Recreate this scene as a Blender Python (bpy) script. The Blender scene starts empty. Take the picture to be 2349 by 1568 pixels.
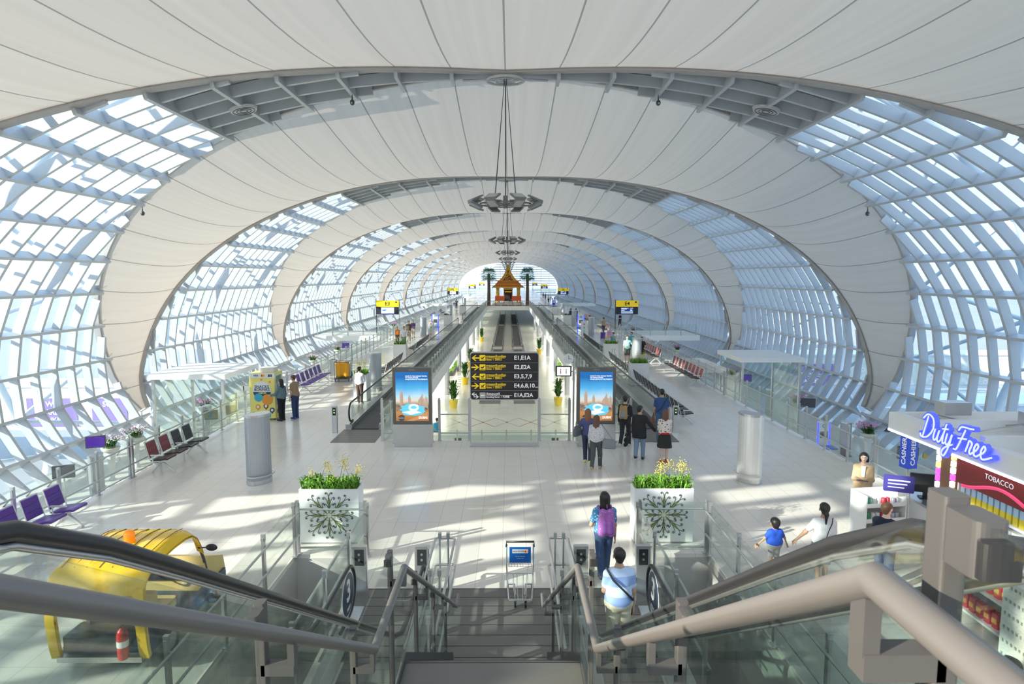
import bpy, bmesh, math, random
import numpy as np
from mathutils import Vector, Matrix, Euler
sin, cos, pi, rad = math.sin, math.cos, math.pi, math.radians
S = bpy.context.scene
COL = S.collection
random.seed(7)

# ------------------------------------------------------------------ camera, sky, sun, exposure
F_PX, VX, VY, CAM = 1450.0, 1167.0, 636.0, Vector((0.13, 0.0, 5.7))
th, ps = math.atan((784 - VY) / F_PX), math.atan((1174.5 - VX) / F_PX)
cd = bpy.data.cameras.new('camera'); cam = bpy.data.objects.new('camera', cd); COL.objects.link(cam)
cam.location = CAM; cam.rotation_euler = (pi / 2 - th, 0, -ps)
cd.sensor_width = 36; cd.lens = 36 * F_PX / 2349; cd.clip_start = 0.05; cd.clip_end = 2000
cd.dof.use_dof = True; cd.dof.focus_distance = 22; cd.dof.aperture_fstop = 11.0
S.camera = cam
S.view_settings.view_transform = 'Standard'; S.view_settings.look = 'None'
S.view_settings.gamma = 1; S.view_settings.use_curve_mapping = False
S.view_settings.exposure = 0.30
S.cycles.transparent_max_bounces = 32
S.cycles.max_bounces = 8; S.cycles.diffuse_bounces = 4; S.cycles.glossy_bounces = 3; S.cycles.transmission_bounces = 4
S.cycles.sample_clamp_indirect = 8

W = bpy.data.worlds.new('sky'); S.world = W; W.use_nodes = True
wn = W.node_tree.nodes; wl = W.node_tree.links; wn.clear()
tc = wn.new('ShaderNodeTexCoord'); sx = wn.new('ShaderNodeSeparateXYZ'); cr = wn.new('ShaderNodeValToRGB'); cz = wn.new('ShaderNodeValToRGB')
bg = wn.new('ShaderNodeBackground'); wo = wn.new('ShaderNodeOutputWorld'); dt = wn.new('ShaderNodeVectorMath'); dt.operation = 'DOT_PRODUCT'
mr = wn.new('ShaderNodeMapRange'); mr.inputs['From Min'].default_value = -1; mw = wn.new('ShaderNodeMix'); mw.data_type = 'RGBA'; mw.blend_type = 'MULTIPLY'; mw.inputs[0].default_value = 1
SUN_DIR = Vector((0.87, 0.5, -math.tan(rad(23)))).normalized()
dt.inputs[1].default_value = -SUN_DIR
wl.new(tc.outputs['Generated'], sx.inputs[0]); wl.new(tc.outputs['Generated'], dt.inputs[0]); wl.new(dt.outputs['Value'], mr.inputs[0]); wl.new(mr.outputs[0], cr.inputs[0])
wl.new(sx.outputs['Z'], cz.inputs[0]); wl.new(cr.outputs[0], mw.inputs[6]); wl.new(cz.outputs[0], mw.inputs[7]); wl.new(mw.outputs[2], bg.inputs[0]); wl.new(bg.outputs[0], wo.inputs[0])
cr.color_ramp.elements[0].color = (0.50, 0.62, 0.78, 1); cr.color_ramp.elements[1].color = (0.80, 0.79, 0.76, 1)
e_ = cr.color_ramp.elements.new(0.6); e_.color = (0.60, 0.66, 0.74, 1)
cz.color_ramp.elements[0].color = (1, 1, 1, 1); cz.color_ramp.elements[1].position = 0.8; cz.color_ramp.elements[1].color = (0.62, 0.82, 1, 1)
bg.inputs[1].default_value = 2.3
sl = bpy.data.lights.new('sun', 'SUN'); sun = bpy.data.objects.new('sun', sl); COL.objects.link(sun)
sl.energy = 9.5; sl.color = (1, 0.87, 0.68); sl.angle = rad(0.55)
sun.rotation_euler = SUN_DIR.to_track_quat('-Z', 'Y').to_euler()
sun.location = (-60, -20, 60)

# ------------------------------------------------------------------ helpers
_f = Vector((sin(ps) * cos(th), cos(ps) * cos(th), -sin(th))); _r = Vector((cos(ps), -sin(ps), 0)); _u = _r.cross(_f)
def ray(px, py): return _f + _r * ((px - 1174.5) / F_PX) - _u * ((py - 784) / F_PX)
def G(px, py, z=0.0):
    d = ray(px, py); return CAM + d * ((z - CAM.z) / d.z)

def mat(name, col, rough=0.5, metal=0.0, emit=None, estr=1.0, var=0.06, scale=3.0, alpha=None, bump=0.0, spec=0.5):
    m = bpy.data.materials.new(name); m.use_nodes = True
    n = m.node_tree.nodes; l = m.node_tree.links; b = n['Principled BSDF']
    c = (*col[:3], 1)
    b.inputs['Roughness'].default_value = rough; b.inputs['Metallic'].default_value = metal
    b.inputs['Specular IOR Level'].default_value = spec
    if var > 0 or bump > 0:
        t = n.new('ShaderNodeTexCoord'); no = n.new('ShaderNodeTexNoise'); no.inputs['Scale'].default_value = scale
        no.inputs['Detail'].default_value = 3
        l.new(t.outputs['Object'], no.inputs['Vector'])
        mx = n.new('ShaderNodeMix'); mx.data_type = 'RGBA'
        mx.inputs[6].default_value = tuple(x * (1 - var) for x in c[:3]) + (1,)
        mx.inputs[7].default_value = tuple(min(1, x * (1 + var)) for x in c[:3]) + (1,)
        l.new(no.outputs['Fac'], mx.inputs[0]); l.new(mx.outputs[2], b.inputs['Base Color'])
        if bump > 0:
            bp = n.new('ShaderNodeBump'); bp.inputs['Strength'].default_value = bump
            l.new(no.outputs['Fac'], bp.inputs['Height']); l.new(bp.outputs[0], b.inputs['Normal'])
    else: b.inputs['Base Color'].default_value = c
    if emit:
        b.inputs['Emission Color'].default_value = (*emit, 1); b.inputs['Emission Strength'].default_value = estr
    return m

def glass(name, tint, refl=0.06, rough=0.02):
    m = bpy.data.materials.new(name); m.use_nodes = True
    n = m.node_tree.nodes; l = m.node_tree.links; n.remove(n['Principled BSDF']); o = n['Material Output']
    t = n.new('ShaderNodeBsdfTransparent'); t.inputs[0].default_value = (*tint, 1)
    g = n.new('ShaderNodeBsdfGlossy'); g.inputs['Roughness'].default_value = rough
    fr = n.new('ShaderNodeLayerWeight'); fr.inputs[0].default_value = 0.25
    ma = n.new('ShaderNodeMath'); ma.operation = 'MULTIPLY_ADD'; ma.inputs[1].default_value = 0.30; ma.inputs[2].default_value = refl
    mx = n.new('ShaderNodeMixShader')
    l.new(fr.outputs['Facing'], ma.inputs[0]); l.new(ma.outputs[0], mx.inputs[0]); l.new(t.outputs[0], mx.inputs[1]); l.new(g.outputs[0], mx.inputs[2])
    l.new(mx.outputs[0], o.inputs[0]); return m

class MB:
    """collects shapes; build() links them as one mesh object"""
    def __init__(s): s.v = []; s.f = []; s.m = []; s.sm = []; s.uv = None
    def add(s, vs, fs, mi=0, smooth=False):
        o = len(s.v); s.v += [tuple(v) for v in vs]
        for f in fs: s.f.append([i + o for i in f]); s.m.append(mi); s.sm.append(smooth)
        return s
    def box(s, x0, y0, z0, x1, y1, z1, mi=0):
        v = [(x, y, z) for z in (z0, z1) for y in (y0, y1) for x in (x0, x1)]
        return s.add(v, [(0, 2, 3, 1), (4, 5, 7, 6), (0, 1, 5, 4), (2, 6, 7, 3), (0, 4, 6, 2), (1, 3, 7, 5)], mi)
    def bb(s, c, sz, mi=0, rot=None):
        """box by centre and size, optional rotation matrix about the centre"""
        v = [Vector((x * sz[0] / 2, y * sz[1] / 2, z * sz[2] / 2)) for z in (-1, 1) for y in (-1, 1) for x in (-1, 1)]
        if rot is not None: v = [rot @ a for a in v]
        v = [a + Vector(c) for a in v]
        return s.add(v, [(0, 2, 3, 1), (4, 5, 7, 6), (0, 1, 5, 4), (2, 6, 7, 3), (0, 4, 6, 2), (1, 3, 7, 5)], mi)
    def rbox(s, x0, y0, z0, x1, y1, z1, r=0.02, mi=0, n=3, axis='z'):
        """box whose edges along one axis are rounded"""
        def ring(a0, b0, a1, b1):
            p = []
            for (ca, cb, st) in ((a1 - r, b1 - r, 0), (a0 + r, b1 - r, 1), (a0 + r, b0 + r, 2), (a1 - r, b0 + r, 3)):
                for k in range(n + 1):
                    an = (st + k / n) * pi / 2; p.append((ca + r * cos(an), cb + r * sin(an)))
            return p
        if axis == 'z': P = ring(x0, y0, x1, y1); lo = [(a, b, z0) for a, b in P]; hi = [(a, b, z1) for a, b in P]
        elif axis == 'y': P = ring(x0, z0, x1, z1); lo = [(a, y1, b) for a, b in P]; hi = [(a, y0, b) for a, b in P]
        else: P = ring(y0, z0, y1, z1); lo = [(x0, a, b) for a, b in P]; hi = [(x1, a, b) for a, b in P]
        k = len(P); fs = [(i, (i + 1) % k, (i + 1) % k + k, i + k) for i in range(k)] + [tuple(reversed(range(k))), tuple(range(k, 2 * k))]
        return s.add(lo + hi, fs, mi)
    def cyl(s, p0, p1, r0, r1=None, n=12, mi=0, caps=True, smooth=True):
        r1 = r0 if r1 is None else r1; p0 = Vector(p0); p1 = Vector(p1); d = (p1 - p0).normalized()
        a = d.orthogonal().normalized(); b = d.cross(a)
        v = [p + (a * cos(2 * pi * i / n) + b * sin(2 * pi * i / n)) * r for p, r in ((p0, r0), (p1, r1)) for i in range(n)]
        s.add(v, [(i, (i + 1) % n, (i + 1) % n + n, i + n) for i in range(n)], mi, smooth)
        if caps: s.add(v, [tuple(reversed(range(n))), tuple(range(n, 2 * n))], mi)
        return s
    def tube(s, pts, r, n=8, mi=0, closed=False, smooth=True):
        """round tube along a polyline; r may be a list"""
        P = [Vector(p) for p in pts]; k = len(P); rr = r if isinstance(r, (list, tuple)) else [r] * k
        vs = []; ref = None
        for i in range(k):
            if closed: d = (P[(i + 1) % k] - P[i - 1])
            else: d = P[min(i + 1, k - 1)] - P[max(i - 1, 0)]
            d = d.normalized() if d.length > 0 else Vector((0, 0, 1))
            if ref is None: ref = d.orthogonal().normalized()
            ref = (ref - d * ref.dot(d))
            ref = ref.normalized() if ref.length > 1e-6 else d.orthogonal().normalized()
            b = d.cross(ref)
            sc = 1.0
            if 0 < i < k - 1:
                a1 = (P[i] - P[i - 1]); a2 = (P[i + 1] - P[i])
                if a1.length > 0 and a2.length > 0: sc = 1 / max(0.5, cos(a1.angle(a2) / 2))
            vs += [P[i] + (ref * cos(2 * pi * j / n) + b * sin(2 * pi * j / n)) * rr[i] * (sc if sc < 1.3 else 1.15) for j in range(n)]
        fs = []
        for i in range(k if closed else k - 1):
            a = i * n; c = ((i + 1) % k) * n
            fs += [(a + j, a + (j + 1) % n, c + (j + 1) % n, c + j) for j in range(n)]
        s.add(vs, fs, mi, smooth)
        if not closed: s.add(vs, [tuple(reversed(range(n))), tuple(range((k - 1) * n, k * n))], mi)
        return s
    def ribbon(s, pts, nrm, w, h, mi=0):
        """rectangular bar swept along pts; nrm = per-point normal (height direction)"""
        P = [Vector(p) for p in pts]; k = len(P); vs = []
        for i in range(k):
            d = (P[min(i + 1, k - 1)] - P[max(i - 1, 0)]).normalized(); N = Vector(nrm[i] if isinstance(nrm, list) else nrm)
            b = d.cross(N).normalized(); N = b.cross(d)
            for (a, c) in ((-1, 0), (1, 0), (1, 1), (-1, 1)): vs.append(P[i] + b * (a * w / 2) + N * (c * h))
        fs = []
        for i in range(k - 1):
            a = i * 4; c = a + 4; fs += [(a + j, a + (j + 1) % 4, c + (j + 1) % 4, c + j) for j in range(4)]
        fs += [(3, 2, 1, 0), tuple(range(4 * k - 4, 4 * k))]
        return s.add(vs, fs, mi)
    def prism(s, pts, p0, ax, ay, d, mi=0):
        """polygon pts (a,b) in axes ax, ay at p0, extruded by vector d"""
        p0 = Vector(p0); ax = Vector(ax); ay = Vector(ay); d = Vector(d); k = len(pts)
        lo = [p0 + ax * a + ay * b for a, b in pts]; hi = [p + d for p in lo]
        return s.add(lo + hi, [(i, (i + 1) % k, (i + 1) % k + k, i + k) for i in range(k)] + [tuple(reversed(range(k))), tuple(range(k, 2 * k))], mi)
    def lathe(s, pr, c=(0, 0, 0), n=20, mi=0, sx=1, sy=1, smooth=True):
        vs = [(c[0] + r * cos(2 * pi * j / n) * sx, c[1] + r * sin(2 * pi * j / n) * sy, c[2] + z) for r, z in pr for j in range(n)]
        fs = [(i * n + j, i * n + (j + 1) % n, (i + 1) * n + (j + 1) % n, (i + 1) * n + j) for i in range(len(pr) - 1) for j in range(n)]
        s.add(vs, fs, mi, smooth); s.add(vs, [tuple(reversed(range(n))), tuple(range((len(pr) - 1) * n, len(pr) * n))], mi); return s
    def ell(s, c, r, mi=0, n=12, m=8):
        vs = []; fs = []
        for i in range(1, m):
            a = pi * i / m
            vs += [(c[0] + r[0] * sin(a) * cos(2 * pi * j / n), c[1] + r[1] * sin(a) * sin(2 * pi * j / n), c[2] + r[2] * cos(a)) for j in range(n)]
        for i in range(m - 2): fs += [(i * n + j, (i + 1) * n + j, (i + 1) * n + (j + 1) % n, i * n + (j + 1) % n) for j in range(n)]
        t = len(vs); vs += [(c[0], c[1], c[2] + r[2]), (c[0], c[1], c[2] - r[2])]
        fs += [(t, j, (j + 1) % n) for j in range(n)] + [(t + 1, (m - 2) * n + (j + 1) % n, (m - 2) * n + j) for j in range(n)]
        return s.add(vs, fs, mi, True)
    def mesh(s, name, mats):
        me = bpy.data.meshes.new(name); me.from_pydata(s.v, [], s.f)
        for m in (mats if isinstance(mats, (list, tuple)) else [mats]): me.materials.append(m)
        me.polygons.foreach_set('material_index', s.m); me.polygons.foreach_set('use_smooth', s.sm)
        me.update(); return me
    def build(s, name, mats, parent=None, loc=None, rz=0, **tags):
        o = bpy.data.objects.new(name, s.mesh(name, mats)); COL.objects.link(o)
        if parent is not None: o.parent = parent
        if loc is not None: o.location = loc
        if rz: o.rotation_euler.z = rz
        tag(o, **tags); return o

def tag(o, label=None, cat=None, group=None, kind=None):
    if label: o['label'] = label
    if cat: o['category'] = cat
    if group: o['group'] = group
    if kind: o['kind'] = kind
    return o
def thing(name, label, cat, loc=(0, 0, 0), rz=0, group=None):
    o = bpy.data.objects.new(name, None); COL.objects.link(o); o.empty_display_size = 0.1
    o.location = loc; o.rotation_euler.z = rz; tag(o, label, cat, group); return o
def copy_tree(o, parent=None):
    c = o.copy(); COL.objects.link(c); c.parent = parent
    for ch in [x for x in KIDS(o)]: copy_tree(ch, c)
    return c
def KIDS(o): return list(o.children)
def dup(o, loc, rz=0, label=None, group=None, scale=None):
    c = copy_tree(o); c.location = loc; c.rotation_euler.z = rz
    if label: c['label'] = label
    if group: c['group'] = group
    if scale: c.scale = (scale,) * 3 if not isinstance(scale, (tuple, list)) else scale
    return c
def text(body, size, mt, parent=None, loc=(0, 0, 0), rot=(pi / 2, 0, 0), name='lettering', ext=0.004, align='CENTER', bold=0.0, sx=1.0, shear=0.0, valign='CENTER', **tags):
    cu = bpy.data.curves.new(name, 'FONT'); cu.body = body; cu.size = size; cu.extrude = ext; cu.align_x = align; cu.align_y = valign
    cu.offset = bold; cu.shear = shear; cu.resolution_u = 3
    cu.materials.append(mt); o = bpy.data.objects.new(name, cu); COL.objects.link(o)
    o.location = loc; o.rotation_euler = rot; o.scale = (sx, 1, 1)
    bpy.context.view_layer.update()
    me = bpy.data.meshes.new_from_object(o.evaluated_get(bpy.context.evaluated_depsgraph_get()))
    o2 = bpy.data.objects.new(name, me); o2.location = loc; o2.rotation_euler = rot; o2.scale = (sx, 1, 1)
    bpy.data.objects.remove(o); bpy.data.curves.remove(cu); o2.name = name; COL.objects.link(o2)
    if parent is not None: o2.parent = parent
    tag(o2, **tags); return o2

# ------------------------------------------------------------------ materials
M = {}
M['steel'] = mat('grey painted steel', (0.50, 0.50, 0.51), 0.45, 0.0)
M['rim'] = mat('warm grey steel', (0.42, 0.40, 0.39), 0.5)
M['mull'] = mat('pale aluminium mullion', (0.53, 0.55, 0.58), 0.4, 0.15)
M['inox'] = mat('brushed stainless steel', (0.62, 0.62, 0.62), 0.28, 0.85, var=0.04)
M['railtube'] = mat('satin grey handrail', (0.225, 0.212, 0.208), 0.36, 0.4, var=0.04)
M['post'] = mat('grey powder coated post', (0.094, 0.091, 0.093), 0.45, 0.2, var=0.05)
M['white'] = mat('white paint', (0.80, 0.80, 0.79), 0.4)
M['black'] = mat('black rubber', (0.025, 0.025, 0.028), 0.35)
M['darkgrey'] = mat('dark grey metal', (0.10, 0.10, 0.11), 0.4, 0.3)
M['concrete'] = mat('raw concrete', (0.52, 0.50, 0.47), 0.8, var=0.15, scale=1.2)
M['panel'] = mat('grey roof panel', (0.46, 0.47, 0.45), 0.7)
M['tubes'] = mat('white outdoor truss paint', (0.78, 0.80, 0.82), 0.5)
M['apron'] = mat('sunlit apron concrete', (0.36, 0.365, 0.37), 0.9, var=0.15, scale=0.05)
M['gl'] = glass('clear facade glass', (0.72, 0.85, 0.96), 0.03)
M['bal'] = glass('pale green balustrade glass', (0.945, 0.975, 0.962), 0.03)
M['frost'] = mat('frosted green glass', (0.62, 0.75, 0.70), 0.3)

def membrane_mat():
    m = bpy.data.materials.new('white stretched membrane'); m.use_nodes = True
    n = m.node_tree.nodes; l = m.node_tree.links; n.remove(n['Principled BSDF']); o = n['Material Output']
    uv = n.new('ShaderNodeUVMap'); sp = n.new('ShaderNodeSeparateXYZ'); l.new(uv.outputs[0], sp.inputs[0])
    pp = n.new('ShaderNodeMath'); pp.operation = 'PINGPONG'; pp.inputs[1].default_value = 0.5; l.new(sp.outputs[0], pp.inputs[0])
    lt = n.new('ShaderNodeMath'); lt.operation = 'LESS_THAN'; lt.inputs[1].default_value = 0.013; l.new(pp.outputs[0], lt.inputs[0])
    no = n.new('ShaderNodeTexNoise'); no.inputs['Scale'].default_value = 1.0; no.inputs['Detail'].default_value = 4
    mp = n.new('ShaderNodeMapping'); mp.inputs['Scale'].default_value = (6, 0.35, 1); l.new(uv.outputs[0], mp.inputs[0]); l.new(mp.outputs[0], no.inputs['Vector'])
    c1 = n.new('ShaderNodeMix'); c1.data_type = 'RGBA'; c1.inputs[6].default_value = (0.48, 0.458, 0.43, 1); c1.inputs[7].default_value = (0.60, 0.572, 0.54, 1)
    l.new(no.outputs['Fac'], c1.inputs[0])
    c2 = n.new('ShaderNodeMix'); c2.data_type = 'RGBA'; c2.inputs[7].default_value = (0.26, 0.26, 0.25, 1)
    l.new(lt.outputs[0], c2.inputs[0]); l.new(c1.outputs[2], c2.inputs[6])
    d = n.new('ShaderNodeBsdfDiffuse'); t = n.new('ShaderNodeBsdfTranslucent'); mx = n.new('ShaderNodeMixShader'); mx.inputs[0].default_value = 0.2
    l.new(c2.outputs[2], d.inputs[0]); l.new(c2.outputs[2], t.inputs[0]); l.new(d.outputs[0], mx.inputs[1]); l.new(t.outputs[0], mx.inputs[2]); l.new(mx.outputs[0], o.inputs[0])
    return m
M['memb'] = membrane_mat()

def floor_mat(name, c1, c2, joint, bw, bh, rough=0.12, ms=0.006):
    m = bpy.data.materials.new(name); m.use_nodes = True
    n = m.node_tree.nodes; l = m.node_tree.links; b = n['Principled BSDF']
    t = n.new('ShaderNodeTexCoord'); br = n.new('ShaderNodeTexBrick'); br.offset = 0
    br.inputs['Scale'].default_value = 1; br.inputs['Brick Width'].default_value = bw; br.inputs['Row Height'].default_value = bh
    br.inputs['Mortar Size'].default_value = ms; br.inputs['Mortar Smooth'].default_value = 0.3
    br.inputs['Color1'].default_value = (*c1, 1); br.inputs['Color2'].default_value = (*c2, 1); br.inputs['Mortar'].default_value = (*joint, 1)
    mp = n.new('ShaderNodeMapping'); mp.inputs['Location'].default_value = (bw / 2 if bw > 5 else 0, 0, 0); l.new(t.outputs['Object'], mp.inputs[0]); l.new(mp.outputs[0], br.inputs['Vector'])
    no = n.new('ShaderNodeTexNoise'); no.inputs['Scale'].default_value = 1.5; l.new(t.outputs['Object'], no.inputs['Vector'])
    mx = n.new('ShaderNodeMix'); mx.data_type = 'RGBA'; mx.blend_type = 'MULTIPLY'; mx.inputs[0].default_value = 1
    rp = n.new('ShaderNodeValToRGB'); rp.color_ramp.elements[0].color = (0.93, 0.93, 0.93, 1); rp.color_ramp.elements[1].color = (1, 1, 1, 1)
    l.new(no.outputs['Fac'], rp.inputs[0]); l.new(br.outputs['Color'], mx.inputs[6]); l.new(rp.outputs[0], mx.inputs[7]); l.new(mx.outputs[2], b.inputs['Base Color'])
    mr = n.new('ShaderNodeMapRange'); mr.inputs['To Min'].default_value = rough; mr.inputs['To Max'].default_value = rough + 0.1
    l.new(no.outputs['Fac'], mr.inputs[0]); l.new(mr.outputs[0], b.inputs['Roughness'])
    return m
M['floor'] = floor_mat('polished cream floor tile', (0.82, 0.765, 0.70), (0.795, 0.74, 0.675), (0.56, 0.53, 0.49), 0.5, 1.1)
M['lowfloor'] = floor_mat('polished lower floor tile', (0.74, 0.72, 0.64), (0.70, 0.69, 0.61), (0.55, 0.54, 0.48), 0.6, 0.6)
M['plank'] = floor_mat('dark ribbed metal plank', (0.165, 0.15, 0.142), (0.18, 0.165, 0.155), (0.02, 0.02, 0.02), 12.0, 0.30, 0.32, 0.012)

# ------------------------------------------------------------------ the hall: arches, membranes, glazing
A_, W_, ZC, EX, EZ, TB, Y1, PB, E_, D0, Q_ = 13.887, 23.718, 0.09, 0.909, 9.173, 1.859, 26.172, 26.0, 0.265, 0.3, 0.573
TF = 2.036
def prof(t):
    a = abs(t); s_, c_ = sin(a), cos(a)
    x = W_ * max(s_, 0) ** EX; z = ZC + (A_ - ZC) * c_ ** EX if c_ >= 0 else ZC - EZ * -c_
    return math.copysign(x, t), z
ZL = prof(TB)[1]
def half(z):
    tt = min(max((A_ - z) / (A_ - ZL), 0), 1); return (PB / 2 - D0) + (E_ - (PB / 2 - D0)) * tt ** Q_
_N = 2400
_tt = [TF * i / _N for i in range(_N + 1)]; _pp = [prof(t) for t in _tt]; _arc = [0.0]
for i in range(_N): _arc.append(_arc[-1] + math.hypot(_pp[i + 1][0] - _pp[i][0], _pp[i + 1][1] - _pp[i][1]))
def t_at(arc):
    a = abs(arc); t = float(np.interp(a, _arc, _tt)); return math.copysign(t, arc)
ARC_L, ARC_F, NODE = float(np.interp(TB, _tt, _arc)), _arc[-1], 2.115
def nrm(t):
    """inward profile normal"""
    e = 1e-3; t = t if abs(t) > 1e-2 else 1e-2 if t >= 0 else -1e-2
    a = prof(t - e); b = prof(t + e); d = Vector((b[0] - a[0], 0, b[1] - a[1])).normalized()
    N = Vector((d.z, 0, -d.x)); c = Vector((-a[0], 0, 3 - a[1]))
    N = N if N.dot(c) > 0 else -N
    return Vector((0, 0, -1)) if abs(t) <= 1.01e-2 else N

def mid(k): return Y1 + PB / 2 + PB * (k - 1)      # middle of membrane bay k ; glass bay k is centred on mid(k) - PB/2
def membrane_mesh():
    nu, nv = 96, 14; vs = []; fs = []; uvs = []
    for i in range(nu + 1):
        ar = -ARC_L + 2 * ARC_L * i / nu; t = t_at(ar); x, z = prof(t); h = half(z); N = nrm(t) if abs(t) > 0.02 else Vector((0, 0, -1))
        for j in range(nv + 1):
            v = -1 + 2 * j / nv; s_ = 0.105 * h * (1 - v * v)
            p = Vector((x, h * v, z)) + N * (s_ + 0.05); vs.append(p); uvs.append((ar / NODE, v))
    for i in range(nu):
        for j in range(nv):
            a = i * (nv + 1) + j; fs.append((a, a + 1, a + nv + 2, a + nv + 1))
    me = bpy.data.meshes.new('membrane'); me.from_pydata(vs, [], fs); me.materials.append(M['memb'])
    ul = me.uv_layers.new(name='UVMap')
    for p in me.polygons:
        p.use_smooth = True
        for li in p.loop_indices: ul.data[li].uv = uvs[me.loops[li].vertex_index]
    return me
MEMB = membrane_mesh()
def arch_mesh(sg, big=False):
    """steel arch along one edge of a membrane bay; sg=-1 near edge, +1 far edge (local Y measured from bay middle)"""
    b = MB(); pts = []; ns = []
    n = 80
    for i in range(n + 1):
        ar = -ARC_L + 2 * ARC_L * i / n; t = t_at(ar); x, z = prof(t); h = half(z); N = nrm(t)
        pts.append(Vector((x, sg * (h + 0.05), z)) - N * (0.47 if sg > 0 else 0.30)); ns.append(N)
    w_, h_, f_ = (0.18, 0.62, 0.40) if sg > 0 else (0.10, 0.34, 0.16)
    b.ribbon(pts, ns, w_, h_)
    b.ribbon([p + n_ * h_ for p, n_ in zip(pts, ns)], ns, f_, 0.05)
    for i in range(-15, 16):
        t = t_at(i * NODE); x, z = prof(t); N = nrm(t); h = half(z)
        p = Vector((x, sg * (h + 0.05), z)) - N * 0.3
        b.bb(p + N * 0.12, (0.10, 0.14, 0.42), 0, Matrix.Rotation(-math.atan2(N.x, -N.z), 3, 'Y'))
        tdir = Vector((-N.z, 0, N.x))
        for q in (-1, 1): b.cyl(p + N * 0.3, p + N * 0.26 + tdir * 0.35 * q + Vector((0, -sg * 0.22, 0)), 0.02, n=5)
    return b.mesh('arch', M['rim'])
ARCH = {-1: arch_mesh(-1), 1: arch_mesh(1)}
OPQ = 6 * NODE
def gh(z): return PB / 2 - half(z)        # half width of a glass bay at height z
def glaze_meshes(side):
    """glass, mullions, opaque roof panels for one side of a glass bay, local Y from bay middle"""
    g = MB(); pn = MB(); fr = MB(); na = 34
    rows = [i * ARC_F / na for i in range(na + 1)]
    rows = sorted(set([round(r, 4) for r in rows if abs(r - OPQ) > 0.4] + [OPQ]))
    P = []
    for ar in rows:
        t = side * t_at(ar); x, z = prof(t); P.append((x, z, gh(z), nrm(t)))
    for i in range(len(rows) - 1):
        if i == 0: continue
        x0, z0, h0, n0 = P[i]; x1, z1, h1, n1 = P[i + 1]
        tgt = g if rows[i] >= OPQ - 0.01 else pn
        a = Vector((x0, 0, z0)) - n0 * 0.12; c = Vector((x1, 0, z1)) - n1 * 0.12; Y = Vector((0, 1, 0))
        tgt.add([a - Y * h0, a + Y * h0, c + Y * h1, c - Y * h1], [(0, 1, 2, 3)])
    # transoms
    k = 1
    while k * NODE < ARC_F:
        t = side * t_at(k * NODE); x, z = prof(t); N = nrm(t); h = gh(z); p = Vector((x, 0, z)) - N * 0.1
        h = max(h - 0.12, 0.05); fr.ribbon([p + Vector((0, -h, 0)), p + Vector((0, h, 0))], [N, N], 0.14, 0.52)
        k += 1
    # mullions at constant Y
    stp = 1.3
    for j in range(-9, 10):
        y = j * stp + 0.0
        # find where the bay becomes wide enough
        ars = [ARC_F * i / 120 for i in range(121)]
        ars = [a for a in ars if gh(prof(t_at(a))[1]) >= abs(y) + 0.1]
        if len(ars) < 2: continue
        ks = [ars[0]] + [q * NODE for q in range(1, 17) if ars[0] + 0.2 < q * NODE < ars[-1] - 0.2] + [ars[-1]]
        pts = []; ns = []
        for a in ks:
            t = side * t_at(a); x, z = prof(t); N = nrm(t); pts.append(Vector((x, y, z)) - N * 0.1); ns.append(N)
        fr.ribbon(pts, ns, 0.16, 0.42)
    return g.mesh('glazing', M['gl']), fr.mesh('mullions', M['mull']), pn.mesh('roof panels', M['panel'])
GLZ = {s_: glaze_meshes(s_) for s_ in (-1, 1)}
def truss_mesh(side):
    """outdoor tubular truss standing outside one side of a glass bay"""
    b = MB(); ch = []; a_ = []
    for k in range(3, 17):
        ar = min(k * NODE, ARC_F); t = side * t_at(ar); x, z = prof(t); N = nrm(t)
        off = 2.2 * sin(pi * min(1, (k - 2) / 14)) ** 0.6 + 0.5
        ch.append(Vector((x, 0, z)) - N * off); a_.append((Vector((x, 0, z)) - N * 0.5, gh(z)))
    for q in (-1, 1):
        pts = [c + Vector((0, q * max(0.4, a_[i][1] * 0.45), 0)) for i, c in enumerate(ch)]
        b.tube(pts, 0.22, 10)
        for i in range(0, len(ch) - 1):
            w0 = a_[i][1]; w1 = a_[i + 1][1]
            e0 = a_[i][0] + Vector((0, q * w0 * 0.97, 0)); e1 = a_[i + 1][0] + Vector((0, q * w1 * 0.97, 0))
            if i % 2 == 0: b.cyl(pts[i], e1, 0.11, n=8)
            else: b.cyl(e0, pts[i + 1], 0.11, n=8)
    for i in range(0, len(ch) - 1, 2):
        p = [c + Vector((0, q * max(0.4, a_[j][1] * 0.45), 0)) for j, c in ((i, ch[i]), (i + 1, ch[i + 1])) for q in (-1, 1)]
        b.cyl(p[0], p[3], 0.09, n=8); b.cyl(p[1], p[0], 0.09, n=8)
    lo = ch[-1]; b.cyl(lo + Vector((0, 5, 0)), (lo.x + side * 1.5, 5, -9), 0.3, n=12); b.cyl(lo + Vector((0, -5, 0)), (lo.x + side * 1.5, -5, -9), 0.3, n=12)
    return b.mesh('truss', M['tubes'])
TRUSS = {s_: truss_mesh(s_) for s_ in (-1, 1)}
def link(name, me, loc=(0, 0, 0), parent=None, **t):
    o = bpy.data.objects.new(name, me); COL.objects.link(o); o.location = loc
    if parent: o.parent = parent
    tag(o, **t); return o
NB = 11
wi = 0; ti = 0
for k in range(0, NB + 1):
    link('ceiling', MEMB, (0, mid(k), 0), kind='structure')
    for sg in (-1, 1):
        ti += 1; link('trim_%d' % ti, ARCH[sg], (0, mid(k), 0), kind='structure')
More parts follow.
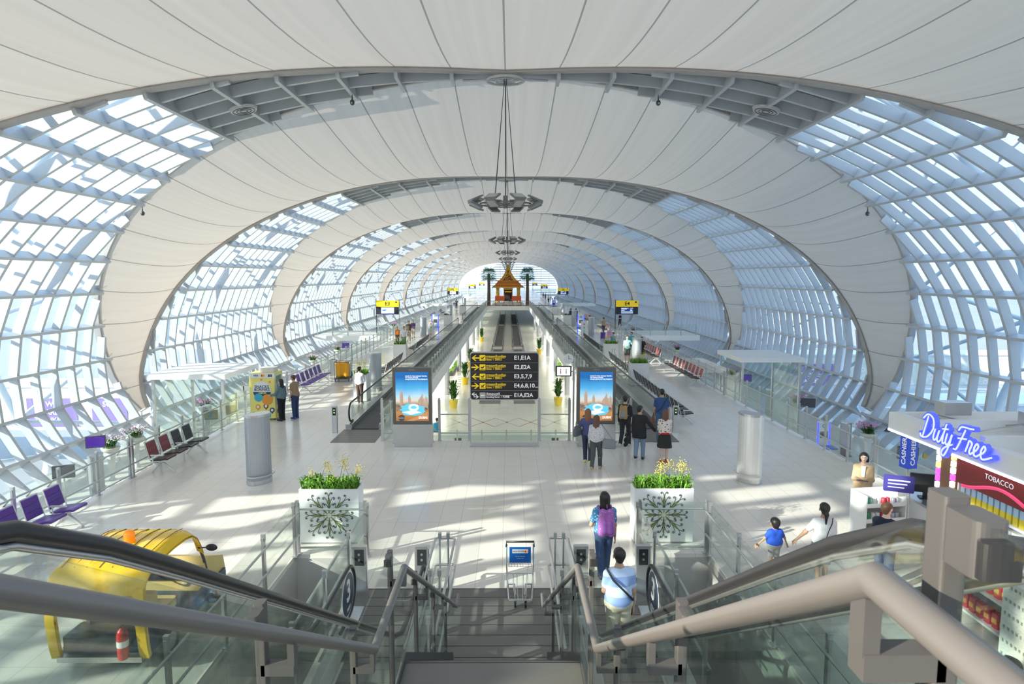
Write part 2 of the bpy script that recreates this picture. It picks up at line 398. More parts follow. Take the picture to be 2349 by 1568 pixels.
for k in range(0, NB + 1):
    y = mid(k) - PB / 2
    for s_ in (-1, 1):
        wi += 1; g, f_, p_ = GLZ[s_]
        o = link('window_%d' % wi, g, (0, y, 0), kind='structure')
        link('window_frame', f_, (0, 0, 0), o); link('roof_panel', p_, (0, 0, 0), o)
        ti += 1; link('trim_%d' % ti, TRUSS[s_], (0, y, 0), kind='structure')
YE = mid(NB) + PB / 2
# far end wall: glass with horizontal louvre bands
ew = MB(); lv = MB()
ol = [prof(TF * (i / 40) * s_) for s_ in (1,) for i in range(41)]
ew.add([(x, YE, z) for x, z in ol] + [(-x, YE, z) for x, z in reversed(ol)], [tuple(range(82))])
z = -4.0
while z < 13.6:
    # half width at this height
    xs = [x for x, zz in ol if abs(zz - z) < 0.35]; w = max(xs) if xs else 3
    lv.box(-w, YE - 0.5, z, w, YE - 0.1, z + 0.34); z += 1.12
for x in range(-20, 21, 4): 
    zz = max([q for p, q in ol if p >= abs(x) - 0.01] or [0]); lv.box(x - .08, YE - 0.45, -4, x + .08, YE - 0.15, zz)
o = ew.build('window_end', M['gl'], kind='structure'); lv.build('window_frame', M['steel'], o)
# wall behind the camera and below
MB().add([(x, -13.2, z) for x, z in ol] + [(-x, -13.2, z) for x, z in reversed(ol)], [tuple(range(82))]).build('wall_back', M['white'], kind='structure')

# ------------------------------------------------------------------ floors and decks
YD0, YO0, YO1, XO, XD = -13.0, 21.75, 127.0, 4.25, 10.75
fl = MB()
PX0, PX1, PY0, PY1 = 2.78, 4.28, 1.0, 12.6
for (x0, y0, x1, y1) in ((-XD, YD0, XD, PY0), (-XD, PY0, -PX1, PY1), (-PX0, PY0, PX0, PY1), (PX1, PY0, XD, PY1), (-XD, PY1, XD, YO0),
                         (-XD, YO0, -XO, YO1), (XO, YO0, XD, YO1), (-XD, YO1, XD, YE - 6)):
    fl.box(x0, y0, -0.08, x1, y1, 0)
fl.build('floor', M['floor'], kind='structure')
sb = MB()
for (x0, y0, x1, y1) in ((-XD, YD0, XD, PY0), (-XD, PY0, -PX1, PY1), (-PX0, PY0, PX0, PY1), (PX1, PY0, XD, PY1), (-XD, PY1, XD, YO0),
                         (-XD - .05, YO0, -XO + .05, YO1), (XO - .05, YO0, XD + .05, YO1), (-XD, YO1, XD, YE - 6)):
    sb.box(x0, y0, -0.85, x1, y1, -0.081)
sb.build('floor_slab', M['white'], kind='structure')
MB().box(-22.5, -13, -4.3, 22.5, YE, -4).build('floor_lower', M['lowfloor'], kind='structure')
MB().box(-400, -200, -9.4, 400, 900, -9).build('ground', M['apron'], kind='structure')

# added area lights, unseen and without fixtures, that brighten the lower level
for s_ in (-1, 1):
    for i in range(8):
        ld = bpy.data.lights.new('lower_fill_light', 'AREA'); ld.shape = 'RECTANGLE'; ld.size = 5.0; ld.size_y = 9.0; ld.energy = 300; ld.color = (1, 0.95, 0.80)
        lo_ = bpy.data.objects.new('lower_fill_light', ld); COL.objects.link(lo_); lo_.location = (s_ * 7.4, 28 + i * 13, -0.9)

# ------------------------------------------------------------------ balustrades
def glass_rail(name, label, n, pitch=1.4, h=1.12, rails=(0.92,), mid=None, post='flat', group=None, cat='balustrade', side=1):
    """straight run along local +Y with n bays; side = which way the handrail stands off"""
    t = thing(name, label, cat, group=group)
    pb = MB()
    if post == 'flat': pb.box(-0.022, -0.045, 0, 0.022, 0.045, h - 0.04).box(-0.035, -0.03, h - 0.1, 0.035, 0.03, h + 0.02).box(-0.05, -0.07, 0, 0.05, 0.07, 0.015)
    else: pb.cyl((0, 0, 0), (0, 0, h), 0.03, n=10).cyl((0, 0, h), (0, 0, h + 0.03), 0.038, n=10)
    for r in rails: pb.box(-0.012 if side > 0 else -0.09, -0.012, r - 0.03, 0.09 if side > 0 else 0.012, 0.012, r - 0.005)
    pm = pb.mesh('post', M['inox'])
    gm = MB().box(-0.006, 0.03, 0.07, 0.006, pitch - 0.03, h - 0.02).mesh('glass_panel', M['bal'])
    for i in range(n + 1):
        link('post', pm, (0, i * pitch, 0), t)
        if i < n: link('glass_panel', gm, (0, i * pitch, 0), t)
    for r in rails:
        MB().tube([(side * 0.08, -0.02, r), (side * 0.08, n * pitch + 0.02, r)], 0.022, 10).build('handrail', M['inox'], t)
    if mid: MB().tube([(side * 0.05, 0, mid), (side * 0.05, n * pitch, mid)], 0.017, 8).build('lower_rail', M['inox'], t)
    return t
places = ['beside the purple seats', 'behind the maroon and black seats', 'behind the snack machine', 'behind the row of purple seats', 'beside the gate bridge', 'beyond the gate bridge', 'along the far part of the aisle', 'beside the golden temple', 'past the golden temple']
placesR = ['beside the duty free shop', 'behind the cashier desk', 'opposite the dark seat row', 'behind the red seats', 'beside the gate bridge', 'beyond the gate bridge', 'along the far part of the aisle', 'beside the golden temple', 'past the golden temple']
base = glass_rail('glass_balustrade', 'x', 9, 1.4, 1.15, (0.95, 0.42), 0.12, group='outer balustrades of the deck')
k = 0
for s_, pl in ((-1, places), (1, placesR)):
    for i in range(9):
        side = 'sunny' if s_ < 0 else 'shaded'
        lab = 'glass balustrade with steel rails, %s side, %s' % (side, pl[i])
        o = base if k == 0 else copy_tree(base)
        o['label'] = lab; o.location = (s_ * 10.66, 5.0 + i * 12.75, 0.001)
        if s_ > 0: o.rotation_euler.z = pi; o.location.y += 12.6
        k += 1
base = glass_rail('glass_balustrade', 'x', 9, 1.4, 1.1, (0.92,), None, group='inner balustrades around the opening')
pl = ['next to the backlit poster', 'where the walkway starts', 'beside the white planter', 'beside the middle of the walkway', 'where the walkway ends', 'beside the second walkway', 'near the far bridge', 'closest to the golden temple']
k = 0
for s_ in (-1, 1):
    for i in range(8):
        side = 'sunny' if s_ < 0 else 'shaded'
        o = base if k == 0 else copy_tree(base)
        o['label'] = 'glass balustrade on the %s edge of the opening, %s' % (side, pl[i])
        o.location = (s_ * 4.32, 22.0 + i * 13.0, 0.001); o.rotation_euler.z = 0
        if s_ < 0: o.rotation_euler.z = pi; o.location.y += 12.6
        k += 1
# across the near edge of the opening
for x0, n, pt, lab in ((-4.3, 1, 0.6, 'short glass guard between walkway and backlit poster'), (-2.3, 1, 1.05, 'glass guard between first poster and the direction sign'), (1.2, 1, 1.05, 'glass guard between the direction sign and second poster'), (3.8, 1, 0.6, 'short glass guard beside the second poster')):
    o = glass_rail('glass_guard', lab, n, pt, 1.5, (0.92, 0.25), None, group='guards across the opening', side=1); o.location = (x0 + pt, 21.75, 0.001); o.rotation_euler.z = pi / 2; o.location.x = x0 + pt
# guard rails of the two stair pits
base = None
for s_ in (-1, 1):
    side = 'beside the yellow cart' if s_ < 0 else 'beside the duty free aisle'
    a = glass_rail('pit_balustrade', 'outer glass balustrade of the stair pit %s' % side, 6, 1.6, 1.12, (0.92, 0.45), None, group='stair pit balustrades')
    a.location = (s_ * 4.26, 2.9, 0.001)
    if s_ > 0: a.rotation_euler.z = pi; a.location.y += 9.6
    a = glass_rail('pit_balustrade', 'short glass balustrade under the ornate planter at the stair pit %s' % side, 1, 1.4, 1.12, (0.92, 0.1), None, group='stair pit balustrades')
    a.rotation_euler.z = pi / 2 ; a.location = (-2.83 if s_ < 0 else 4.23, 12.62, 0.001)
    a.rotation_euler.z = pi / 2
    a = glass_rail('pit_balustrade', 'inner glass balustrade between escalator and stair pit %s' % side, 3, 1.5, 1.12, (0.92, 0.45), None, group='stair pit balustrades', side=-1)
    a.location = (s_ * 2.76, 8.0, 0.001)
    if s_ > 0: a.rotation_euler.z = pi; a.location.y += 4.5
    # the pit itself
    p = MB(); X0, X1 = (-PX1, -PX0) if s_ < 0 else (PX0, PX1)
    p.box(X0 - 0.05, PY1, -4, X1 + 0.05, PY1 + 0.2, -0.86).box(X0 - 0.15, PY0, -4, X0, PY1, -0.86).box(X1, PY0, -4, X1 + 0.15, PY1, -0.86)
    p.box(X0 - 0.02, PY1 - 0.015, -4, X1 + 0.02, PY1, -0.081).box(X0, PY0, -4, X0 + 0.015, PY1 - 0.015, -0.081).box(X1 - 0.015, PY0, -4, X1, PY1 - 0.015, -0.081)
    p.build('wall_pit', M['concrete'], kind='structure')
    st = thing('pit_stair', 'dark flight of stairs going down in the pit %s' % side, 'stairs', ((X0 + X1) / 2, 0, 0))
    q = MB()
    for i in range(20): q.box(-0.72, 11.0 - i * 0.3 - 0.3, -4 , 0.72, 11.0 - i * 0.3, -4 + 0.19 * (i + 1) if i < 20 else 0)
    q.build('steps', M['darkgrey'], st)
    MB().tube([(-0.65, 11.2, -3.0), (-0.65, 6.4, -0.1)], 0.022).tube([(0.65, 11.2, -3.0), (0.65, 6.4, -0.1)], 0.022).build('handrail', M['inox'], st)

# ------------------------------------------------------------------ main stair with landing, down from the upper deck
ZT, ZM = 4.1, 2.62
DECK = MB().box(-4.2, -8, 3.7, 4.2, 0.55, ZT - 0.002).build('floor_upper', M['plank'], kind='structure')
stair = thing('staircase', 'dark grey metal staircase with a landing, descending to the hall floor', 'staircase', (0, 0, 0))
tr = MB(); sm = MB()
n1 = 9; y0, y1 = 0.56, 3.3
for i in range(n1):
    z = ZT - (ZT - ZM) * (i + 1) / n1; ya = y0 + (y1 - y0) * i / n1; yb = y0 + (y1 - y0) * (i + 1) / n1
    tr.box(-0.70, ya, z - 0.05, 0.70, yb + 0.02, z); tr.box(-0.70, ya, z, 0.70, ya + 0.02, z + 0.165)
tr.box(-0.70, 3.3, ZM - 0.12, 0.70, 4.80, ZM)
n2 = 15; y2, y3 = 4.80, 8.92
for i in range(n2):
    z = ZM - ZM * (i + 1) / n2; ya = y2 + (y3 - y2) * i / n2; yb = y2 + (y3 - y2) * (i + 1) / n2
    if z > 0.02: tr.box(-0.70, ya, z - 0.05, 0.70, yb + 0.02, z)
    tr.box(-0.70, ya, max(z, 0.003), 0.70, ya + 0.02, z + 0.17)
tr.build('treads', M['plank'], stair)
for s_ in (-1, 1):
    a = MB(); x = s_ * 0.702; x2 = s_ * 0.713
    a.prism([(0.5, ZT - 0.35), (0.5, ZT + 0.06), (3.3, ZM + 0.06), (4.85, ZM + 0.06), (8.95, 0.12), (8.95, 0.003), (8.3, 0.003), (4.75, ZM - 0.35), (3.25, ZM - 0.35)], (min(x, x2), 0, 0), (0, 1, 0), (0, 0, 1), (0.011, 0, 0))
    a.build('stringer', M['post'], stair)
HZ = lambda y: 5.29 if y < 0.82 else (5.29 - (y - 0.82) * 0.656 if y < 3.38 else (3.61 if y < 4.4 else max(0.95, 3.61 - (y - 4.4) * 0.62)))
for s_ in (-1, 1):
    side = 'beside the yellow cart' if s_ < 0 else 'beside the shop'
    t = thing('stair_balustrade', 'glass stair balustrade with thick grey tube handrail, %s' % side, 'balustrade', (0, 0, 0), group='balustrades of the main stair')
    x = s_ * 0.735
    hp = [(s_ * 0.63, y, HZ(y)) for y in (-1.5, 0.82, 3.38, 4.4, 8.75)]
    hp = [hp[0], hp[1], hp[2], hp[3], hp[4], (s_ * 0.63, 9.1, HZ(8.75))]
    MB().tube(hp, 0.024, 16).build('handrail', M['railtube'], t)
    ys = [-0.5, 0.84, 2.1, 3.33, 4.42, 5.6, 6.9, 8.2]
    for i, y in enumerate(ys):
        zt = HZ(y) + 0.13; zb = {0: ZT, 1: ZT - 0.2}.get(i, 0)
        zb = max(HZ(y) - 1.45, 0.02)
        p = MB(); p.rbox(x - 0.018, y - 0.020, zb, x + 0.018, y + 0.020, zt, 0.005)
        p.build('post', M['post'], t)
        c = MB(); c.rbox(x - 0.022, y - 0.085, zt - 0.085, x + 0.022, y - 0.02, zt - 0.01, 0.01).rbox(x - 0.026, y - 0.105, zt - 0.078, x + 0.026, y - 0.085, zt - 0.03, 0.008, 1)
        c.build('glass_clamp', [M['post'], M['black']], t)
        c = MB(); z = HZ(y) - 0.10
        xa, xb = sorted((s_ * 0.62, x - s_ * 0.0)); c.box(xa, y - 0.02, z - 0.035, xb, y + 0.02, z + 0.005).box(s_ * 0.63 - 0.012, y - 0.018, z, s_ * 0.63 + 0.012, y + 0.018, z + 0.085)
        c.build('bracket', M['post'], t)
    for i in range(len(ys) - 1):
        a, b = ys[i] + 0.04, ys[i + 1] - 0.04
        top = lambda y: HZ(y) + 0.10
        g = MB(); br = [q for q in (0.82, 3.38, 4.4) if a < q < b]
        yy = [a] + br + [b]
        pl_ = [(y, top(y)) for y in yy] + [(y, top(y) - 1.25) for y in reversed(yy)]
        g.prism(pl_, (x - 0.006, 0, 0), (0, 1, 0), (0, 0, 1), (0.012, 0, 0)); g.build('glass_panel', M['bal'], t)
# double divider rails beside the foot of the stair
for s_ in (-1, 1):
    side = 'toward the yellow cart' if s_ < 0 else 'toward the shop'
    t = thing('divider_rail', 'twin glass divider with looped steel rails at the stair foot, %s' % side, 'divider rail', (0, 0, 0), group='divider rails at the stair foot')
    for q, x in enumerate((1.12, 0.97)):
        for y in (8.2, 9.6, 11.05):
            MB().box(s_ * x - 0.015, y - 0.03, 0.004, s_ * x + 0.015, y + 0.03, 1.08).box(s_ * x - 0.03, y - 0.035, 1.0, s_ * x + 0.03, y + 0.035, 1.1).build('post', M['inox'], t)
        for ya in (8.23, 9.63): MB().box(s_ * x - 0.006, ya, 0.08, s_ * x + 0.006, ya + 1.37, 1.03).build('glass_panel', M['bal'], t)
    for z in (0.93, 0.42):
        MB().tube([(s_ * 0.86, 7.75, z), (s_ * 0.86, 11.15, z), (s_ * 0.90, 11.22, z), (s_ * 1.18, 11.22, z), (s_ * 1.22, 11.15, z), (s_ * 1.22, 7.75, z)], 0.022, 10).build('handrail', M['inox'], t)
MB().box(-2.72, 8.9, 0.0005, 2.72, 11.14, 0.004).build('floor_plate', M['plank'], kind='structure')

# ------------------------------------------------------------------ escalators
def escz(y): return 4.18 if y < 1.4 else max(0.08, 4.18 - (y - 1.4) * 0.655)
def escalator(s_, lab):
    t = thing('escalator', lab, 'escalator', (0, 0, 0), group='escalators beside the stair')
    xc = s_ * 1.9
    st = MB()
    for i in range(26):
        y = 0.9 + i * 0.34; z = escz(y + 0.17) - 0.07
        st.box(xc - 0.42, y, z - 0.22, xc + 0.42, y + 0.34, z)
        for r in range(0): pass
    st.build('steps', M['plank'], t)
    body = MB()
    body.prism([(-0.5, 4.1), (1.5, 4.1), (7.95, 0.06), (10.4, 0.06), (10.4, 0.004), (8.2, 0.004), (7.2, 0.004), (1.2, 3.2), (-0.5, 3.2)], (xc - 0.74, 0, 0), (0, 1, 0), (0, 0, 1), (0.28, 0, 0))
    body.prism([(-0.5, 4.1), (1.5, 4.1), (7.95, 0.06), (10.4, 0.06), (10.4, 0.004), (8.2, 0.004), (7.2, 0.004), (1.2, 3.2), (-0.5, 3.2)], (xc + 0.46, 0, 0), (0, 1, 0), (0, 0, 1), (0.28, 0, 0))
    body.prism([(-0.5, 3.9), (1.5, 3.9), (7.6, 0.03), (7.2, 0.004), (1.2, 3.1), (-0.5, 3.1)], (xc - 0.7, 0, 0), (0, 1, 0), (0, 0, 1), (1.4, 0, 0))
    body.build('truss_cladding', M['inox'], t)
    for q in (-1, 1):
        x = xc + q * 0.61
        cy, cz, r = 9.95, 0.55, 0.40
        path = [(-1.5, 5.12), (0.9, 5.12), (1.35, 5.09), (1.75, 4.98), (2.15, 4.76)]
        y = 2.6
        while y < 7.7: path.append((y, 4.47 - (y - 2.6) * 0.66)); y += 0.6
        path += [(7.95, 1.02), (8.4, 0.955), (9.95, 0.95)]
        arc = [(cy + r * sin(a), cz + r * cos(a)) for a in [pi * i / 10 for i in range(1, 11)]]
        full = path + arc + [(9.4, 0.15)]
        MB().tube([(x, a, b) for a, b in full], 0.031, 10).build('rubber_handrail', M['black'], t)
        # inner guide track just under the rubber
        MB().tube([(x, a, b - 0.045) for a, b in path], 0.014, 6).build('guide_track', M['inox'], t)
        gp = path + arc
        low = [(9.9, 0.08), (8.0, 0.08), (1.6, 4.06), (-1.5, 4.06)]
        # glass in strips
        def ztop(y): 
            ys_ = [p[0] for p in path]; return float(np.interp(y, ys_, [p[1] for p in path])) - 0.03
        cuts = [-1.5, 0.3, 1.6, 3.0, 4.4, 5.8, 7.2, 8.4, 9.9]
        for a, b in zip(cuts[:-1], cuts[1:]):
            yy = [a + 0.008 + (b - a - 0.016) * i / 5 for i in range(6)]
            pl_ = [(y, ztop(y)) for y in yy] + [(y, escz(y) + 0.02) for y in reversed(yy)]
            MB().prism(pl_, (x - 0.005, 0, 0), (0, 1, 0), (0, 0, 1), (0.01, 0, 0)).build('glass_panel', M['bal'], t)
        pl_ = [(9.9, 0.92)] + [(cy + (r - 0.03) * sin(a), cz + (r - 0.03) * cos(a)) for a in [pi * i / 10 for i in range(0, 11)]] + [(9.9, 0.15)]
        MB().prism(pl_, (x - 0.005, 0, 0), (0, 1, 0), (0, 0, 1), (0.01, 0, 0)).build('newel_glass', M['bal'], t)
    # number disc on the outer newel, facing the stair
    x = s_ * 2.51 - s_ * 0.012
    dk = MB().cyl((x, 9.88, 0.55), (x - s_ * 0.004, 9.88, 0.55), 0.34, n=32).build('number_disc', mat('navy disc', (0.03, 0.05, 0.09), 0.4), t)
    ring = MB().cyl((x + s_ * 0.003, 9.88, 0.55), (x + s_ * 0.001, 9.88, 0.55), 0.37, n=32).build('disc_border', M['white'], t)
    text('3', 0.50, M['white'], dk, (x - s_ * 0.006, 9.88, 0.60), (pi / 2, 0, s_ * -pi / 2), bold=0.012)
    text('RIGHT', 0.07, M['white'], dk, (x - s_ * 0.006, 9.88, 0.31), (pi / 2, 0, s_ * -pi / 2))
    return t
escalator(-1, 'black-railed glass escalator next to the stair, on the yellow cart side')
escalator(1, 'black-railed glass escalator next to the stair, carrying the man in blue')
bz = mat('bollard green light', (0.02, 0.1, 0.02), 0.3, emit=(0.1, 1, 0.2), estr=2)
rz_ = mat('bollard red light', (0.1, 0.02, 0.02), 0.3, emit=(1, 0.1, 0.05), estr=2)
def bollard(x, y, lab, z=0.004, col=None, group='escalator signal bollards', w=0.13):
    t = thing('signal_bollard', lab, 'bollard', (x, y, z), group=group)
    MB().rbox(-w, -0.05, 0, w, 0.05, 1.0, 0.02).build('body', M['inox'], t)
    MB().box(-w * 0.62, -0.056, 0.66, w * 0.62, -0.05, 0.95).build('signal_face', M['black'], t)
    MB().cyl((0, -0.056, 0.86), (0, -0.062, 0.86), 0.022, n=12).cyl((0, -0.056, 0.76), (0, -0.062, 0.76), 0.022, n=12).build('signal_light', col or M['inox'], t)
    return t
for x, lab in ((-2.5, 'steel signal bollard between escalator and pit below the first ornate planter'), (-1.40, 'steel signal bollard beside the divider rail, on the cart side'), (1.40, 'steel signal bollard beside the divider rail, near the woman with backpack'), (2.5, 'steel signal bollard between escalator and pit below the second ornate planter')):
    bollard(x, 10.72, lab)

# ------------------------------------------------------------------ people: one smooth surface per body from blended limbs
def sdf_mesh(prims, res, k=0.025, cuts=()):
    P = [(np.array(a, float), np.array(b, float), ra, rb, (q[0] if q else k)) for a, b, ra, rb, *q in prims]
    lo = np.min([np.minimum(a, b) - max(ra, rb) for a, b, ra, rb, _ in P], 0) - 3 * res
    hi = np.max([np.maximum(a, b) + max(ra, rb) for a, b, ra, rb, _ in P], 0) + 3 * res
    n = np.ceil((hi - lo) / res).astype(int) + 1
    D = np.full(n, 1.0, np.float32)
    for a, b, ra, rb, kk in P:
        m = kk + 3 * res
        l = np.maximum(np.floor((np.minimum(a, b) - max(ra, rb) - m - lo) / res).astype(int), 0)
        h = np.minimum(np.ceil((np.maximum(a, b) + max(ra, rb) + m - lo) / res).astype(int) + 1, n)
        X = lo[0] + res * np.arange(l[0], h[0])[:, None, None] - a[0]; Y = lo[1] + res * np.arange(l[1], h[1])[None, :, None] - a[1]; Z = lo[2] + res * np.arange(l[2], h[2])[None, None, :] - a[2]
        d = b - a; L = max(float(d @ d), 1e-9)
        t = np.clip((X * d[0] + Y * d[1] + Z * d[2]) / L, 0, 1)
        f = np.sqrt((X - t * d[0]) ** 2 + (Y - t * d[1]) ** 2 + (Z - t * d[2]) ** 2) - (ra + (rb - ra) * t)
        S_ = D[l[0]:h[0], l[1]:h[1], l[2]:h[2]]
        w = np.maximum(kk - np.abs(S_ - f), 0) / kk
        D[l[0]:h[0], l[1]:h[1], l[2]:h[2]] = np.minimum(S_, f) - w * w * kk * 0.25
    if cuts:
        X = lo[0] + res * np.arange(n[0])[:, None, None]; Y = lo[1] + res * np.arange(n[1])[None, :, None]; Z = lo[2] + res * np.arange(n[2])[None, None, :]
        for p, q in cuts: D = np.maximum(D, (X - p[0]) * q[0] + (Y - p[1]) * q[1] + (Z - p[2]) * q[2])
    # surface nets
    ins = D < 0
    c = [D[i:n[0] - 1 + i, j:n[1] - 1 + j, m:n[2] - 1 + m] for i in (0, 1) for j in (0, 1) for m in (0, 1)]
    s = sum((q < 0).astype(np.int8) for q in c); act = (s > 0) & (s < 8)
    idx = -np.ones(act.shape, int); A = np.argwhere(act); idx[act] = np.arange(len(A))
    off = [(i, j, m) for i in (0, 1) for j in (0, 1) for m in (0, 1)]
    cv = np.stack([q[act] for q in c], 1)
    acc = np.zeros((len(A), 3)); cnt = np.zeros(len(A))
    for e0 in range(8):
        for ax, st in ((0, 4), (1, 2), (2, 1)):
            if off[e0][ax]: continue
            e1 = e0 + st; u, v = cv[:, e0], cv[:, e1]; x = (u < 0) != (v < 0)
            tt = np.where(x, u / np.where(x, u - v, 1), 0)
            p = np.tile(np.array(off[e0], float), (len(A), 1)); p[:, ax] += tt
            acc[x] += p[x]; cnt[x] += 1
    V = lo + res * (A + acc / np.maximum(cnt, 1)[:, None])
    Fs = []
    for ax in range(3):
        o1, o2 = [(1, 2), (2, 0), (0, 1)][ax]
        sl0 = [slice(1, -1)] * 3; sl0[ax] = slice(0, -1); sl1 = list(sl0); sl1[ax] = slice(1, None)
        a = ins[tuple(sl0)]; b = ins[tuple(sl1)]; E_ = np.argwhere(a != b); inn = a[a != b]
        if not len(E_): continue
        base = E_ + 1; base[:, ax] -= 1
        def g(d1, d2):
            q = base.copy(); q[:, o1] -= d1; q[:, o2] -= d2; return idx[q[:, 0], q[:, 1], q[:, 2]]
        Q = np.stack([g(1, 1), g(0, 1), g(0, 0), g(1, 0)], 1); Q[~inn] = Q[~inn][:, ::-1]; Fs.append(Q)
    return V, np.concatenate(Fs)
def sdf_obj(name, prims, res, mt, parent, k=0.025, cuts=()):
    V, Fc = sdf_mesh(prims, res, k, cuts)
    Fc = Fc[(Fc >= 0).all(1)]
    me = bpy.data.meshes.new(name); me.from_pydata(V.tolist(), [], Fc.tolist()); me.materials.append(mt)
    me.polygons.foreach_set('use_smooth', [True] * len(me.polygons)); me.update()
    o = bpy.data.objects.new(name, me); COL.objects.link(o); o.parent = parent; return o

_fab = {}
def fabric(col, rough=0.85, pat=None, c2=None, sc=30):
    key = (tuple(col), pat, c2, sc)
    if key not in _fab:
        m = mat('fabric %d' % len(_fab), col, rough, var=0.12, scale=14)
        if pat:
            n = m.node_tree.nodes; l = m.node_tree.links; b = n['Principled BSDF']
            t = n.new('ShaderNodeTexCoord')
            if pat == 'stripe': w = n.new('ShaderNodeTexWave'); w.bands_direction = 'Z'; w.inputs['Scale'].default_value = sc; out = w.outputs['Fac']
            else: w = n.new('ShaderNodeTexVoronoi'); w.inputs['Scale'].default_value = sc; out = w.outputs['Distance']
            r = n.new('ShaderNodeValToRGB'); r.color_ramp.interpolation = 'CONSTANT'; r.color_ramp.elements[0].color = (*c2, 1); r.color_ramp.elements[1].color = (*col, 1)
            r.color_ramp.elements[1].position = {'stripe': 0.5, 'dots': 0.28}.get(pat, 0.35)
            l.new(t.outputs['Object'], w.inputs['Vector']); l.new(out, r.inputs[0]); l.new(r.outputs[0], b.inputs['Base Color'])
        _fab[key] = m
    return _fab[key]
SK = {'light': mat('light skin', (0.62, 0.40, 0.29), 0.55, var=0.05), 'tan': mat('tan skin', (0.48, 0.29, 0.19), 0.55, var=0.05), 'pale': mat('pale skin', (0.72, 0.50, 0.40), 0.5, var=0.05)}
HAIR = {'black': mat('black hair', (0.018, 0.014, 0.012), 0.45, var=0.2, scale=40), 'brown': mat('brown hair', (0.13, 0.06, 0.03), 0.5, var=0.25, scale=40), 'auburn': mat('auburn hair', (0.26, 0.11, 0.045), 0.5, var=0.25, scale=40), 'fair': mat('fair hair', (0.45, 0.32, 0.17), 0.55, var=0.2, scale=40)}
M['eye'] = mat('dark eye', (0.02, 0.015, 0.012), 0.2, var=0); M['lip'] = mat('lips', (0.45, 0.13, 0.11), 0.5, var=0)

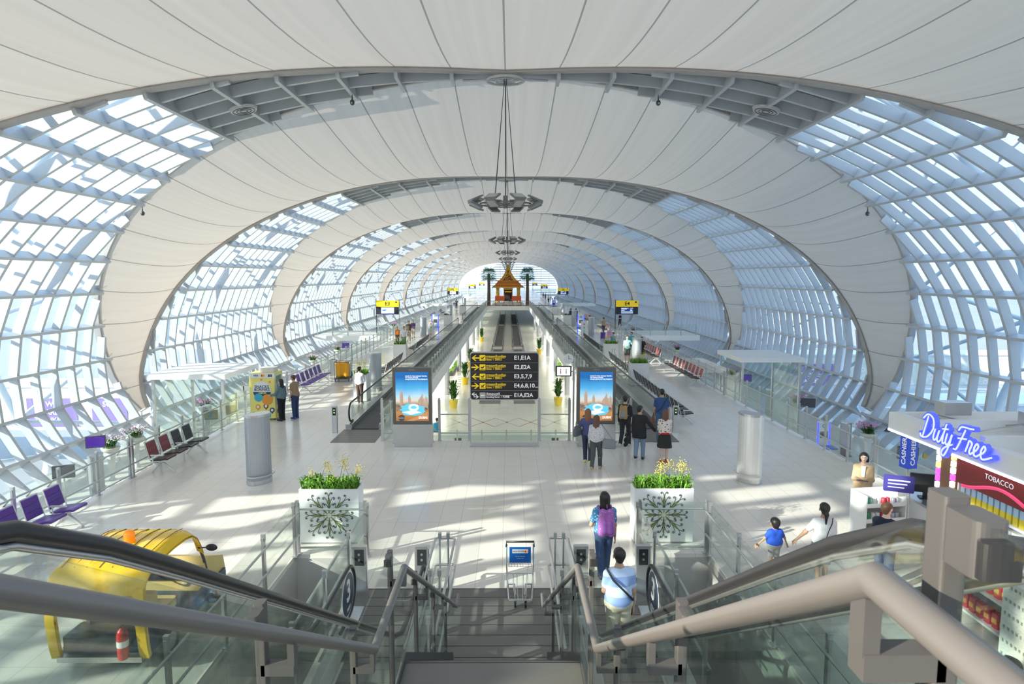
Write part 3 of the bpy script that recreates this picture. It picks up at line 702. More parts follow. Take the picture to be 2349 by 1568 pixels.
def V3(*a): return np.array(a, float)
def person(label, loc, yaw=0.0, h=1.68, skin='light', hair='black', hairstyle='short', top=(0.5, 0.5, 0.5), sleeve='short', bottom=(0.1, 0.1, 0.2), legs='trousers',
           shoe=(0.05, 0.05, 0.05), step=0.0, armL='down', armR='down', res=0.012, build=1.0, lean=0.0, turn=0.0, coat=None, sit=False, topmat=None, botmat=None, hairlen=0.3, group=None, belt=None, face=True):
    """figure facing local +Y; step = half stride; arms: down, swing+, swing-, fwd, bag, hip, up or explicit (elbow, wrist)"""
    t = thing('person', label, 'person', loc, yaw, group)
    s = h / 1.70; b = build
    sk = SK[skin]
    f = V3(0, 1, 0)
    hipz = 0.93 * s
    if sit: hipz = 0.50 * s
    lz = lambda z, y=0.0: V3(0, lean * (z - hipz) + y, z)
    pel = V3(0, 0, hipz + 0.02); wst = lz(hipz + 0.16 * s); chs = lz(hipz + 0.36 * s); nk = lz(hipz + 0.53 * s); hd = lz(hipz + 0.685 * s, 0.015)
    hips = {q: V3(q * 0.09 * s, 0, hipz) for q in (-1, 1)}
    body = []; ks, an = {}, {}
    for q in (-1, 1):
        st = step * q
        if sit: kn = V3(q * 0.11, 0.43 * s, hipz + 0.0); ak = V3(q * 0.12, 0.42 * s, 0.08)
        else:
            ak = V3(q * 0.085 * s, st, 0.085 + (0.07 if st < -0.1 else 0)); kn = V3(q * 0.09 * s, st * 0.45 + abs(st) * 0.22 + 0.015, 0.49 * s - abs(st) * 0.05)
        ks[q] = kn; an[q] = ak
        body += [(hips[q], kn, 0.082 * s * b, 0.055 * s), (kn, ak + V3(0, 0, 0.0), 0.054 * s, 0.036 * s), (kn - V3(0, 0.015, 0.08), kn + (ak - kn) * 0.45 - V3(0, 0.02, 0), 0.045 * s, 0.040 * s)]
        tp = -0.25 if (not sit and step and st < -0.1) else 0
        body += [(ak + V3(0, -0.03, -0.035), ak + V3(0, 0.13, -0.045 + tp * 0.13), 0.036, 0.030)]
    body += [(pel + V3(-0.07 * b, 0, 0), pel + V3(0.07 * b, 0, 0), 0.105 * s, 0.105 * s, 0.05), (pel, wst, 0.12 * s * b, 0.11 * s * b, 0.05),
             (wst + V3(-0.04, 0, 0), chs + V3(-0.06 * b, 0, 0), 0.10 * s * b, 0.115 * s, 0.05), (wst + V3(0.04, 0, 0), chs + V3(0.06 * b, 0, 0), 0.10 * s * b, 0.115 * s, 0.05)]
    sh = {q: chs + V3(q * 0.158 * s * (0.6 + 0.4 * b), -0.01, 0.072 * s) for q in (-1, 1)}
    body += [(sh[-1], sh[1], 0.052 * s, 0.052 * s, 0.05), (sh[-1] + V3(0.02, 0, 0.015), nk - V3(0, 0.01, 0.01), 0.04 * s, 0.045 * s, 0.03), (sh[1] + V3(-0.02, 0, 0.015), nk - V3(0, 0.01, 0.01), 0.04 * s, 0.045 * s, 0.03), (chs + V3(0, 0, 0.08), nk, 0.07 * s, 0.052 * s, 0.04), (nk, hd - V3(0, 0.01, 0.06), 0.050 * s, 0.050 * s, 0.03)]
    # head, turned about z
    c, q_ = cos(turn), sin(turn); hv = lambda x, y, z: hd + V3(x * c - y * q_, x * q_ + y * c, z)
    body += [(hv(0, -0.018, 0.025), hv(0, 0.015, 0.02), 0.083, 0.076, 0.03), (hv(0, 0.03, -0.02), hv(0, 0.042, -0.075), 0.058, 0.036, 0.03),
             (hv(0, 0.088, 0.008), hv(0, 0.103, -0.022), 0.010, 0.014, 0.014)]
    for e in (-1, 1): body.append((hv(e * 0.082, -0.005, 0.015), hv(e * 0.085, -0.008, -0.025), 0.014, 0.010, 0.010))
    el, wr = {}, {}
    U, Lo = 0.285 * s, 0.245 * s
    for q, arm in ((-1, armL), (1, armR)):
        S0 = sh[q]
        if isinstance(arm, str):
            d1, d2 = {'down': ((0.16 * q, 0.02, -1), (0.06 * q, 0.16, -1)), 'swing+': ((0.14 * q, 0.38, -1), (0.02 * q, 0.85, -1)), 'swing-': ((0.16 * q, -0.45, -1), (0.08 * q, -0.15, -1)),
                      'fwd': ((0.12 * q, 0.25, -1), (-0.45 * q, 1, 0.12)), 'phone': ((0.15 * q, 0.3, -1), (-0.5 * q, 0.8, 0.75)), 'hip': ((0.55 * q, -0.2, -1), (-0.7 * q, 0.35, -0.5)),
                      'out': ((0.7 * q, 0.1, -0.9), (0.5 * q, 0.4, -0.8)), 'lap': ((0.1 * q, 0.3, -1), (-0.2 * q, 1, -0.25)), 'hold': ((0.2 * q, 0.5, -1), (0, 1, -0.15)), 'strap': ((0.35 * q, 0.05, -1), (-0.55 * q, 0.7, 0.9))}[arm]
        else: d1, d2 = arm
        d1 = V3(*d1); d2 = V3(*d2); d1 /= np.linalg.norm(d1); d2 /= np.linalg.norm(d2)
        E0 = S0 + d1 * U; W0 = E0 + d2 * Lo; el[q] = E0; wr[q] = W0
        body += [(S0, E0, 0.050 * s * (0.5 + 0.5 * b), 0.039 * s), (E0, W0, 0.038 * s, 0.025 * s)]
        # palm and fingers, slightly curled; thumb from the side of the palm
        up = V3(0, 0, 1) if abs(d2[2]) < 0.8 else V3(0, 1, 0)
        sd = np.cross(d2, V3(1, 0, 0)); sd /= np.linalg.norm(sd)      # finger spread axis
        pn = np.cross(sd, d2) * (1 if np.cross(sd, d2)[0] * -q > 0 else -1)   # palm faces the body
        if res <= 0.02:
            m0 = W0 + d2 * 0.028
            body += [(m0 + sd * 0.016, m0 + d2 * 0.05 + sd * 0.026, 0.016, 0.013, 0.012), (m0 - sd * 0.016, m0 + d2 * 0.05 - sd * 0.024, 0.016, 0.013, 0.012)]
            for i, (o_, ln) in enumerate(((-0.034, 0.052), (-0.012, 0.064), (0.011, 0.070), (0.033, 0.062))):
                r0 = m0 + d2 * 0.055 + sd * o_ * 0.85; m1 = r0 + d2 * ln * 0.55 + sd * o_ * 0.12; tip = m1 + (d2 * 0.8 + pn * 0.6) * ln * 0.5
                body += [(r0, m1, 0.0088, 0.008, 0.004), (m1, tip, 0.008, 0.007, 0.004)]
            th0 = m0 + sd * 0.026 + d2 * 0.005; th1 = th0 + sd * 0.030 + d2 * 0.025 + pn * 0.012
            body += [(th0, th1, 0.012, 0.010, 0.008), (th1, th1 + d2 * 0.028 + pn * 0.01, 0.010, 0.008, 0.004)]
        else: body.append((W0, W0 + d2 * 0.14, 0.028, 0.018))
    sdf_obj('body', body, res, sk, t)
    g = 0.014
    # trousers / shorts / skirt
    bm_ = botmat or fabric(bottom)
    if legs in ('trousers', 'shorts'):
        pr = []
        for q in (-1, 1):
            pr.append((hips[q], ks[q], 0.086 * s * b + g, 0.058 * s + g))
            if legs == 'trousers': pr.append((ks[q], an[q] + V3(0, 0, 0.0), 0.058 * s + g, 0.046 * s + g))
            elif not sit: pr.append((ks[q], ks[q] - V3(0, 0, 0.02), 0.058 * s + g + 0.02, 0.058 * s + g + 0.02))
        pr += [(pel + V3(-0.07 * b, 0, 0), pel + V3(0.07 * b, 0, 0), 0.107 * s + g, 0.107 * s + g, 0.05), (pel, pel + V3(0, 0, 0.06), 0.122 * s * b + g, 0.118 * s * b + g, 0.05)]
        cut = [((0, 0, 0.045), (0, 0, -1)), ((0, 0, hipz + 0.13 * s), (0, 0, 1))]
        if legs == 'shorts' and not sit: cut[0] = ((0, 0, ks[1][2] + 0.02), (0, 0, -1))
        sdf_obj('trousers' if legs == 'trousers' else 'shorts', pr, max(res, 0.013), bm_, t, 0.03, cut)
    elif legs == 'skirt':
        pr = [(pel + V3(0, 0, 0.07), V3(0, 0.02, 0.50 * s), 0.13 * s * b, 0.23 * s)]
        pr += [(pel + V3(x, 0, 0.05), V3(x * 2.2, y, 0.48 * s), 0.10 * s, 0.10 * s) for x, y in ((-0.06, 0.08), (0.06, 0.08), (-0.06, -0.08), (0.06, -0.08))]
        sdf_obj('skirt', pr, max(res, 0.014), bm_, t, 0.04, [((0, 0, 0.52 * s), (0, 0, -1)), ((0, 0, hipz + 0.14 * s), (0, 0, 1))])
    # top
    tm = topmat or fabric(top)
    pr = [(pel + V3(-0.065 * b, 0, 0.04), pel + V3(0.065 * b, 0, 0.04), 0.112 * s + g * 1.6, 0.112 * s + g * 1.6, 0.05), (pel + V3(0, 0, 0.03), wst, 0.124 * s * b + g * 1.7, 0.116 * s * b + g * 1.5, 0.05),
          (wst + V3(-0.04, 0, 0), chs + V3(-0.06 * b, 0, 0), 0.103 * s * b + g, 0.117 * s + g, 0.05), (wst + V3(0.04, 0, 0), chs + V3(0.06 * b, 0, 0), 0.103 * s * b + g, 0.117 * s + g, 0.05),
          (sh[-1], sh[1], 0.053 * s + g, 0.053 * s + g, 0.05), (sh[-1] + V3(0.02, 0, 0.015), nk - V3(0, 0.01, 0.03), 0.042 * s + g * .7, 0.045 * s + g * .7, 0.03), (sh[1] + V3(-0.02, 0, 0.015), nk - V3(0, 0.01, 0.03), 0.042 * s + g * .7, 0.045 * s + g * .7, 0.03), (chs + V3(0, 0, 0.06), nk - V3(0, 0, 0.03), 0.072 * s + g * 0.7, 0.055 * s + g * 0.7, 0.03)]
    if coat: pr += [(pel + V3(x, 0, 0.03), V3(x * 1.5, -0.02, hipz - 0.16 * s), 0.115 * s + g, 0.12 * s + g, 0.05) for x in (-0.06, 0.06)]
    for q in (-1, 1):
        if sleeve == 'none': continue
        fr = 1.0 if sleeve == 'long' else 0.62
        pr.append((sh[q], sh[q] + (el[q] - sh[q]) * fr, 0.053 * s + g, 0.047 * s + g))
        if sleeve == 'long': pr.append((el[q], el[q] + (wr[q] - el[q]) * 0.93, 0.043 * s + g, 0.032 * s + g))
    lowz = hipz - (0.22 * s if coat else (-0.06 * s if legs == 'skirt' else 0.07 * s))
    cut = [((0, 0, nk[2] + 0.005), (0, lean * -0.3, 1))]
    if not (sleeve == 'long' or sleeve == 'short'): cut.append(((0, 0, lowz), (0, 0, -1)))
    # hem: cut only near the torso by dropping the lowest primitives there
    shirt = sdf_obj('jacket' if coat else 'shirt', [p for p in pr], max(res, 0.013), tm, t, 0.03, cut + ([((0, 0, lowz), (0, 0, -1))] if all(wr[q][2] > lowz for q in wr) or sleeve != 'long' else []))
    if belt: MB().lathe([(0.125 * s * b + 0.048, 0), (0.125 * s * b + 0.046, 0.05)], (0, 0, hipz + 0.04 * s), 20, sx=1.12, sy=0.95).build('belt', fabric(belt), t)
    # shoes
    for q in (-1, 1):
        tp = -0.25 if (not sit and step and step * q < -0.1) else 0
        a = an[q] + V3(0, -0.045, -0.04); e = an[q] + V3(0, 0.15, -0.045 + tp * 0.14)
        sdf_obj('shoe', [(a, e, 0.043, 0.036), (a + V3(0, 0.02, 0.03), a + V3(0, 0.05, 0.03), 0.04, 0.04)], 0.014, fabric(shoe), t, 0.02, [((0, 0, 0.003), (0, 0, -1))] if tp == 0 else ())
    # hair
    hp = [(hv(0, -0.03, 0.042), hv(0, 0.005, 0.045), 0.088, 0.082, 0.03), (hv(0, -0.05, 0.0), hv(0, -0.045, -0.04), 0.066, 0.055, 0.03)]
    if hairstyle == 'bob': hp += [(hv(e * 0.06, -0.02, 0.03), hv(e * 0.07, 0.0, -0.10), 0.045, 0.035) for e in (-1, 1)] + [(hv(0, -0.055, 0.0), hv(0, -0.05, -0.10), 0.065, 0.05)]
    if hairstyle == 'long': hp += [(hv(e * 0.05, -0.04, 0.03), hv(e * 0.06, -0.075, -hairlen), 0.05, 0.035) for e in (-1, 1)] + [(hv(0, -0.06, 0.0), hv(0, -0.10, -hairlen - 0.04), 0.068, 0.035)]
    if hairstyle == 'pony': hp += [(hv(0, -0.09, 0.03), hv(0, -0.13, -0.06), 0.035, 0.035), (hv(0, -0.13, -0.06), hv(0, -0.115, -hairlen), 0.035, 0.012)]
    cutn = V3(-q_ * 1.0, c * 1.0, -0.55); cutn /= np.linalg.norm(cutn)
    sdf_obj('hair', hp, max(0.012, min(res, 0.02)), HAIR[hair], t, 0.02, [(hv(0, 0.055, 0.03), cutn)])
    if face and res < 0.03:
        fm = MB()
        for e in (-1, 1): fm.ell(tuple(hv(e * 0.031, 0.079, 0.022)), (0.011, 0.006, 0.006), 0, 8, 6); 
        fm.ell(tuple(hv(0, 0.079, -0.052)), (0.022, 0.008, 0.007), 1, 8, 6)
        for e in (-1, 1): fm.ell(tuple(hv(e * 0.032, 0.082, 0.042)), (0.016, 0.005, 0.0035), 0, 8, 4)
        fm.build('facial_features', [M['eye'], M['lip']], t)
    t['_wr'] = 0; del t['_wr']
    return t, dict(wr=wr, el=el, sh=sh, hd=hd, hipz=hipz, chs=chs, s=s, nk=nk)
def w2(t, p):
    return Matrix.Rotation(t.rotation_euler.z, 3, 'Z') @ Vector(p) + Vector(t.location)
def worn(name, label, cat, t, mb, mt):
    """a thing carried by a person: top-level, same frame as the person"""
    o = mb.build(name, mt); o.location = t.location; o.rotation_euler.z = t.rotation_euler.z; tag(o, label, cat); return o
def backpack(t, d, label, c1, c2, size=1.0):
    r = thing('backpack', label, 'backpack', t.location, t.rotation_euler.z)
    c = d['chs']; y = c[1] - 0.215; z = c[2] - 0.05; w, dp, hh = 0.145 * size, 0.06 * size, 0.21 * size
    sdf_obj('bag_body', [(V3(q * w * 0.55, y, z - hh), V3(q * w * 0.5, y + 0.01, z + hh * 0.8), 0.085 * size, 0.07 * size, 0.06) for q in (-1, 1)], 0.014, c1, r, 0.06)
    sdf_obj('front_pocket', [(V3(q * w * 0.4, y - 0.07, z - hh * 0.8), V3(q * w * 0.35, y - 0.06, z - hh * 0.05), 0.06 * size, 0.05 * size, 0.05) for q in (-1, 1)], 0.014, c2, r, 0.05)
    MB().tube([(0, y + 0.03, z + hh + 0.05), (0, y, z + hh + 0.11), (0, y - 0.02, z + hh + 0.04)], 0.008).build('grab_loop', c2, r)
    for q in (-1, 1):
        x = q * 0.115
        MB().tube([(x, y + 0.07, z + hh * 0.75), (x, c[1] - 0.02, c[2] + 0.185), (x, c[1] + 0.11, c[2] + 0.12), (x * 1.1, c[1] + 0.145, c[2] - 0.02), (x * 1.35, c[1] + 0.04, c[2] - 0.19), (x * 1.1, y + 0.08, z - hh * 0.8)], 0.014, 8).build('shoulder_strap', c2, r)
    return r
def handbag(label, loc, rz, w, hgt, dpt, mt, strap_pts=None, name='handbag'):
    r = thing(name, label, 'bag', loc, rz)
    sdf_obj('bag_body', [(V3(-w / 2 + 0.03, 0, -hgt / 2 + 0.03), V3(w / 2 - 0.03, 0, -hgt / 2 + 0.03), 0.03 + dpt / 4, 0.03 + dpt / 4), (V3(-w / 2 + 0.04, 0, hgt / 2 - 0.03), V3(w / 2 - 0.04, 0, hgt / 2 - 0.03), 0.03, 0.03), (V3(-w / 2 + 0.04, 0, 0), V3(w / 2 - 0.04, 0, 0), 0.03 + dpt / 4, 0.03 + dpt / 4, 0.08)], 0.013, mt, r, 0.08)
    if strap_pts: MB().tube(strap_pts, 0.008, 6).build('strap', mt, r)
    else: MB().tube([(-w * 0.3, 0, hgt / 2 - 0.02), (-w * 0.25, 0, hgt / 2 + 0.12), (w * 0.25, 0, hgt / 2 + 0.12), (w * 0.3, 0, hgt / 2 - 0.02)], 0.008, 6).build('handle', mt, r)
    return r
def at(px, py, z=0.0):
    g = G(px, py, z); return g

FB = fabric
# --- woman with purple backpack
t, d = person('woman in blue patterned tee and jeans with long dark hair, walking away from the stair', (1.93, 11.5, 0.003), 0.05, 1.66, 'tan', 'black', 'long', top=(0.05, 0.22, 0.42), topmat=FB((0.05, 0.22, 0.42), pat='dots', c2=(0.65, 0.75, 0.8), sc=22), bottom=(0.05, 0.09, 0.19), shoe=(0.1, 0.1, 0.12), step=0.16, armL='strap', armR='down', res=0.010, hairlen=0.34)
backpack(t, d, 'purple and pink patterned backpack on the woman walking away from the stair', FB((0.38, 0.13, 0.42), pat='dots', c2=(0.55, 0.30, 0.55), sc=26), FB((0.30, 0.10, 0.38)), 1.0)
# --- man in blue shirt on the escalator
t, d = person('man in light blue shirt with thinning dark hair, standing at the escalator foot', (1.72, 8.72, 0.10), 0.12, 1.70, 'tan', 'black', 'short', top=(0.30, 0.42, 0.68), topmat=FB((0.26, 0.38, 0.66), pat='stripe', c2=(0.50, 0.62, 0.82), sc=1.1), bottom=(0.55, 0.50, 0.36), shoe=(0.05, 0.05, 0.05), armL='fwd', armR='down', res=0.010, build=1.15)
worn('bag_strap', 'black crossbody strap worn by the man in the light blue shirt', 'strap', t, MB().tube([(-0.20, -0.02, 1.47), (-0.13, -0.165, 1.34), (0.03, -0.20, 1.18), (0.17, -0.14, 1.02), (0.21, 0.0, 0.98)], 0.016, 6), M['black'])
worn('smartphone', 'black phone in the lowered hand of the man in light blue shirt', 'phone', t, MB().rbox(d['wr'][1][0] - 0.02, d['wr'][1][1] + 0.02, d['wr'][1][2] - 0.16, d['wr'][1][0] - 0.01, d['wr'][1][1] + 0.09, d['wr'][1][2] - 0.02, 0.004, axis='x'), M['black'])
# --- two women walking past the second poster
t, d = person('woman in white and grey print blouse with dark grey trousers and brown hair', (2.72, 18.3, 0.003), -0.35, 1.62, 'light', 'brown', 'long', topmat=FB((0.62, 0.60, 0.62), pat='dots', c2=(0.16, 0.15, 0.19), sc=34), sleeve='long', bottom=(0.08, 0.085, 0.09), shoe=(0.50, 0.36, 0.22), step=0.20, armL='down', armR='down', res=0.012, hairlen=0.2)
handbag('square grey shoulder bag carried by the woman in print blouse', (3.07, 18.12, 0.86), -0.3, 0.34, 0.26, 0.12, FB((0.22, 0.23, 0.25)), [(-0.12, 0.02, 0.12), (-0.2, 0.02, 0.35), (-0.22, 0.03, 0.55), (0.1, 0.0, 0.12)])
t, d = person('woman in navy top with auburn hair, half hidden behind the woman in print blouse', (2.55, 18.95, 0.003), -0.2, 1.68, 'light', 'auburn', 'long', top=(0.08, 0.10, 0.24), sleeve='short', bottom=(0.04, 0.05, 0.09), shoe=(0.75, 0.68, 0.2), step=-0.18, armL='hip', armR='down', res=0.013, hairlen=0.22)
handbag('dark grey slouchy shoulder bag under the arm of the auburn haired woman', (2.22, 18.85, 1.08), 0.9, 0.34, 0.30, 0.14, FB((0.13, 0.14, 0.15)))
# --- group of four at the poster
t, d = person('man in black hooded jacket and dark trousers carrying a tan backpack', (4.05, 20.9, 0.003), -0.5, 1.72, 'light', 'black', 'short', top=(0.02, 0.02, 0.022), sleeve='long', bottom=(0.03, 0.03, 0.035), shoe=(0.6, 0.6, 0.6), step=0.2, armL='down', armR='fwd', res=0.013)
backpack(t, d, 'tan backpack with grey pocket on the man in black jacket', FB((0.42, 0.27, 0.11)), FB((0.30, 0.30, 0.30)), 0.9)
t, d = person('man in dark blazer and pale blue jeans carrying a black case', (4.22, 19.35, 0.003), -0.45, 1.70, 'tan', 'black', 'short', top=(0.018, 0.02, 0.022), sleeve='long', bottom=(0.22, 0.30, 0.42), shoe=(0.05, 0.05, 0.05), step=0.12, armL='down', armR='out', res=0.013, build=1.1, coat=True, turn=-0.5)
handbag('black laptop case held by the man in dark blazer', (3.84, 19.5, 0.64), 1.2, 0.42, 0.36, 0.12, FB((0.015, 0.015, 0.017)))
t, d = person('tall man in navy polo shirt and blue jeans seen from behind', (5.42, 21.5, 0.012), -0.15, 1.84, 'tan', 'black', 'short', top=(0.035, 0.09, 0.24), bottom=(0.07, 0.14, 0.27), shoe=(0.08, 0.1, 0.15), step=0.1, armL='down', armR='down', res=0.013, build=1.2)
handbag('brown travel bag held low beside the man in navy polo', (5.0, 20.9, 0.92), 1.4, 0.42, 0.26, 0.16, FB((0.16, 0.08, 0.05)))
worn('bag_strap', 'dark crossbody strap worn by the man in navy polo', 'strap', t, MB().tube([(0.20, -0.03, 1.60), (0.1, -0.175, 1.44), (-0.03, -0.185, 1.22), (-0.17, -0.15, 1.1)], 0.014, 6), M['black'])
t, d = person('woman in cream patterned blouse, red belt and black skirt', (4.93, 19.05, 0.003), -0.1, 1.62, 'pale', 'brown', 'long', topmat=FB((0.72, 0.66, 0.60), pat='dots', c2=(0.10, 0.07, 0.07), sc=13), bottom=(0.025, 0.025, 0.025), legs='skirt', shoe=(0.65, 0.12, 0.06), step=0.06, armL='fwd', armR='fwd', res=0.012, belt=(0.6, 0.02, 0.03), hairlen=0.14)
# --- couple at the snack machine
t, d = person('woman in teal denim shirt and black trousers, facing the snack machine', (-8.92, 24.85, 0.003), 1.15, 1.66, 'light', 'black', 'long', top=(0.12, 0.19, 0.21), sleeve='long', bottom=(0.012, 0.013, 0.016), shoe=(0.03, 0.03, 0.03), armL='hold', armR='down', res=0.013, hairlen=0.2)
t, d = person('man in brown tee and dark jeans standing close behind the woman in teal', (-8.50, 25.22, 0.003), 1.2, 1.76, 'light', 'brown', 'short', top=(0.33, 0.22, 0.13), bottom=(0.03, 0.05, 0.13), shoe=(0.05, 0.12, 0.4), armL='down', armR='fwd', res=0.013, lean=0.08)
# --- person beside walkway
t, d = person('person in white hooded jacket and brown trousers at the walkway planter', (-6.62, 28.3, 0.003), -0.35, 1.66, 'light', 'black', 'short', top=(0.72, 0.73, 0.75), sleeve='long', bottom=(0.10, 0.06, 0.05), shoe=(0.7, 0.7, 0.7), armL='down', armR='phone', res=0.014)
# --- seller, tourist, mother and boy, head at the lower corner
t, d = person('shop assistant in beige blazer and glasses holding a tablet', (8.42, 14.35, 0.003), pi - 0.55, 1.60, 'pale', 'black', 'bob', top=(0.56, 0.40, 0.24), sleeve='long', bottom=(0.02, 0.02, 0.022), shoe=(0.02, 0.02, 0.02), armL='fwd', armR='fwd', res=0.010, coat=True)
tb = thing('tablet', 'dark tablet held by the shop assistant in beige blazer', 'tablet', t.location, t.rotation_euler.z)
z0 = d['wr'][1][2] + 0.02; yy = d['wr'][1][1] + 0.10
MB().bb((0, yy, z0), (0.24, 0.16, 0.012), 0, Matrix.Rotation(0.35, 3, 'X')).build('slate', M['darkgrey'], tb)
gl_ = MB()
for e in (-1, 1): gl_.tube([tuple(d['hd'] + V3(e * 0.033 + 0.024 * cos(a), 0.098, 0.02 + 0.017 * sin(a))) for a in [2 * pi * i / 12 for i in range(12)]], 0.0025, 5, closed=True)
gl_.cyl(tuple(d['hd'] + V3(-0.01, 0.1, 0.022)), tuple(d['hd'] + V3(0.01, 0.1, 0.022)), 0.002, n=5)
worn('eyeglasses', 'dark framed glasses worn by the shop assistant', 'glasses', t, gl_, M['black'])
MB().prism([(-0.05, 0.0), (0.05, 0.0), (0.035, -0.26), (-0.035, -0.26)], (0, d['chs'][1] + 0.135, d['nk'][2] - 0.02), (1, 0, 0), (0, -0.02, 1), (0, 0.012, 0)).build('white_collar', M['white'], t)
t, d = person('woman with short brown hair in black top looking at the sweets rack', (6.92, 10.95, 0.003), -0.9, 1.64, 'pale', 'brown', 'short', top=(0.012, 0.018, 0.035), sleeve='short', bottom=(0.06, 0.09, 0.18), shoe=(0.3, 0.3, 0.3), armL='fwd', armR='down', res=0.010, build=1.05, turn=-0.3)
t, d = person('woman with dark ponytail in white tee walking with the small boy', (5.85, 11.05, 0.003), -0.15, 1.60, 'tan', 'black', 'pony', top=(0.70, 0.70, 0.70), sleeve='short', bottom=(0.12, 0.13, 0.15), legs='shorts', shoe=(0.3, 0.15, 0.1), armL='out', armR='down', step=0.1, res=0.010, hairlen=0.25)
handbag('small black crossbody bag on the woman in white tee', (5.86, 10.86, 0.95), 0.0, 0.26, 0.2, 0.1, FB((0.02, 0.02, 0.02)), [(-0.05, 0.01, 0.08), (-0.01, 0.02, 0.22), (0.06, 0.04, 0.36), (0.11, 0.12, 0.44)])
t, d = person('small boy in blue tee with navy sleeves and grey shorts', (5.27, 11.75, 0.003), 0.1, 1.02, 'tan', 'black', 'short', top=(0.02, 0.09, 0.55), sleeve='short', bottom=(0.30, 0.30, 0.28), legs='shorts', shoe=(0.2, 0.2, 0.2), armL='out', armR='out', res=0.010, build=1.1)
t, d = person('dark haired person walking between escalator and shop at the frame corner', (5.42, 6.25, 0.003), 0.3, 1.68, 'tan', 'black', 'bob', top=(0.10, 0.10, 0.12), bottom=(0.05, 0.05, 0.08), res=0.014)
# --- further away on the shaded aisle
t, d = person('man in pale mint tee and olive shorts pulling a case, facing the stair', (8.02, 41.8, 0.003), pi - 0.1, 1.82, 'pale', 'brown', 'short', topmat=FB((0.42, 0.66, 0.62), pat='dots', c2=(0.16, 0.30, 0.30), sc=9), bottom=(0.09, 0.10, 0.08), legs='shorts', shoe=(0.15, 0.1, 0.08), armL='out', armR='down', res=0.016, build=1.15, step=0.08)
t, d = person('woman in black dress and sunglasses beside the man in mint tee', (9.15, 42.6, 0.003), pi - 0.1, 1.66, 'pale', 'black', 'long', top=(0.015, 0.015, 0.017), bottom=(0.02, 0.02, 0.02), legs='skirt', shoe=(0.1, 0.1, 0.1), armL='hip', armR='out', res=0.016, build=1.1, hairlen=0.14)
people_far = [
 ('child in orange tee walking beside the man in white', 912, 790, pi, 1.5, (0.80, 0.22, 0.03), (0.04, 0.05, 0.08), 'fair', 'trousers', 'down'),
 ('man in white tee and teal jeans walking toward the stair', 927, 800, pi, 1.78, (0.82, 0.82, 0.80), (0.08, 0.26, 0.27), 'brown', 'trousers', 'out'),
 ('man in dark brown tee and khaki trousers behind the man in white', 938, 783, pi, 1.82, (0.08, 0.06, 0.05), (0.45, 0.38, 0.26), 'brown', 'trousers', 'down'),
 ('woman in purple patterned tee and beige shorts beside the kiosk', 948, 776, pi, 1.70, (0.12, 0.07, 0.20), (0.55, 0.46, 0.33), 'fair', 'shorts', 'fwd'),
 ('cleaner in bright blue tee bending beside the planter', 1406, 812, 2.2, 1.60, (0.02, 0.30, 0.50), (0.05, 0.06, 0.1), 'black', 'trousers', 'hold'),
 ('traveller in beige shirt with dark bag near the pink suitcase', 1384, 768, 0.4, 1.74, (0.42, 0.32, 0.19), (0.06, 0.06, 0.08), 'brown', 'trousers', 'hip'),
 ('traveller in black top standing beside the blue kiosk', 1352, 760, 0.2, 1.70, (0.05, 0.04, 0.05), (0.08, 0.08, 0.1), 'black', 'trousers', 'down'),
 ('traveller in navy shirt walking away past the grey column', 1321, 740, 0.0, 1.78, (0.03, 0.07, 0.16), (0.03, 0.03, 0.04), 'black', 'trousers', 'down'),
 ('traveller in dark top leaning over luggage near the navy shirt man', 1309, 738, 0.3, 1.70, (0.05, 0.05, 0.13), (0.10, 0.08, 0.08), 'black', 'trousers', 'fwd'),
 ('traveller with teal tee behind the red seats', 1448, 815, 2.4, 1.70, (0.04, 0.42, 0.50), (0.08, 0.08, 0.1), 'black', 'trousers', 'down'),
 ('person in black top on the glass gate bridge', 1422, 752, 2.0, 1.70, (0.02, 0.02, 0.03), (0.04, 0.04, 0.05), 'black', 'trousers', 'fwd'),
 ('dark clothed traveller waiting far down the shaded aisle', 1272, 704, 0.5, 1.70, (0.03, 0.03, 0.04), (0.03, 0.03, 0.04), 'black', 'trousers', 'down'),
 ('traveller in pink top in the crowd far down the aisle', 1263, 697, 2.8, 1.68, (0.65, 0.16, 0.30), (0.05, 0.05, 0.08), 'black', 'trousers', 'down'),
 ('traveller in white shirt in the crowd far down the aisle', 1258, 694, 0.1, 1.72, (0.7, 0.7, 0.7), (0.04, 0.04, 0.06), 'black', 'trousers', 'down'),
 ('traveller in grey jacket at the back of the aisle crowd', 1251, 688, 3.0, 1.75, (0.18, 0.18, 0.2), (0.04, 0.04, 0.06), 'black', 'trousers', 'down'),
 ('traveller in violet top at the back of the aisle crowd', 1246, 684, 0.0, 1.65, (0.25, 0.15, 0.45), (0.04, 0.04, 0.06), 'black', 'trousers', 'down'),
 ('dark figure near the purple seats far along the sunny aisle', 1063, 700, 0.3, 1.72, (0.04, 0.04, 0.08), (0.03, 0.03, 0.05), 'black', 'trousers', 'down'),
 ('walker in dark coat close to the second sunny gate sign', 1047, 708, 0.0, 1.75, (0.06, 0.05, 0.06), (0.04, 0.04, 0.05), 'black', 'trousers', 'down'),
]
for lab, px, py, yw, hh, tc_, bc_, hr, lg, am in people_far:
    g = G(px, py, 0); person(lab, (g.x, g.y, 0.003), yw, hh, 'light', hr, 'short', top=tc_, bottom=bc_, legs=lg, armL=am, armR='down', res=0.028 if g.y < 75 else 0.045, step=0.12, face=False)
t, d = person('person in sky blue tee sitting low beside the guard glass on the lower level', (-4.2, 37.4, -3.97), 0.4, 1.65, 'tan', 'black', 'short', top=(0.03, 0.30, 0.50), bottom=(0.04, 0.05, 0.08), sit=True, armL='lap', armR='lap', res=0.02, face=False)

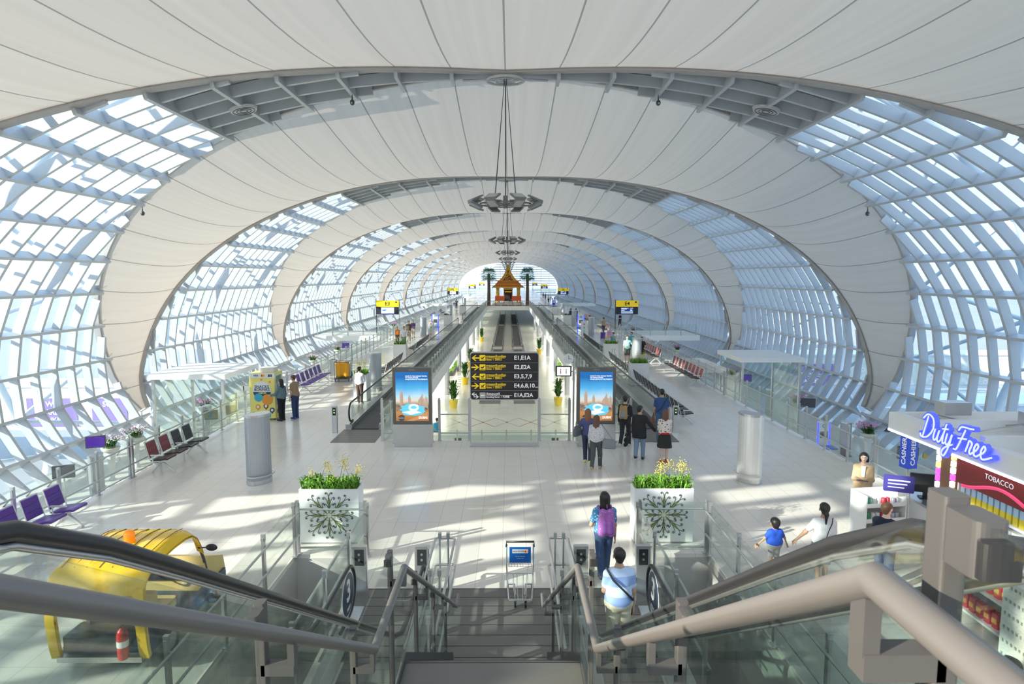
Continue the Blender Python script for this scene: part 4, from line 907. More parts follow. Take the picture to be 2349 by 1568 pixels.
# ------------------------------------------------------------------ moving walkways
M['belt'] = floor_mat('dark pallet belt', (0.06, 0.06, 0.062), (0.07, 0.07, 0.072), (0.02, 0.02, 0.02), 10.0, 0.4, 0.45, 0.01)
def walkway(lab, xc, y0, y1, z=0.0, w=1.25, plates=True, ngl=10, group='moving walkways'):
    t = thing('moving_walkway', lab, 'moving walkway', (xc, y0, z + 0.003), group=group)
    L = y1 - y0
    MB().box(-w / 2 + 0.12, 0, 0.0, w / 2 - 0.12, L, 0.03).build('belt', M['belt'], t)
    for q in (-1, 1):
        x = q * w / 2; xs = sorted((q * (w / 2 - 0.12), q * (w / 2 + 0.12)))
        MB().box(xs[0], 0.1, 0, xs[1], L - 0.1, 0.17).build('skirt', M['inox'], t)
        path = [(0.55, 0.93), (L - 0.55, 0.93)]; cz = 0.56; r = 0.37
        a1 = [(L - 0.55 + r * sin(a), cz + r * cos(a)) for a in [pi * i / 8 for i in range(1, 8)]]
        a0 = [(0.55 - r * sin(a), cz + r * cos(a)) for a in [pi * i / 8 for i in range(1, 8)]]
        pl_ = [(0.75, 0.2)] + list(reversed(a0)) + path + a1 + [(L - 0.75, 0.2)]
        MB().tube([(x, a, b) for a, b in pl_], 0.035, 8).build('rubber_handrail', M['black'], t)
        st = (L - 1.1) / ngl
        for i in range(ngl):
            MB().box(x - 0.005, 0.55 + i * st + 0.01, 0.17, x + 0.005, 0.55 + (i + 1) * st - 0.01, 0.90).build('glass_panel', M['bal'], t)
    if plates:
        MB().box(-w / 2 - 0.15, -1.9, 0, w / 2 + 0.15, 0, 0.006).build('comb_plate', M['plank'], t)
        MB().box(-w / 2 - 0.15, L, 0, w / 2 + 0.15, L + 1.9, 0.006).build('comb_plate', M['plank'], t)
    return t
walkway('long moving walkway on the sunny side of the opening', -5.3, 23.4, 76.0, ngl=22)
walkway('long moving walkway on the shaded side of the opening', 5.3, 23.4, 76.0, ngl=22)
walkway('second moving walkway further along the sunny side', -5.3, 82.0, 122.0, ngl=14)
walkway('second moving walkway further along the shaded side', 5.3, 82.0, 122.0, ngl=14)
for s_, lab in ((-1, 'sunny'), (1, 'shaded')):
    for i, (y0, y1, nm) in enumerate(((50.0, 84.0, 'nearer'), (90.0, 126.0, 'middle'), (132.0, 165.0, 'distant'))):
        walkway('%s lower level moving walkway on the %s side of the centre line' % (nm, lab), s_ * 1.35, y0, y1, -4.0, 1.35, ngl=8, group='lower level moving walkways')
sigG = mat('green signal', (0.1, 0.3, 0.1), 0.3, emit=(0.35, 1, 0.2), estr=1.6)
bollard(-6.28, 22.9, 'steel walkway bollard with green light, sunny side', col=sigG, group='walkway signal bollards', w=0.1)
bollard(6.28, 22.9, 'steel walkway bollard with green light, beside the dark seats', col=sigG, group='walkway signal bollards', w=0.1)

# ------------------------------------------------------------------ poster stands and direction sign
def poster_mat():
    m = bpy.data.materials.new('backlit sky poster'); m.use_nodes = True
    n = m.node_tree.nodes; l = m.node_tree.links; b = n['Principled BSDF']
    t = n.new('ShaderNodeTexCoord'); sp = n.new('ShaderNodeSeparateXYZ'); r = n.new('ShaderNodeValToRGB'); no = n.new('ShaderNodeTexNoise'); no.inputs['Scale'].default_value = 2.2
    l.new(t.outputs['Generated'], sp.inputs[0]); l.new(t.outputs['Generated'], no.inputs['Vector'])
    ad = n.new('ShaderNodeMath'); ad.operation = 'MULTIPLY_ADD'; ad.inputs[1].default_value = 0.12; l.new(no.outputs['Fac'], ad.inputs[0]); l.new(sp.outputs['Z'], ad.inputs[2])
    e = r.color_ramp.elements; e[0].position = 0.08; e[0].color = (0.38, 0.16, 0.05, 1); e[1].position = 0.95; e[1].color = (0.015, 0.14, 0.42, 1)
    for p, c in ((0.22, (0.5, 0.24, 0.09)), (0.38, (0.20, 0.16, 0.13)), (0.47, (0.75, 0.62, 0.48)), (0.56, (0.45, 0.68, 0.80)), (0.72, (0.08, 0.40, 0.72))):
        q = e.new(p); q.color = (*c, 1)
    l.new(ad.outputs[0], r.inputs[0]); l.new(r.outputs[0], b.inputs['Base Color']); l.new(r.outputs[0], b.inputs['Emission Color']); b.inputs['Emission Strength'].default_value = 0.55
    b.inputs['Roughness'].default_value = 0.15; return m
M['poster'] = poster_mat()
M['frame'] = mat('bronze grey frame', (0.16, 0.15, 0.13), 0.4, 0.4)
em = lambda n_, c, s_=0.6: mat(n_, c, 0.4, emit=c, estr=s_, var=0)
M['pw'] = em('poster white', (0.85, 0.88, 0.9)); M['pc'] = em('poster cyan', (0.12, 0.55, 0.80)); M['pt'] = em('poster tan', (0.55, 0.42, 0.33), 0.4); M['pdk'] = em('poster dark', (0.12, 0.09, 0.07), 0.2); M['po'] = em('poster orange', (0.60, 0.28, 0.10), 0.5)
def poster(x, lab):
    t = thing('poster_stand', lab, 'poster stand', (x, 21.0, 0.003), group='backlit poster stands')
    b = MB().rbox(-0.665, -0.10, 0.10, 0.665, 0.16, 0.78, 0.03, axis='y').build('base_cabinet', M['inox'], t)
    MB().box(-0.62, -0.07, 0.0, 0.62, 0.14, 0.10).build('plinth', M['inox'], t)
    for q in (-1, 1): MB().tube([(q * 0.60, -0.11, 0.16), (q * 0.70, -0.11, 0.16), (q * 0.71, 0.0, 0.16)], 0.018, 8).build('bumper', M['inox'], t)
    f = MB(); f.box(-0.65, -0.09, 0.79, 0.65, 0.14, 2.70); f.build('frame', M['frame'], t)
    p = MB().box(-0.55, -0.10, 0.90, 0.55, -0.091, 2.56).build('poster', M['poster'], t)
    a = MB(); Y = -0.104
    rr = random.Random(3)
    for cx, w, h in ((-0.36, 0.05, 0.62), (-0.33, 0.03, 0.52), (-0.10, 0.035, 0.46), (-0.07, 0.025, 0.36), (0.28, 0.05, 0.38), (0.33, 0.04, 0.50), (0.38, 0.04, 0.34), (0.46, 0.03, 0.42), (0.50, 0.02, 0.36), (0.22, 0.03, 0.30)):
        a.prism([(-w, 0), (w, 0), (w, h * 0.8), (w * 0.4, h), (-w, h * 0.7)], (cx, Y + 0.003, 1.36), (1, 0, 0), (0, 0, 1), (0, -0.003, 0), 0)
    for i in range(70):
        cx = rr.uniform(-0.54, 0.50); cz = rr.uniform(1.22, 1.46); w = rr.uniform(0.008, 0.03)
        a.box(cx, Y, cz, cx + w, Y + 0.004, cz + rr.uniform(0.01, 0.05), rr.choice((0, 1)))
    a.build('city_picture', [M['pt'], M['pdk']], p)
    c = MB()
    pts = []
    for i in range(22):
        an = 2 * pi * i / 22; r = 1 + rr.uniform(-0.16, 0.16); pts.append((0.42 * r * cos(an), 0.19 * r * sin(an)))
    c.prism(pts, (0.02, Y, 1.28), (1, 0, 0), (0, 0, 1), (0, -0.002, 0), 0)
    c.tube([(0.05 + 0.14 * cos(x_), Y - 0.004, 1.36 + 0.09 * sin(x_)) for x_ in [2 * pi * i / 24 for i in range(24)]], 0.034, 6, 1, True)
    c.prism([(-0.34, -0.02), (-0.05, -0.11), (0.30, -0.03), (0.05, 0.05)], (0.0, Y - 0.003, 1.22), (1, 0, 0), (0, 0, 1), (0, -0.002, 0), 1)
    c.build('pool_picture', [M['pc'], M['pw']], p)
    MB().prism([(-0.2, 0.90), (0.54, 1.22), (0.54, 1.05), (0.05, 0.90)], (0, Y, 0), (1, 0, 0), (0, 0, 1), (0, -0.002, 0)).cyl((-0.36, Y, 1.0), (-0.36, Y - 0.002, 1.0), 0.11, n=24, mi=1).build('road_picture', [M['po'], M['pdk']], p)
    for i, s0 in enumerate(('WHAT IF YOU COULD TRAVEL', 'TO YOUR FUTURE', 'WHILE LIVING IN THE PRESENT?')):
        text(s0, 0.052, M['pw'], p, (-0.22, Y - 0.004, 2.42 - i * 0.055), align='LEFT', bold=0.002, ext=0.001)
    text('DUBAI', 0.10, M['pw'], p, (0.36, Y - 0.006, 1.01), bold=0.004, ext=0.001)
    text('theyearoffuture.ae', 0.03, M['pw'], p, (-0.36, Y - 0.006, 1.0), ext=0.001)
    text('JCDecaux', 0.05, M['inox'], t, (0, -0.094, 2.63), ext=0.001)
    return t
poster(-3.11, 'backlit city poster on steel stand, the one beside the empty walkway entrance')
poster(3.07, 'backlit city poster on steel stand, the one with people walking past')
M['signk'] = mat('dark brown sign face', (0.028, 0.02, 0.02), 0.45)
M['yel'] = mat('sign yellow', (0.86, 0.62, 0.02), 0.4, emit=(0.8, 0.55, 0.0), estr=0.25, var=0); M['sw'] = mat('sign white', (0.85, 0.85, 0.85), 0.4, emit=(1, 1, 1), estr=0.15, var=0)
t = thing('direction_sign', 'dark gate direction sign with yellow arrows on glass stand', 'sign', (-0.015, 21.0, 0.003))
MB().rbox(-1.155, -0.09, 1.60, 1.155, 0.10, 3.22, 0.09, axis='y').build('edge_frame', M['inox'], t)
face = MB().rbox(-1.13, -0.10, 1.63, 1.13, -0.091, 3.19, 0.08, axis='y').build('sign_face', M['signk'], t)
MB().box(-1.16, -0.02, 0, -1.12, 0.04, 1.60).build('post', M['inox'], t); MB().box(1.12, -0.02, 0, 1.16, 0.04, 1.60).build('post', M['inox'], t)
MB().box(-1.11, 0.0, 0.1, 1.11, 0.012, 1.58).build('glass_panel', M['bal'], t); MB().box(-1.16, -0.04, 0.06, 1.16, 0.06, 0.11).box(-1.18, -0.1, 0, 1.18, 0.1, 0.02).build('foot_rail', M['inox'], t)
rows = [('E1,E1A', -1), ('E2,E2A', 1), ('E3,5,7,9', -1), ('E4,6,8,10...', 1)]
ar = [(-0.12, 0), (0.0, 0.10), (0.045, 0.10), (-0.04, 0.022), (0.13, 0.022), (0.13, -0.022), (-0.04, -0.022), (0.045, -0.10), (0.0, -0.10)]
Y = -0.101
for i, (tx, dr) in enumerate(rows):
    z = 3.03 - i * 0.313
    MB().prism([(a * -dr, b) for a, b in ar], (-0.97, Y, z), (1, 0, 0), (0, 0, 1), (0, -0.004, 0)).build('arrow', M['yel'], face)
    ic = MB().rbox(-0.83, Y - 0.004, z - 0.10, -0.63, Y, z + 0.10, 0.02, axis='y').build('gate_pictogram', M['yel'], face)
    MB().box(-0.80, Y - 0.007, z - 0.075, -0.66, Y - 0.004, z - 0.06).prism([(-0.06, 0.0), (-0.045, 0.02), (-0.01, 0.0), (0.06, 0.06), (0.07, 0.045), (0.02, -0.03), (-0.02, -0.04)], (-0.73, Y - 0.004, z), (1, 0, 0), (0, 0, 1), (0, -0.003, 0)).build('plane_symbol', M['signk'], ic)
    text('ทางออกขึ้นเครื่อง', 0.095, M['yel'], face, (-0.61, Y, z + 0.045), align='LEFT', bold=0.002, ext=0.003)
    MB().box(-0.61, Y - 0.003, z - 0.008, 0.02, Y, z - 0.001).build('rule', M['yel'], face)
    text('Gates  I  登机口', 0.078, M['yel'], face, (-0.61, Y, z - 0.055), align='LEFT', bold=0.002, ext=0.003)
    text(tx, 0.19, M['sw'], face, (0.32, Y, z), align='LEFT', bold=0.004, ext=0.003)
    MB().box(-1.11, Y - 0.002, z - 0.160, 1.11, Y, z - 0.154).build('divider', M['inox'], face)
z = 3.03 - 4 * 0.313 - 0.01
MB().prism([(a * 0.7, b * 0.6) for a, b in ar], (-1.02, Y, z + 0.04), (1, 0, 0), (0, 0, 1), (0, -0.004, 0)).prism([(-a * 0.7, b * 0.6) for a, b in ar], (-0.94, Y, z - 0.05), (1, 0, 0), (0, 0, 1), (0, -0.004, 0)).build('arrow', M['sw'], face)
ic = MB().rbox(-0.83, Y - 0.004, z - 0.10, -0.63, Y, z + 0.10, 0.02, axis='y').build('smoking_pictogram', M['inox'], face)
MB().box(-0.80, Y - 0.007, z - 0.02, -0.68, Y - 0.004, z + 0.01).build('cigarette_symbol', M['sw'], ic)
text('ห้องสูบบุหรี่', 0.10, M['sw'], face, (-0.61, Y, z + 0.045), align='LEFT', bold=0.002, ext=0.003)
MB().box(-0.61, Y - 0.003, z - 0.008, 0.26, Y, z - 0.001).build('rule', M['sw'], face)
text('Smoking Room  I  吸烟室', 0.074, M['sw'], face, (-0.61, Y, z - 0.055), align='LEFT', bold=0.002, ext=0.003)
text('E1A,E2A', 0.18, M['sw'], face, (0.32, Y, z), align='LEFT', bold=0.004, ext=0.003)

# small restroom sign, wall clock beside the second poster
t = thing('restroom_sign', 'small black sign with white lit restroom symbols below the clock', 'sign', (2.05, 21.95, 0.0))
MB().rbox(-0.28, -0.04, 2.25, 0.28, 0.04, 2.62, 0.02, axis='y').build('housing', M['black'], t)
pn = MB().box(-0.23, -0.046, 2.29, 0.23, -0.041, 2.58).build('lit_panel', em('lit white', (0.9, 0.9, 0.9), 0.8), t)
MB().cyl((-0.10, -0.05, 2.50), (-0.10, -0.047, 2.50), 0.02, n=10).box(-0.115, -0.05, 2.34, -0.085, -0.047, 2.47).build('figure_symbol', mat('red ink', (0.7, 0.03, 0.05)), pn)
MB().cyl((0.09, -0.05, 2.50), (0.09, -0.047, 2.50), 0.02, n=10).box(0.075, -0.05, 2.34, 0.105, -0.047, 2.47).build('figure_symbol', mat('grey ink', (0.3, 0.3, 0.32)), pn)
MB().cyl((0.36, 0, -0.85), (0.36, 0, 2.9), 0.035, n=10).cyl((0.28, 0, 2.42), (0.36, 0, 2.42), 0.02, n=8).build('pole', M['inox'], t)
t = thing('wall_clock', 'round white clock above the small restroom sign', 'clock', (2.22, 21.9, 2.88))
MB().cyl((0, 0.05, 0), (0, -0.05, 0), 0.17, n=28).cyl((0.15, 0, 0), (0.19, 0, 0), 0.02, n=8).build('clock_case', M['white'], t)
MB().box(-0.006, -0.056, -0.01, 0.006, -0.051, 0.12).box(-0.01, -0.056, -0.006, 0.08, -0.051, 0.006).build('clock_hands', M['black'], t)

# ------------------------------------------------------------------ seat rows
M['purple'] = mat('purple vinyl', (0.115, 0.045, 0.30), 0.4, var=0.08); M['purpled'] = mat('dark purple vinyl', (0.10, 0.04, 0.26), 0.4)
M['maroon'] = mat('maroon vinyl', (0.24, 0.045, 0.05), 0.38); M['blackv'] = mat('black vinyl', (0.03, 0.03, 0.035), 0.35); M['redv'] = mat('bright red vinyl', (0.42, 0.05, 0.05), 0.38); M['brownv'] = mat('dark brown vinyl', (0.05, 0.025, 0.025), 0.35)
M['alu'] = mat('pale cast aluminium', (0.74, 0.73, 0.70), 0.35, 0.3)
_sm = {}
def seat_row(lab, loc, rz, n, backs, seats, group, pitch=0.62, cat='seating', far=False):
    """beam seating along local x, sitters face local -y"""
    if not _sm:
        s1 = MB(); prof_ = [(0.22, 0.40), (0.10, 0.415), (-0.05, 0.43), (-0.20, 0.455), (-0.27, 0.445)]
        for i in range(len(prof_) - 1):
            (a, za), (b_, zb) = prof_[i], prof_[i + 1]
            s1.add([(x, y, z + dz) for (y, z) in ((a, za), (b_, zb)) for x in (-0.25, 0.25) for dz in (0, 0.045)], [(0, 1, 3, 2), (4, 6, 7, 5), (0, 4, 5, 1), (2, 3, 7, 6), (1, 5, 7, 3), (0, 2, 6, 4)])
        _sm['seat'] = s1
        b1 = MB()
        for i in range(3):
            z0 = 0.50 + i * 0.145; z1 = z0 + 0.138; f = lambda z: 0.22 + (z - 0.45) * 0.28
            b1.add([(x, f(z) + dy, z) for z in (z0, z1) for x in (-0.23, 0.23) for dy in (0, 0.045)], [(0, 2, 3, 1), (4, 5, 7, 6), (0, 1, 5, 4), (2, 6, 7, 3), (0, 4, 6, 2), (1, 3, 7, 5)])
        _sm['back'] = b1
        fr = MB()
        for q in (-1, 1): fr.tube([(q * 0.255, -0.24, 0.42), (q * 0.255, 0.16, 0.39), (q * 0.255, 0.23, 0.43), (q * 0.255, 0.25, 0.52), (q * 0.25, 0.37, 0.95)], 0.013, 6)
        fr.tube([(-0.25, 0.37, 0.95), (0.25, 0.37, 0.95)], 0.013, 6)
        _sm['frame'] = fr.mesh('seat_frame', M['alu'])
    t = thing('seat_row', lab, cat, loc, rz, group)
    def sm_(kind, m):
        k_ = (kind, m.name)
        if k_ not in _sm: _sm[k_] = _sm[kind].mesh(kind, m)
        return _sm[k_]
    for i in range(n):
        x = (i - (n - 1) / 2) * pitch; mb = backs[i % len(backs)] if isinstance(backs, (list, tuple)) else backs; ms = seats[i % len(seats)] if isinstance(seats, (list, tuple)) else seats
        link('seat', sm_('seat', ms), (x, 0, 0), t); link('backrest', sm_('back', mb), (x, 0, 0), t)
        link('seat_frame', _sm['frame'], (x, 0, 0), t)
    L = n * pitch / 2
    MB().box(-L + 0.05, 0.02, 0.30, L - 0.05, 0.09, 0.37).build('beam', M['alu'], t)
    k = max(2, (n + 1) // 3); 
    for i in range(k):
        x = -L + 0.35 + (2 * L - 0.7) * i / (k - 1)
        lg = MB(); lg.tube([(x, 0.05, 0.33), (x, -0.12, 0.20), (x, -0.30, 0.03)], [0.035, 0.03, 0.025], 8).tube([(x, 0.05, 0.33), (x, 0.18, 0.20), (x, 0.34, 0.03)], [0.035, 0.03, 0.025], 8)
        lg.cyl((x, -0.30, 0), (x, -0.30, 0.03), 0.035, n=8).cyl((x, 0.34, 0), (x, 0.34, 0.03), 0.035, n=8); lg.build('leg', M['alu'], t)
    for i in range(0, n + 1, 2 if n < 6 else 3):
        x = -L + i * pitch
        MB().box(x - 0.025, -0.20, 0.60, x + 0.025, 0.16, 0.63).tube([(x, 0.10, 0.36), (x, 0.12, 0.60)], 0.014, 6).build('armrest', M['alu'], t)
    return t
z3 = 0.003; gS = 'seat rows facing the aisle'
seat_row('row of purple padded seats by the railing, next to the yellow cart roof', (-9.95, 12.7, z3), pi / 2, 5, M['purple'], M['purple'], gS, 0.68)
seat_row('row of purple padded seats half hidden behind the escalator handrail', (-9.95, 8.9, z3), pi / 2, 4, M['purple'], M['purple'], gS, 0.68)
seat_row('four seats by the railing, two maroon and two black', (-10.0, 19.15, z3), pi / 2, 4, [M['maroon'], M['maroon'], M['blackv'], M['blackv']], [M['brownv'], M['brownv'], M['blackv'], M['blackv']], gS, 0.68)
seat_row('row of purple seats behind the couple at the snack machine', (-9.95, 32.6, z3), pi / 2, 6, M['purple'], M['purple'], gS, 0.68)
for i, (y, n) in enumerate(((86, 9), (96, 5), (108, 5), (120, 6))):
    seat_row('distant purple seat row on the sunny aisle, %s' % ('in front of the second gate sign', 'after the long purple row', 'close to the cylinder kiosk', 'beside the temple end')[i], (-9.9, y, z3), pi / 2, n, M['purple'], M['purple'], gS, 0.68)
seat_row('long row of red-backed seats by the railing, the end toward the stair', (9.95, 35.6, z3), -pi / 2, 9, [M['maroon']] * 5 + [M['redv']] * 4, M['brownv'], gS, 0.68)
seat_row('row of red-backed seats beyond the long red row, beside the couple walking', (9.95, 45.0, z3), -pi / 2, 10, [M['maroon'], M['redv'], M['redv']], M['brownv'], gS, 0.68)
seat_row('far row of faded red seats past the suitcases', (9.95, 66.0, z3), -pi / 2, 8, M['maroon'], M['brownv'], gS, 0.68)
seat_row('most distant row of red seats before the temple', (9.95, 82.0, z3), -pi / 2, 8, M['redv'], M['brownv'], gS, 0.68)
seat_row('row of black seats ending beside the tall man in navy polo', (7.0, 28.3, z3), pi / 2, 13, M['blackv'], M['blackv'], gS, 0.68)
seat_row('row of black seats between planter and grey column on the shaded aisle', (7.0, 37.8, z3), pi / 2, 9, M['blackv'], M['blackv'], gS, 0.68)
seat_row('far row of dark seats beside the shaded walkway', (7.0, 50.0, z3), pi / 2, 14, M['blackv'], M['brownv'], gS, 0.68)
seat_row('row of black seats beside the sunny walkway', (-7.0, 37.5, z3), -pi / 2, 8, M['blackv'], M['blackv'], gS, 0.68)
seat_row('far row of black seats beside the sunny walkway', (-7.0, 50.0, z3), -pi / 2, 11, M['blackv'], M['blackv'], gS, 0.68)

# ------------------------------------------------------------------ lens-shaped air columns
def perforated(name, c):
    m = mat(name, c, 0.38, 0.45, var=0.05); n = m.node_tree.nodes; l = m.node_tree.links
    w = n.new('ShaderNodeTexVoronoi'); w.inputs['Scale'].default_value = 70; t = n.new('ShaderNodeTexCoord'); l.new(t.outputs['Object'], w.inputs['Vector'])
    b = n.new('ShaderNodeBump'); b.inputs['Strength'].default_value = 0.25; b.inputs['Distance'].default_value = 0.01; l.new(w.outputs['Distance'], b.inputs['Height']); l.new(b.outputs[0], n['Principled BSDF'].inputs['Normal']); return m
M['perf'] = perforated('perforated grey metal', (0.42, 0.44, 0.47)); M['perf_lit'] = perforated('perforated metal with painted light', (0.80, 0.79, 0.76))  # one light grey metal twice: shade and sunlight are put into the colours
def air_column(lab, x, y, z=0.003, m='perf', h=1.95, rz=0.0, sx=0.36, sy=0.55, group='air supply columns'):
    t = thing('air_column', lab, 'air column', (x, y, z), rz, group)
    def lens(z0, z1, k=1.0):
        P = []
        for i in range(13): a = -pi / 2 + pi * i / 12; P.append((sx * k * cos(a) * 0.95 - 0.1, sy * k * sin(a)))
        P += [(-0.16 * k - 0.08, sy * k * 0.9), (-0.22 * k - .08, 0), (-0.16 * k - 0.08, -sy * k * 0.9)]
        return P
    MB().prism(lens(0, 0), (0, 0, 0.12), (1, 0, 0), (0, 1, 0), (0, 0, h - 0.18)).build('perforated_body', M[m], t)
    MB().prism(lens(0, 0, 1.05), (0, 0, h - 0.06), (1, 0, 0), (0, 1, 0), (0, 0, 0.06)).build('cap', M['inox'], t)
    MB().prism(lens(0, 0, 1.03), (0, 0, 0), (1, 0, 0), (0, 1, 0), (0, 0, 0.12)).build('plinth', M['inox'], t)
    MB().tube([((sx + 0.07) * cos(a) * 0.97 - 0.1, (sy + 0.07) * sin(a), 0.24) for a in [-pi / 2 + pi * i / 12 for i in range(13)]], 0.022, 8).build('bumper_rail', M['inox'], t)
    return t
c0 = air_column('grey lens-shaped air column standing between cart and snack machine', -6.75, 17.2, rz=-0.5, sx=0.27, sy=0.36)
air_column('grey lens-shaped air column coloured bright as if sunlit, standing in front of the dark seats', 6.78, 17.2, m='perf_lit', rz=pi + 0.5, sx=0.27, sy=0.36)
for lab, x, y in (('grey air column beside the sunny walkway, behind the person in white', -6.5, 31.6), ('grey air column near the long purple row', -7.9, 60.0), ('distant grey air column on the sunny aisle', -7.9, 88.0), ('most distant air column on the sunny aisle', -7.9, 116.0),
                  ('grey air column beside the shaded walkway, in front of the woman in black', 8.05, 39.3), ('pale air column beside the numbered totem on the shaded aisle', 7.9, 60.0), ('air column near the navy shirted traveller', 7.6, 73.0), ('distant air column on the shaded aisle', 7.9, 92.0), ('most distant air column on the shaded aisle', 7.9, 116.0)):
    c = dup(c0, (x, y, z3), -0.4 if x < 0 else pi + 0.4, lab)
for lab, x, y in (('grey air column on the lower level under the maroon seats', -18.0, 27.3), ('grey air column on the lower level beside the flower stand with pink blossoms', -18.2, 38.0), ('lower level air column behind the snack machine', -18.4, 52), ('lower level air column near the cashier railing', 18.3, 33.5), ('lower level air column between two flower stands', 18.3, 43.5), ('lower level air column far along the shaded wall', 18.3, 60.0)):
    dup(c0, (x, y, -3.997), 0 if x < 0 else pi, lab)

# ------------------------------------------------------------------ planters
M['leaf'] = mat('fresh green leaf', (0.16, 0.36, 0.035), 0.5, var=0.4, scale=6); M['leafd'] = mat('deep green leaf', (0.06, 0.17, 0.03), 0.5, var=0.4, scale=6)
M['soil'] = mat('soil', (0.06, 0.045, 0.03), 0.9); M['orna'] = mat('olive ornament ink', (0.50, 0.52, 0.06), 0.6, var=0.2, scale=5); M['ornb'] = mat('dark ornament ink', (0.10, 0.13, 0.08), 0.6)
M['yflow'] = mat('yellow orchid petals', (0.85, 0.68, 0.10), 0.5, var=0.2); M['pflow'] = mat('pink orchid petals', (0.72, 0.30, 0.55), 0.5, var=0.3, scale=9); M['wflow'] = mat('white blossom', (0.85, 0.78, 0.75), 0.5, var=0.1)
def blades(x0, y0, x1, y1, z, n, hmin, hmax, rr, w=0.022, spread=0.16):
    b = MB()
    for i in range(n):
        x = rr.uniform(x0, x1); y = rr.uniform(y0, y1); h = rr.uniform(hmin, hmax); a = rr.uniform(0, 2 * pi); d = Vector((cos(a), sin(a), 0)); s_ = Vector((-sin(a), cos(a), 0)); sp = rr.uniform(0.3, 1) * spread
        p = [Vector((x, y, z)), Vector((x, y, z + h * 0.55)) + d * sp * 0.35, Vector((x, y, z + h)) + d * sp, Vector((x, y, z + h * 0.92)) + d * sp * 1.7]
        ws = [w * 0.5, w, w * 0.8, 0.002]
        vs = []
        for q, ww in zip(p, ws): vs += [q - s_ * ww, q + Vector((0, 0, 0.006)) , q + s_ * ww]
        b.add(vs, [(j * 3 + k_, j * 3 + k_ + 1, j * 3 + k_ + 4, j * 3 + k_ + 3) for j in range(3) for k_ in (0, 1)], 0, True)
    return b
def sprays(x0, y0, x1, y1, z, n, h, rr, r=0.014):
    b = MB()
    for i in range(n):
        x = rr.uniform(x0, x1); y = rr.uniform(y0, y1); hh = h * rr.uniform(0.7, 1.15); a = rr.uniform(0, 6.28); q = Vector((x + 0.12 * cos(a), y + 0.12 * sin(a), z + hh))
        b.tube([(x, y, z), ((x * 2 + q.x) / 3, (y * 2 + q.y) / 3, z + hh * 0.5), tuple(q)], 0.0035, 4, 0)
        for k_ in range(26):
            v = Vector((rr.gauss(0, 0.05), rr.gauss(0, 0.05), rr.gauss(-0.02, 0.07))); b.ell(tuple(q + v), (r, r, r * 0.6), 1, 5, 4)
    return b
def ornament(parent, w, z0, z1, y):
    b = MB(); cx, cz = 0, (z0 + z1) / 2
    def curl(r0, a0, r1, a1, rs, mir):
        p0 = Vector((r0 * cos(a0), 0, r0 * sin(a0))); p2 = Vector((r1 * cos(a1), 0, r1 * sin(a1))); md = (a0 + a1) / 2 - mir * 0.16; rm = (r0 + r1) * 0.55
        p1 = Vector((rm * cos(md), 0, rm * sin(md))); pts = [p0 * (1 - u) ** 2 + p1 * 2 * u * (1 - u) + p2 * u * u for u in [i / 7 for i in range(8)]]
        d = (p2 - p1).normalized(); sd = Vector((-d.z, 0, d.x)) * mir; c = p2 + sd * rs; ph = math.atan2(-sd.z, -sd.x)
        for i in range(1, 15): a = ph + mir * i * 0.5; r = rs * (1 - i / 17); pts.append(Vector((c.x + r * cos(a), 0, c.z + r * sin(a))))
        k = len(pts); b.tube([(cx + p.x, y, cz + p.z) for p in pts], [0.0085 * (1 - 0.45 * i / k) for i in range(k)], 4, 1)
        e = pts[-1]; b.cyl((cx + e.x, y + 0.002, cz + e.z), (cx + e.x, y - 0.004, cz + e.z), 0.011, n=8, mi=1)
    for k_ in range(8):
        a = pi / 4 * k_; R1 = 0.50 if k_ % 2 == 0 else 0.56
        for mir in (-1, 1):
            curl(0.10, a + mir * 0.10, R1 * 0.80, a + mir * 0.20, 0.035, mir); curl(0.16, a, R1, a + mir * 0.07, 0.028, mir); curl(0.06, a, R1 * 0.52, a + mir * 0.26, 0.026, mir)
        d = (0.19, 0.29, 0.36)
        for r_ in d[: (3 if k_ % 2 == 0 else 3)]:
            c_ = (cx + r_ * cos(a), cz + r_ * sin(a)); u, v = (cos(a), sin(a)), (-sin(a), cos(a)); L_, w_ = 0.05, 0.016
            b.prism([(c_[0] + u[0] * p + v[0] * q, c_[1] + u[1] * p + v[1] * q) for p, q in ((-L_, 0), (0, w_), (L_ * 1.2, 0), (0, -w_))], (0, y + 0.002, 0), (1, 0, 0), (0, 0, 1), (0, -0.005, 0), 0)
    for r_ in (0.06, 0.12):
        for k_ in range(8): a = pi / 4 * k_ + (0.39 if r_ > 0.1 else 0); b.cyl((cx + r_ * cos(a), y + 0.002, cz + r_ * sin(a)), (cx + r_ * cos(a), y - 0.004, cz + r_ * sin(a)), 0.016, n=6, mi=0)
    return b.build('scroll_ornament', [M['orna'], M['ornb']], parent)
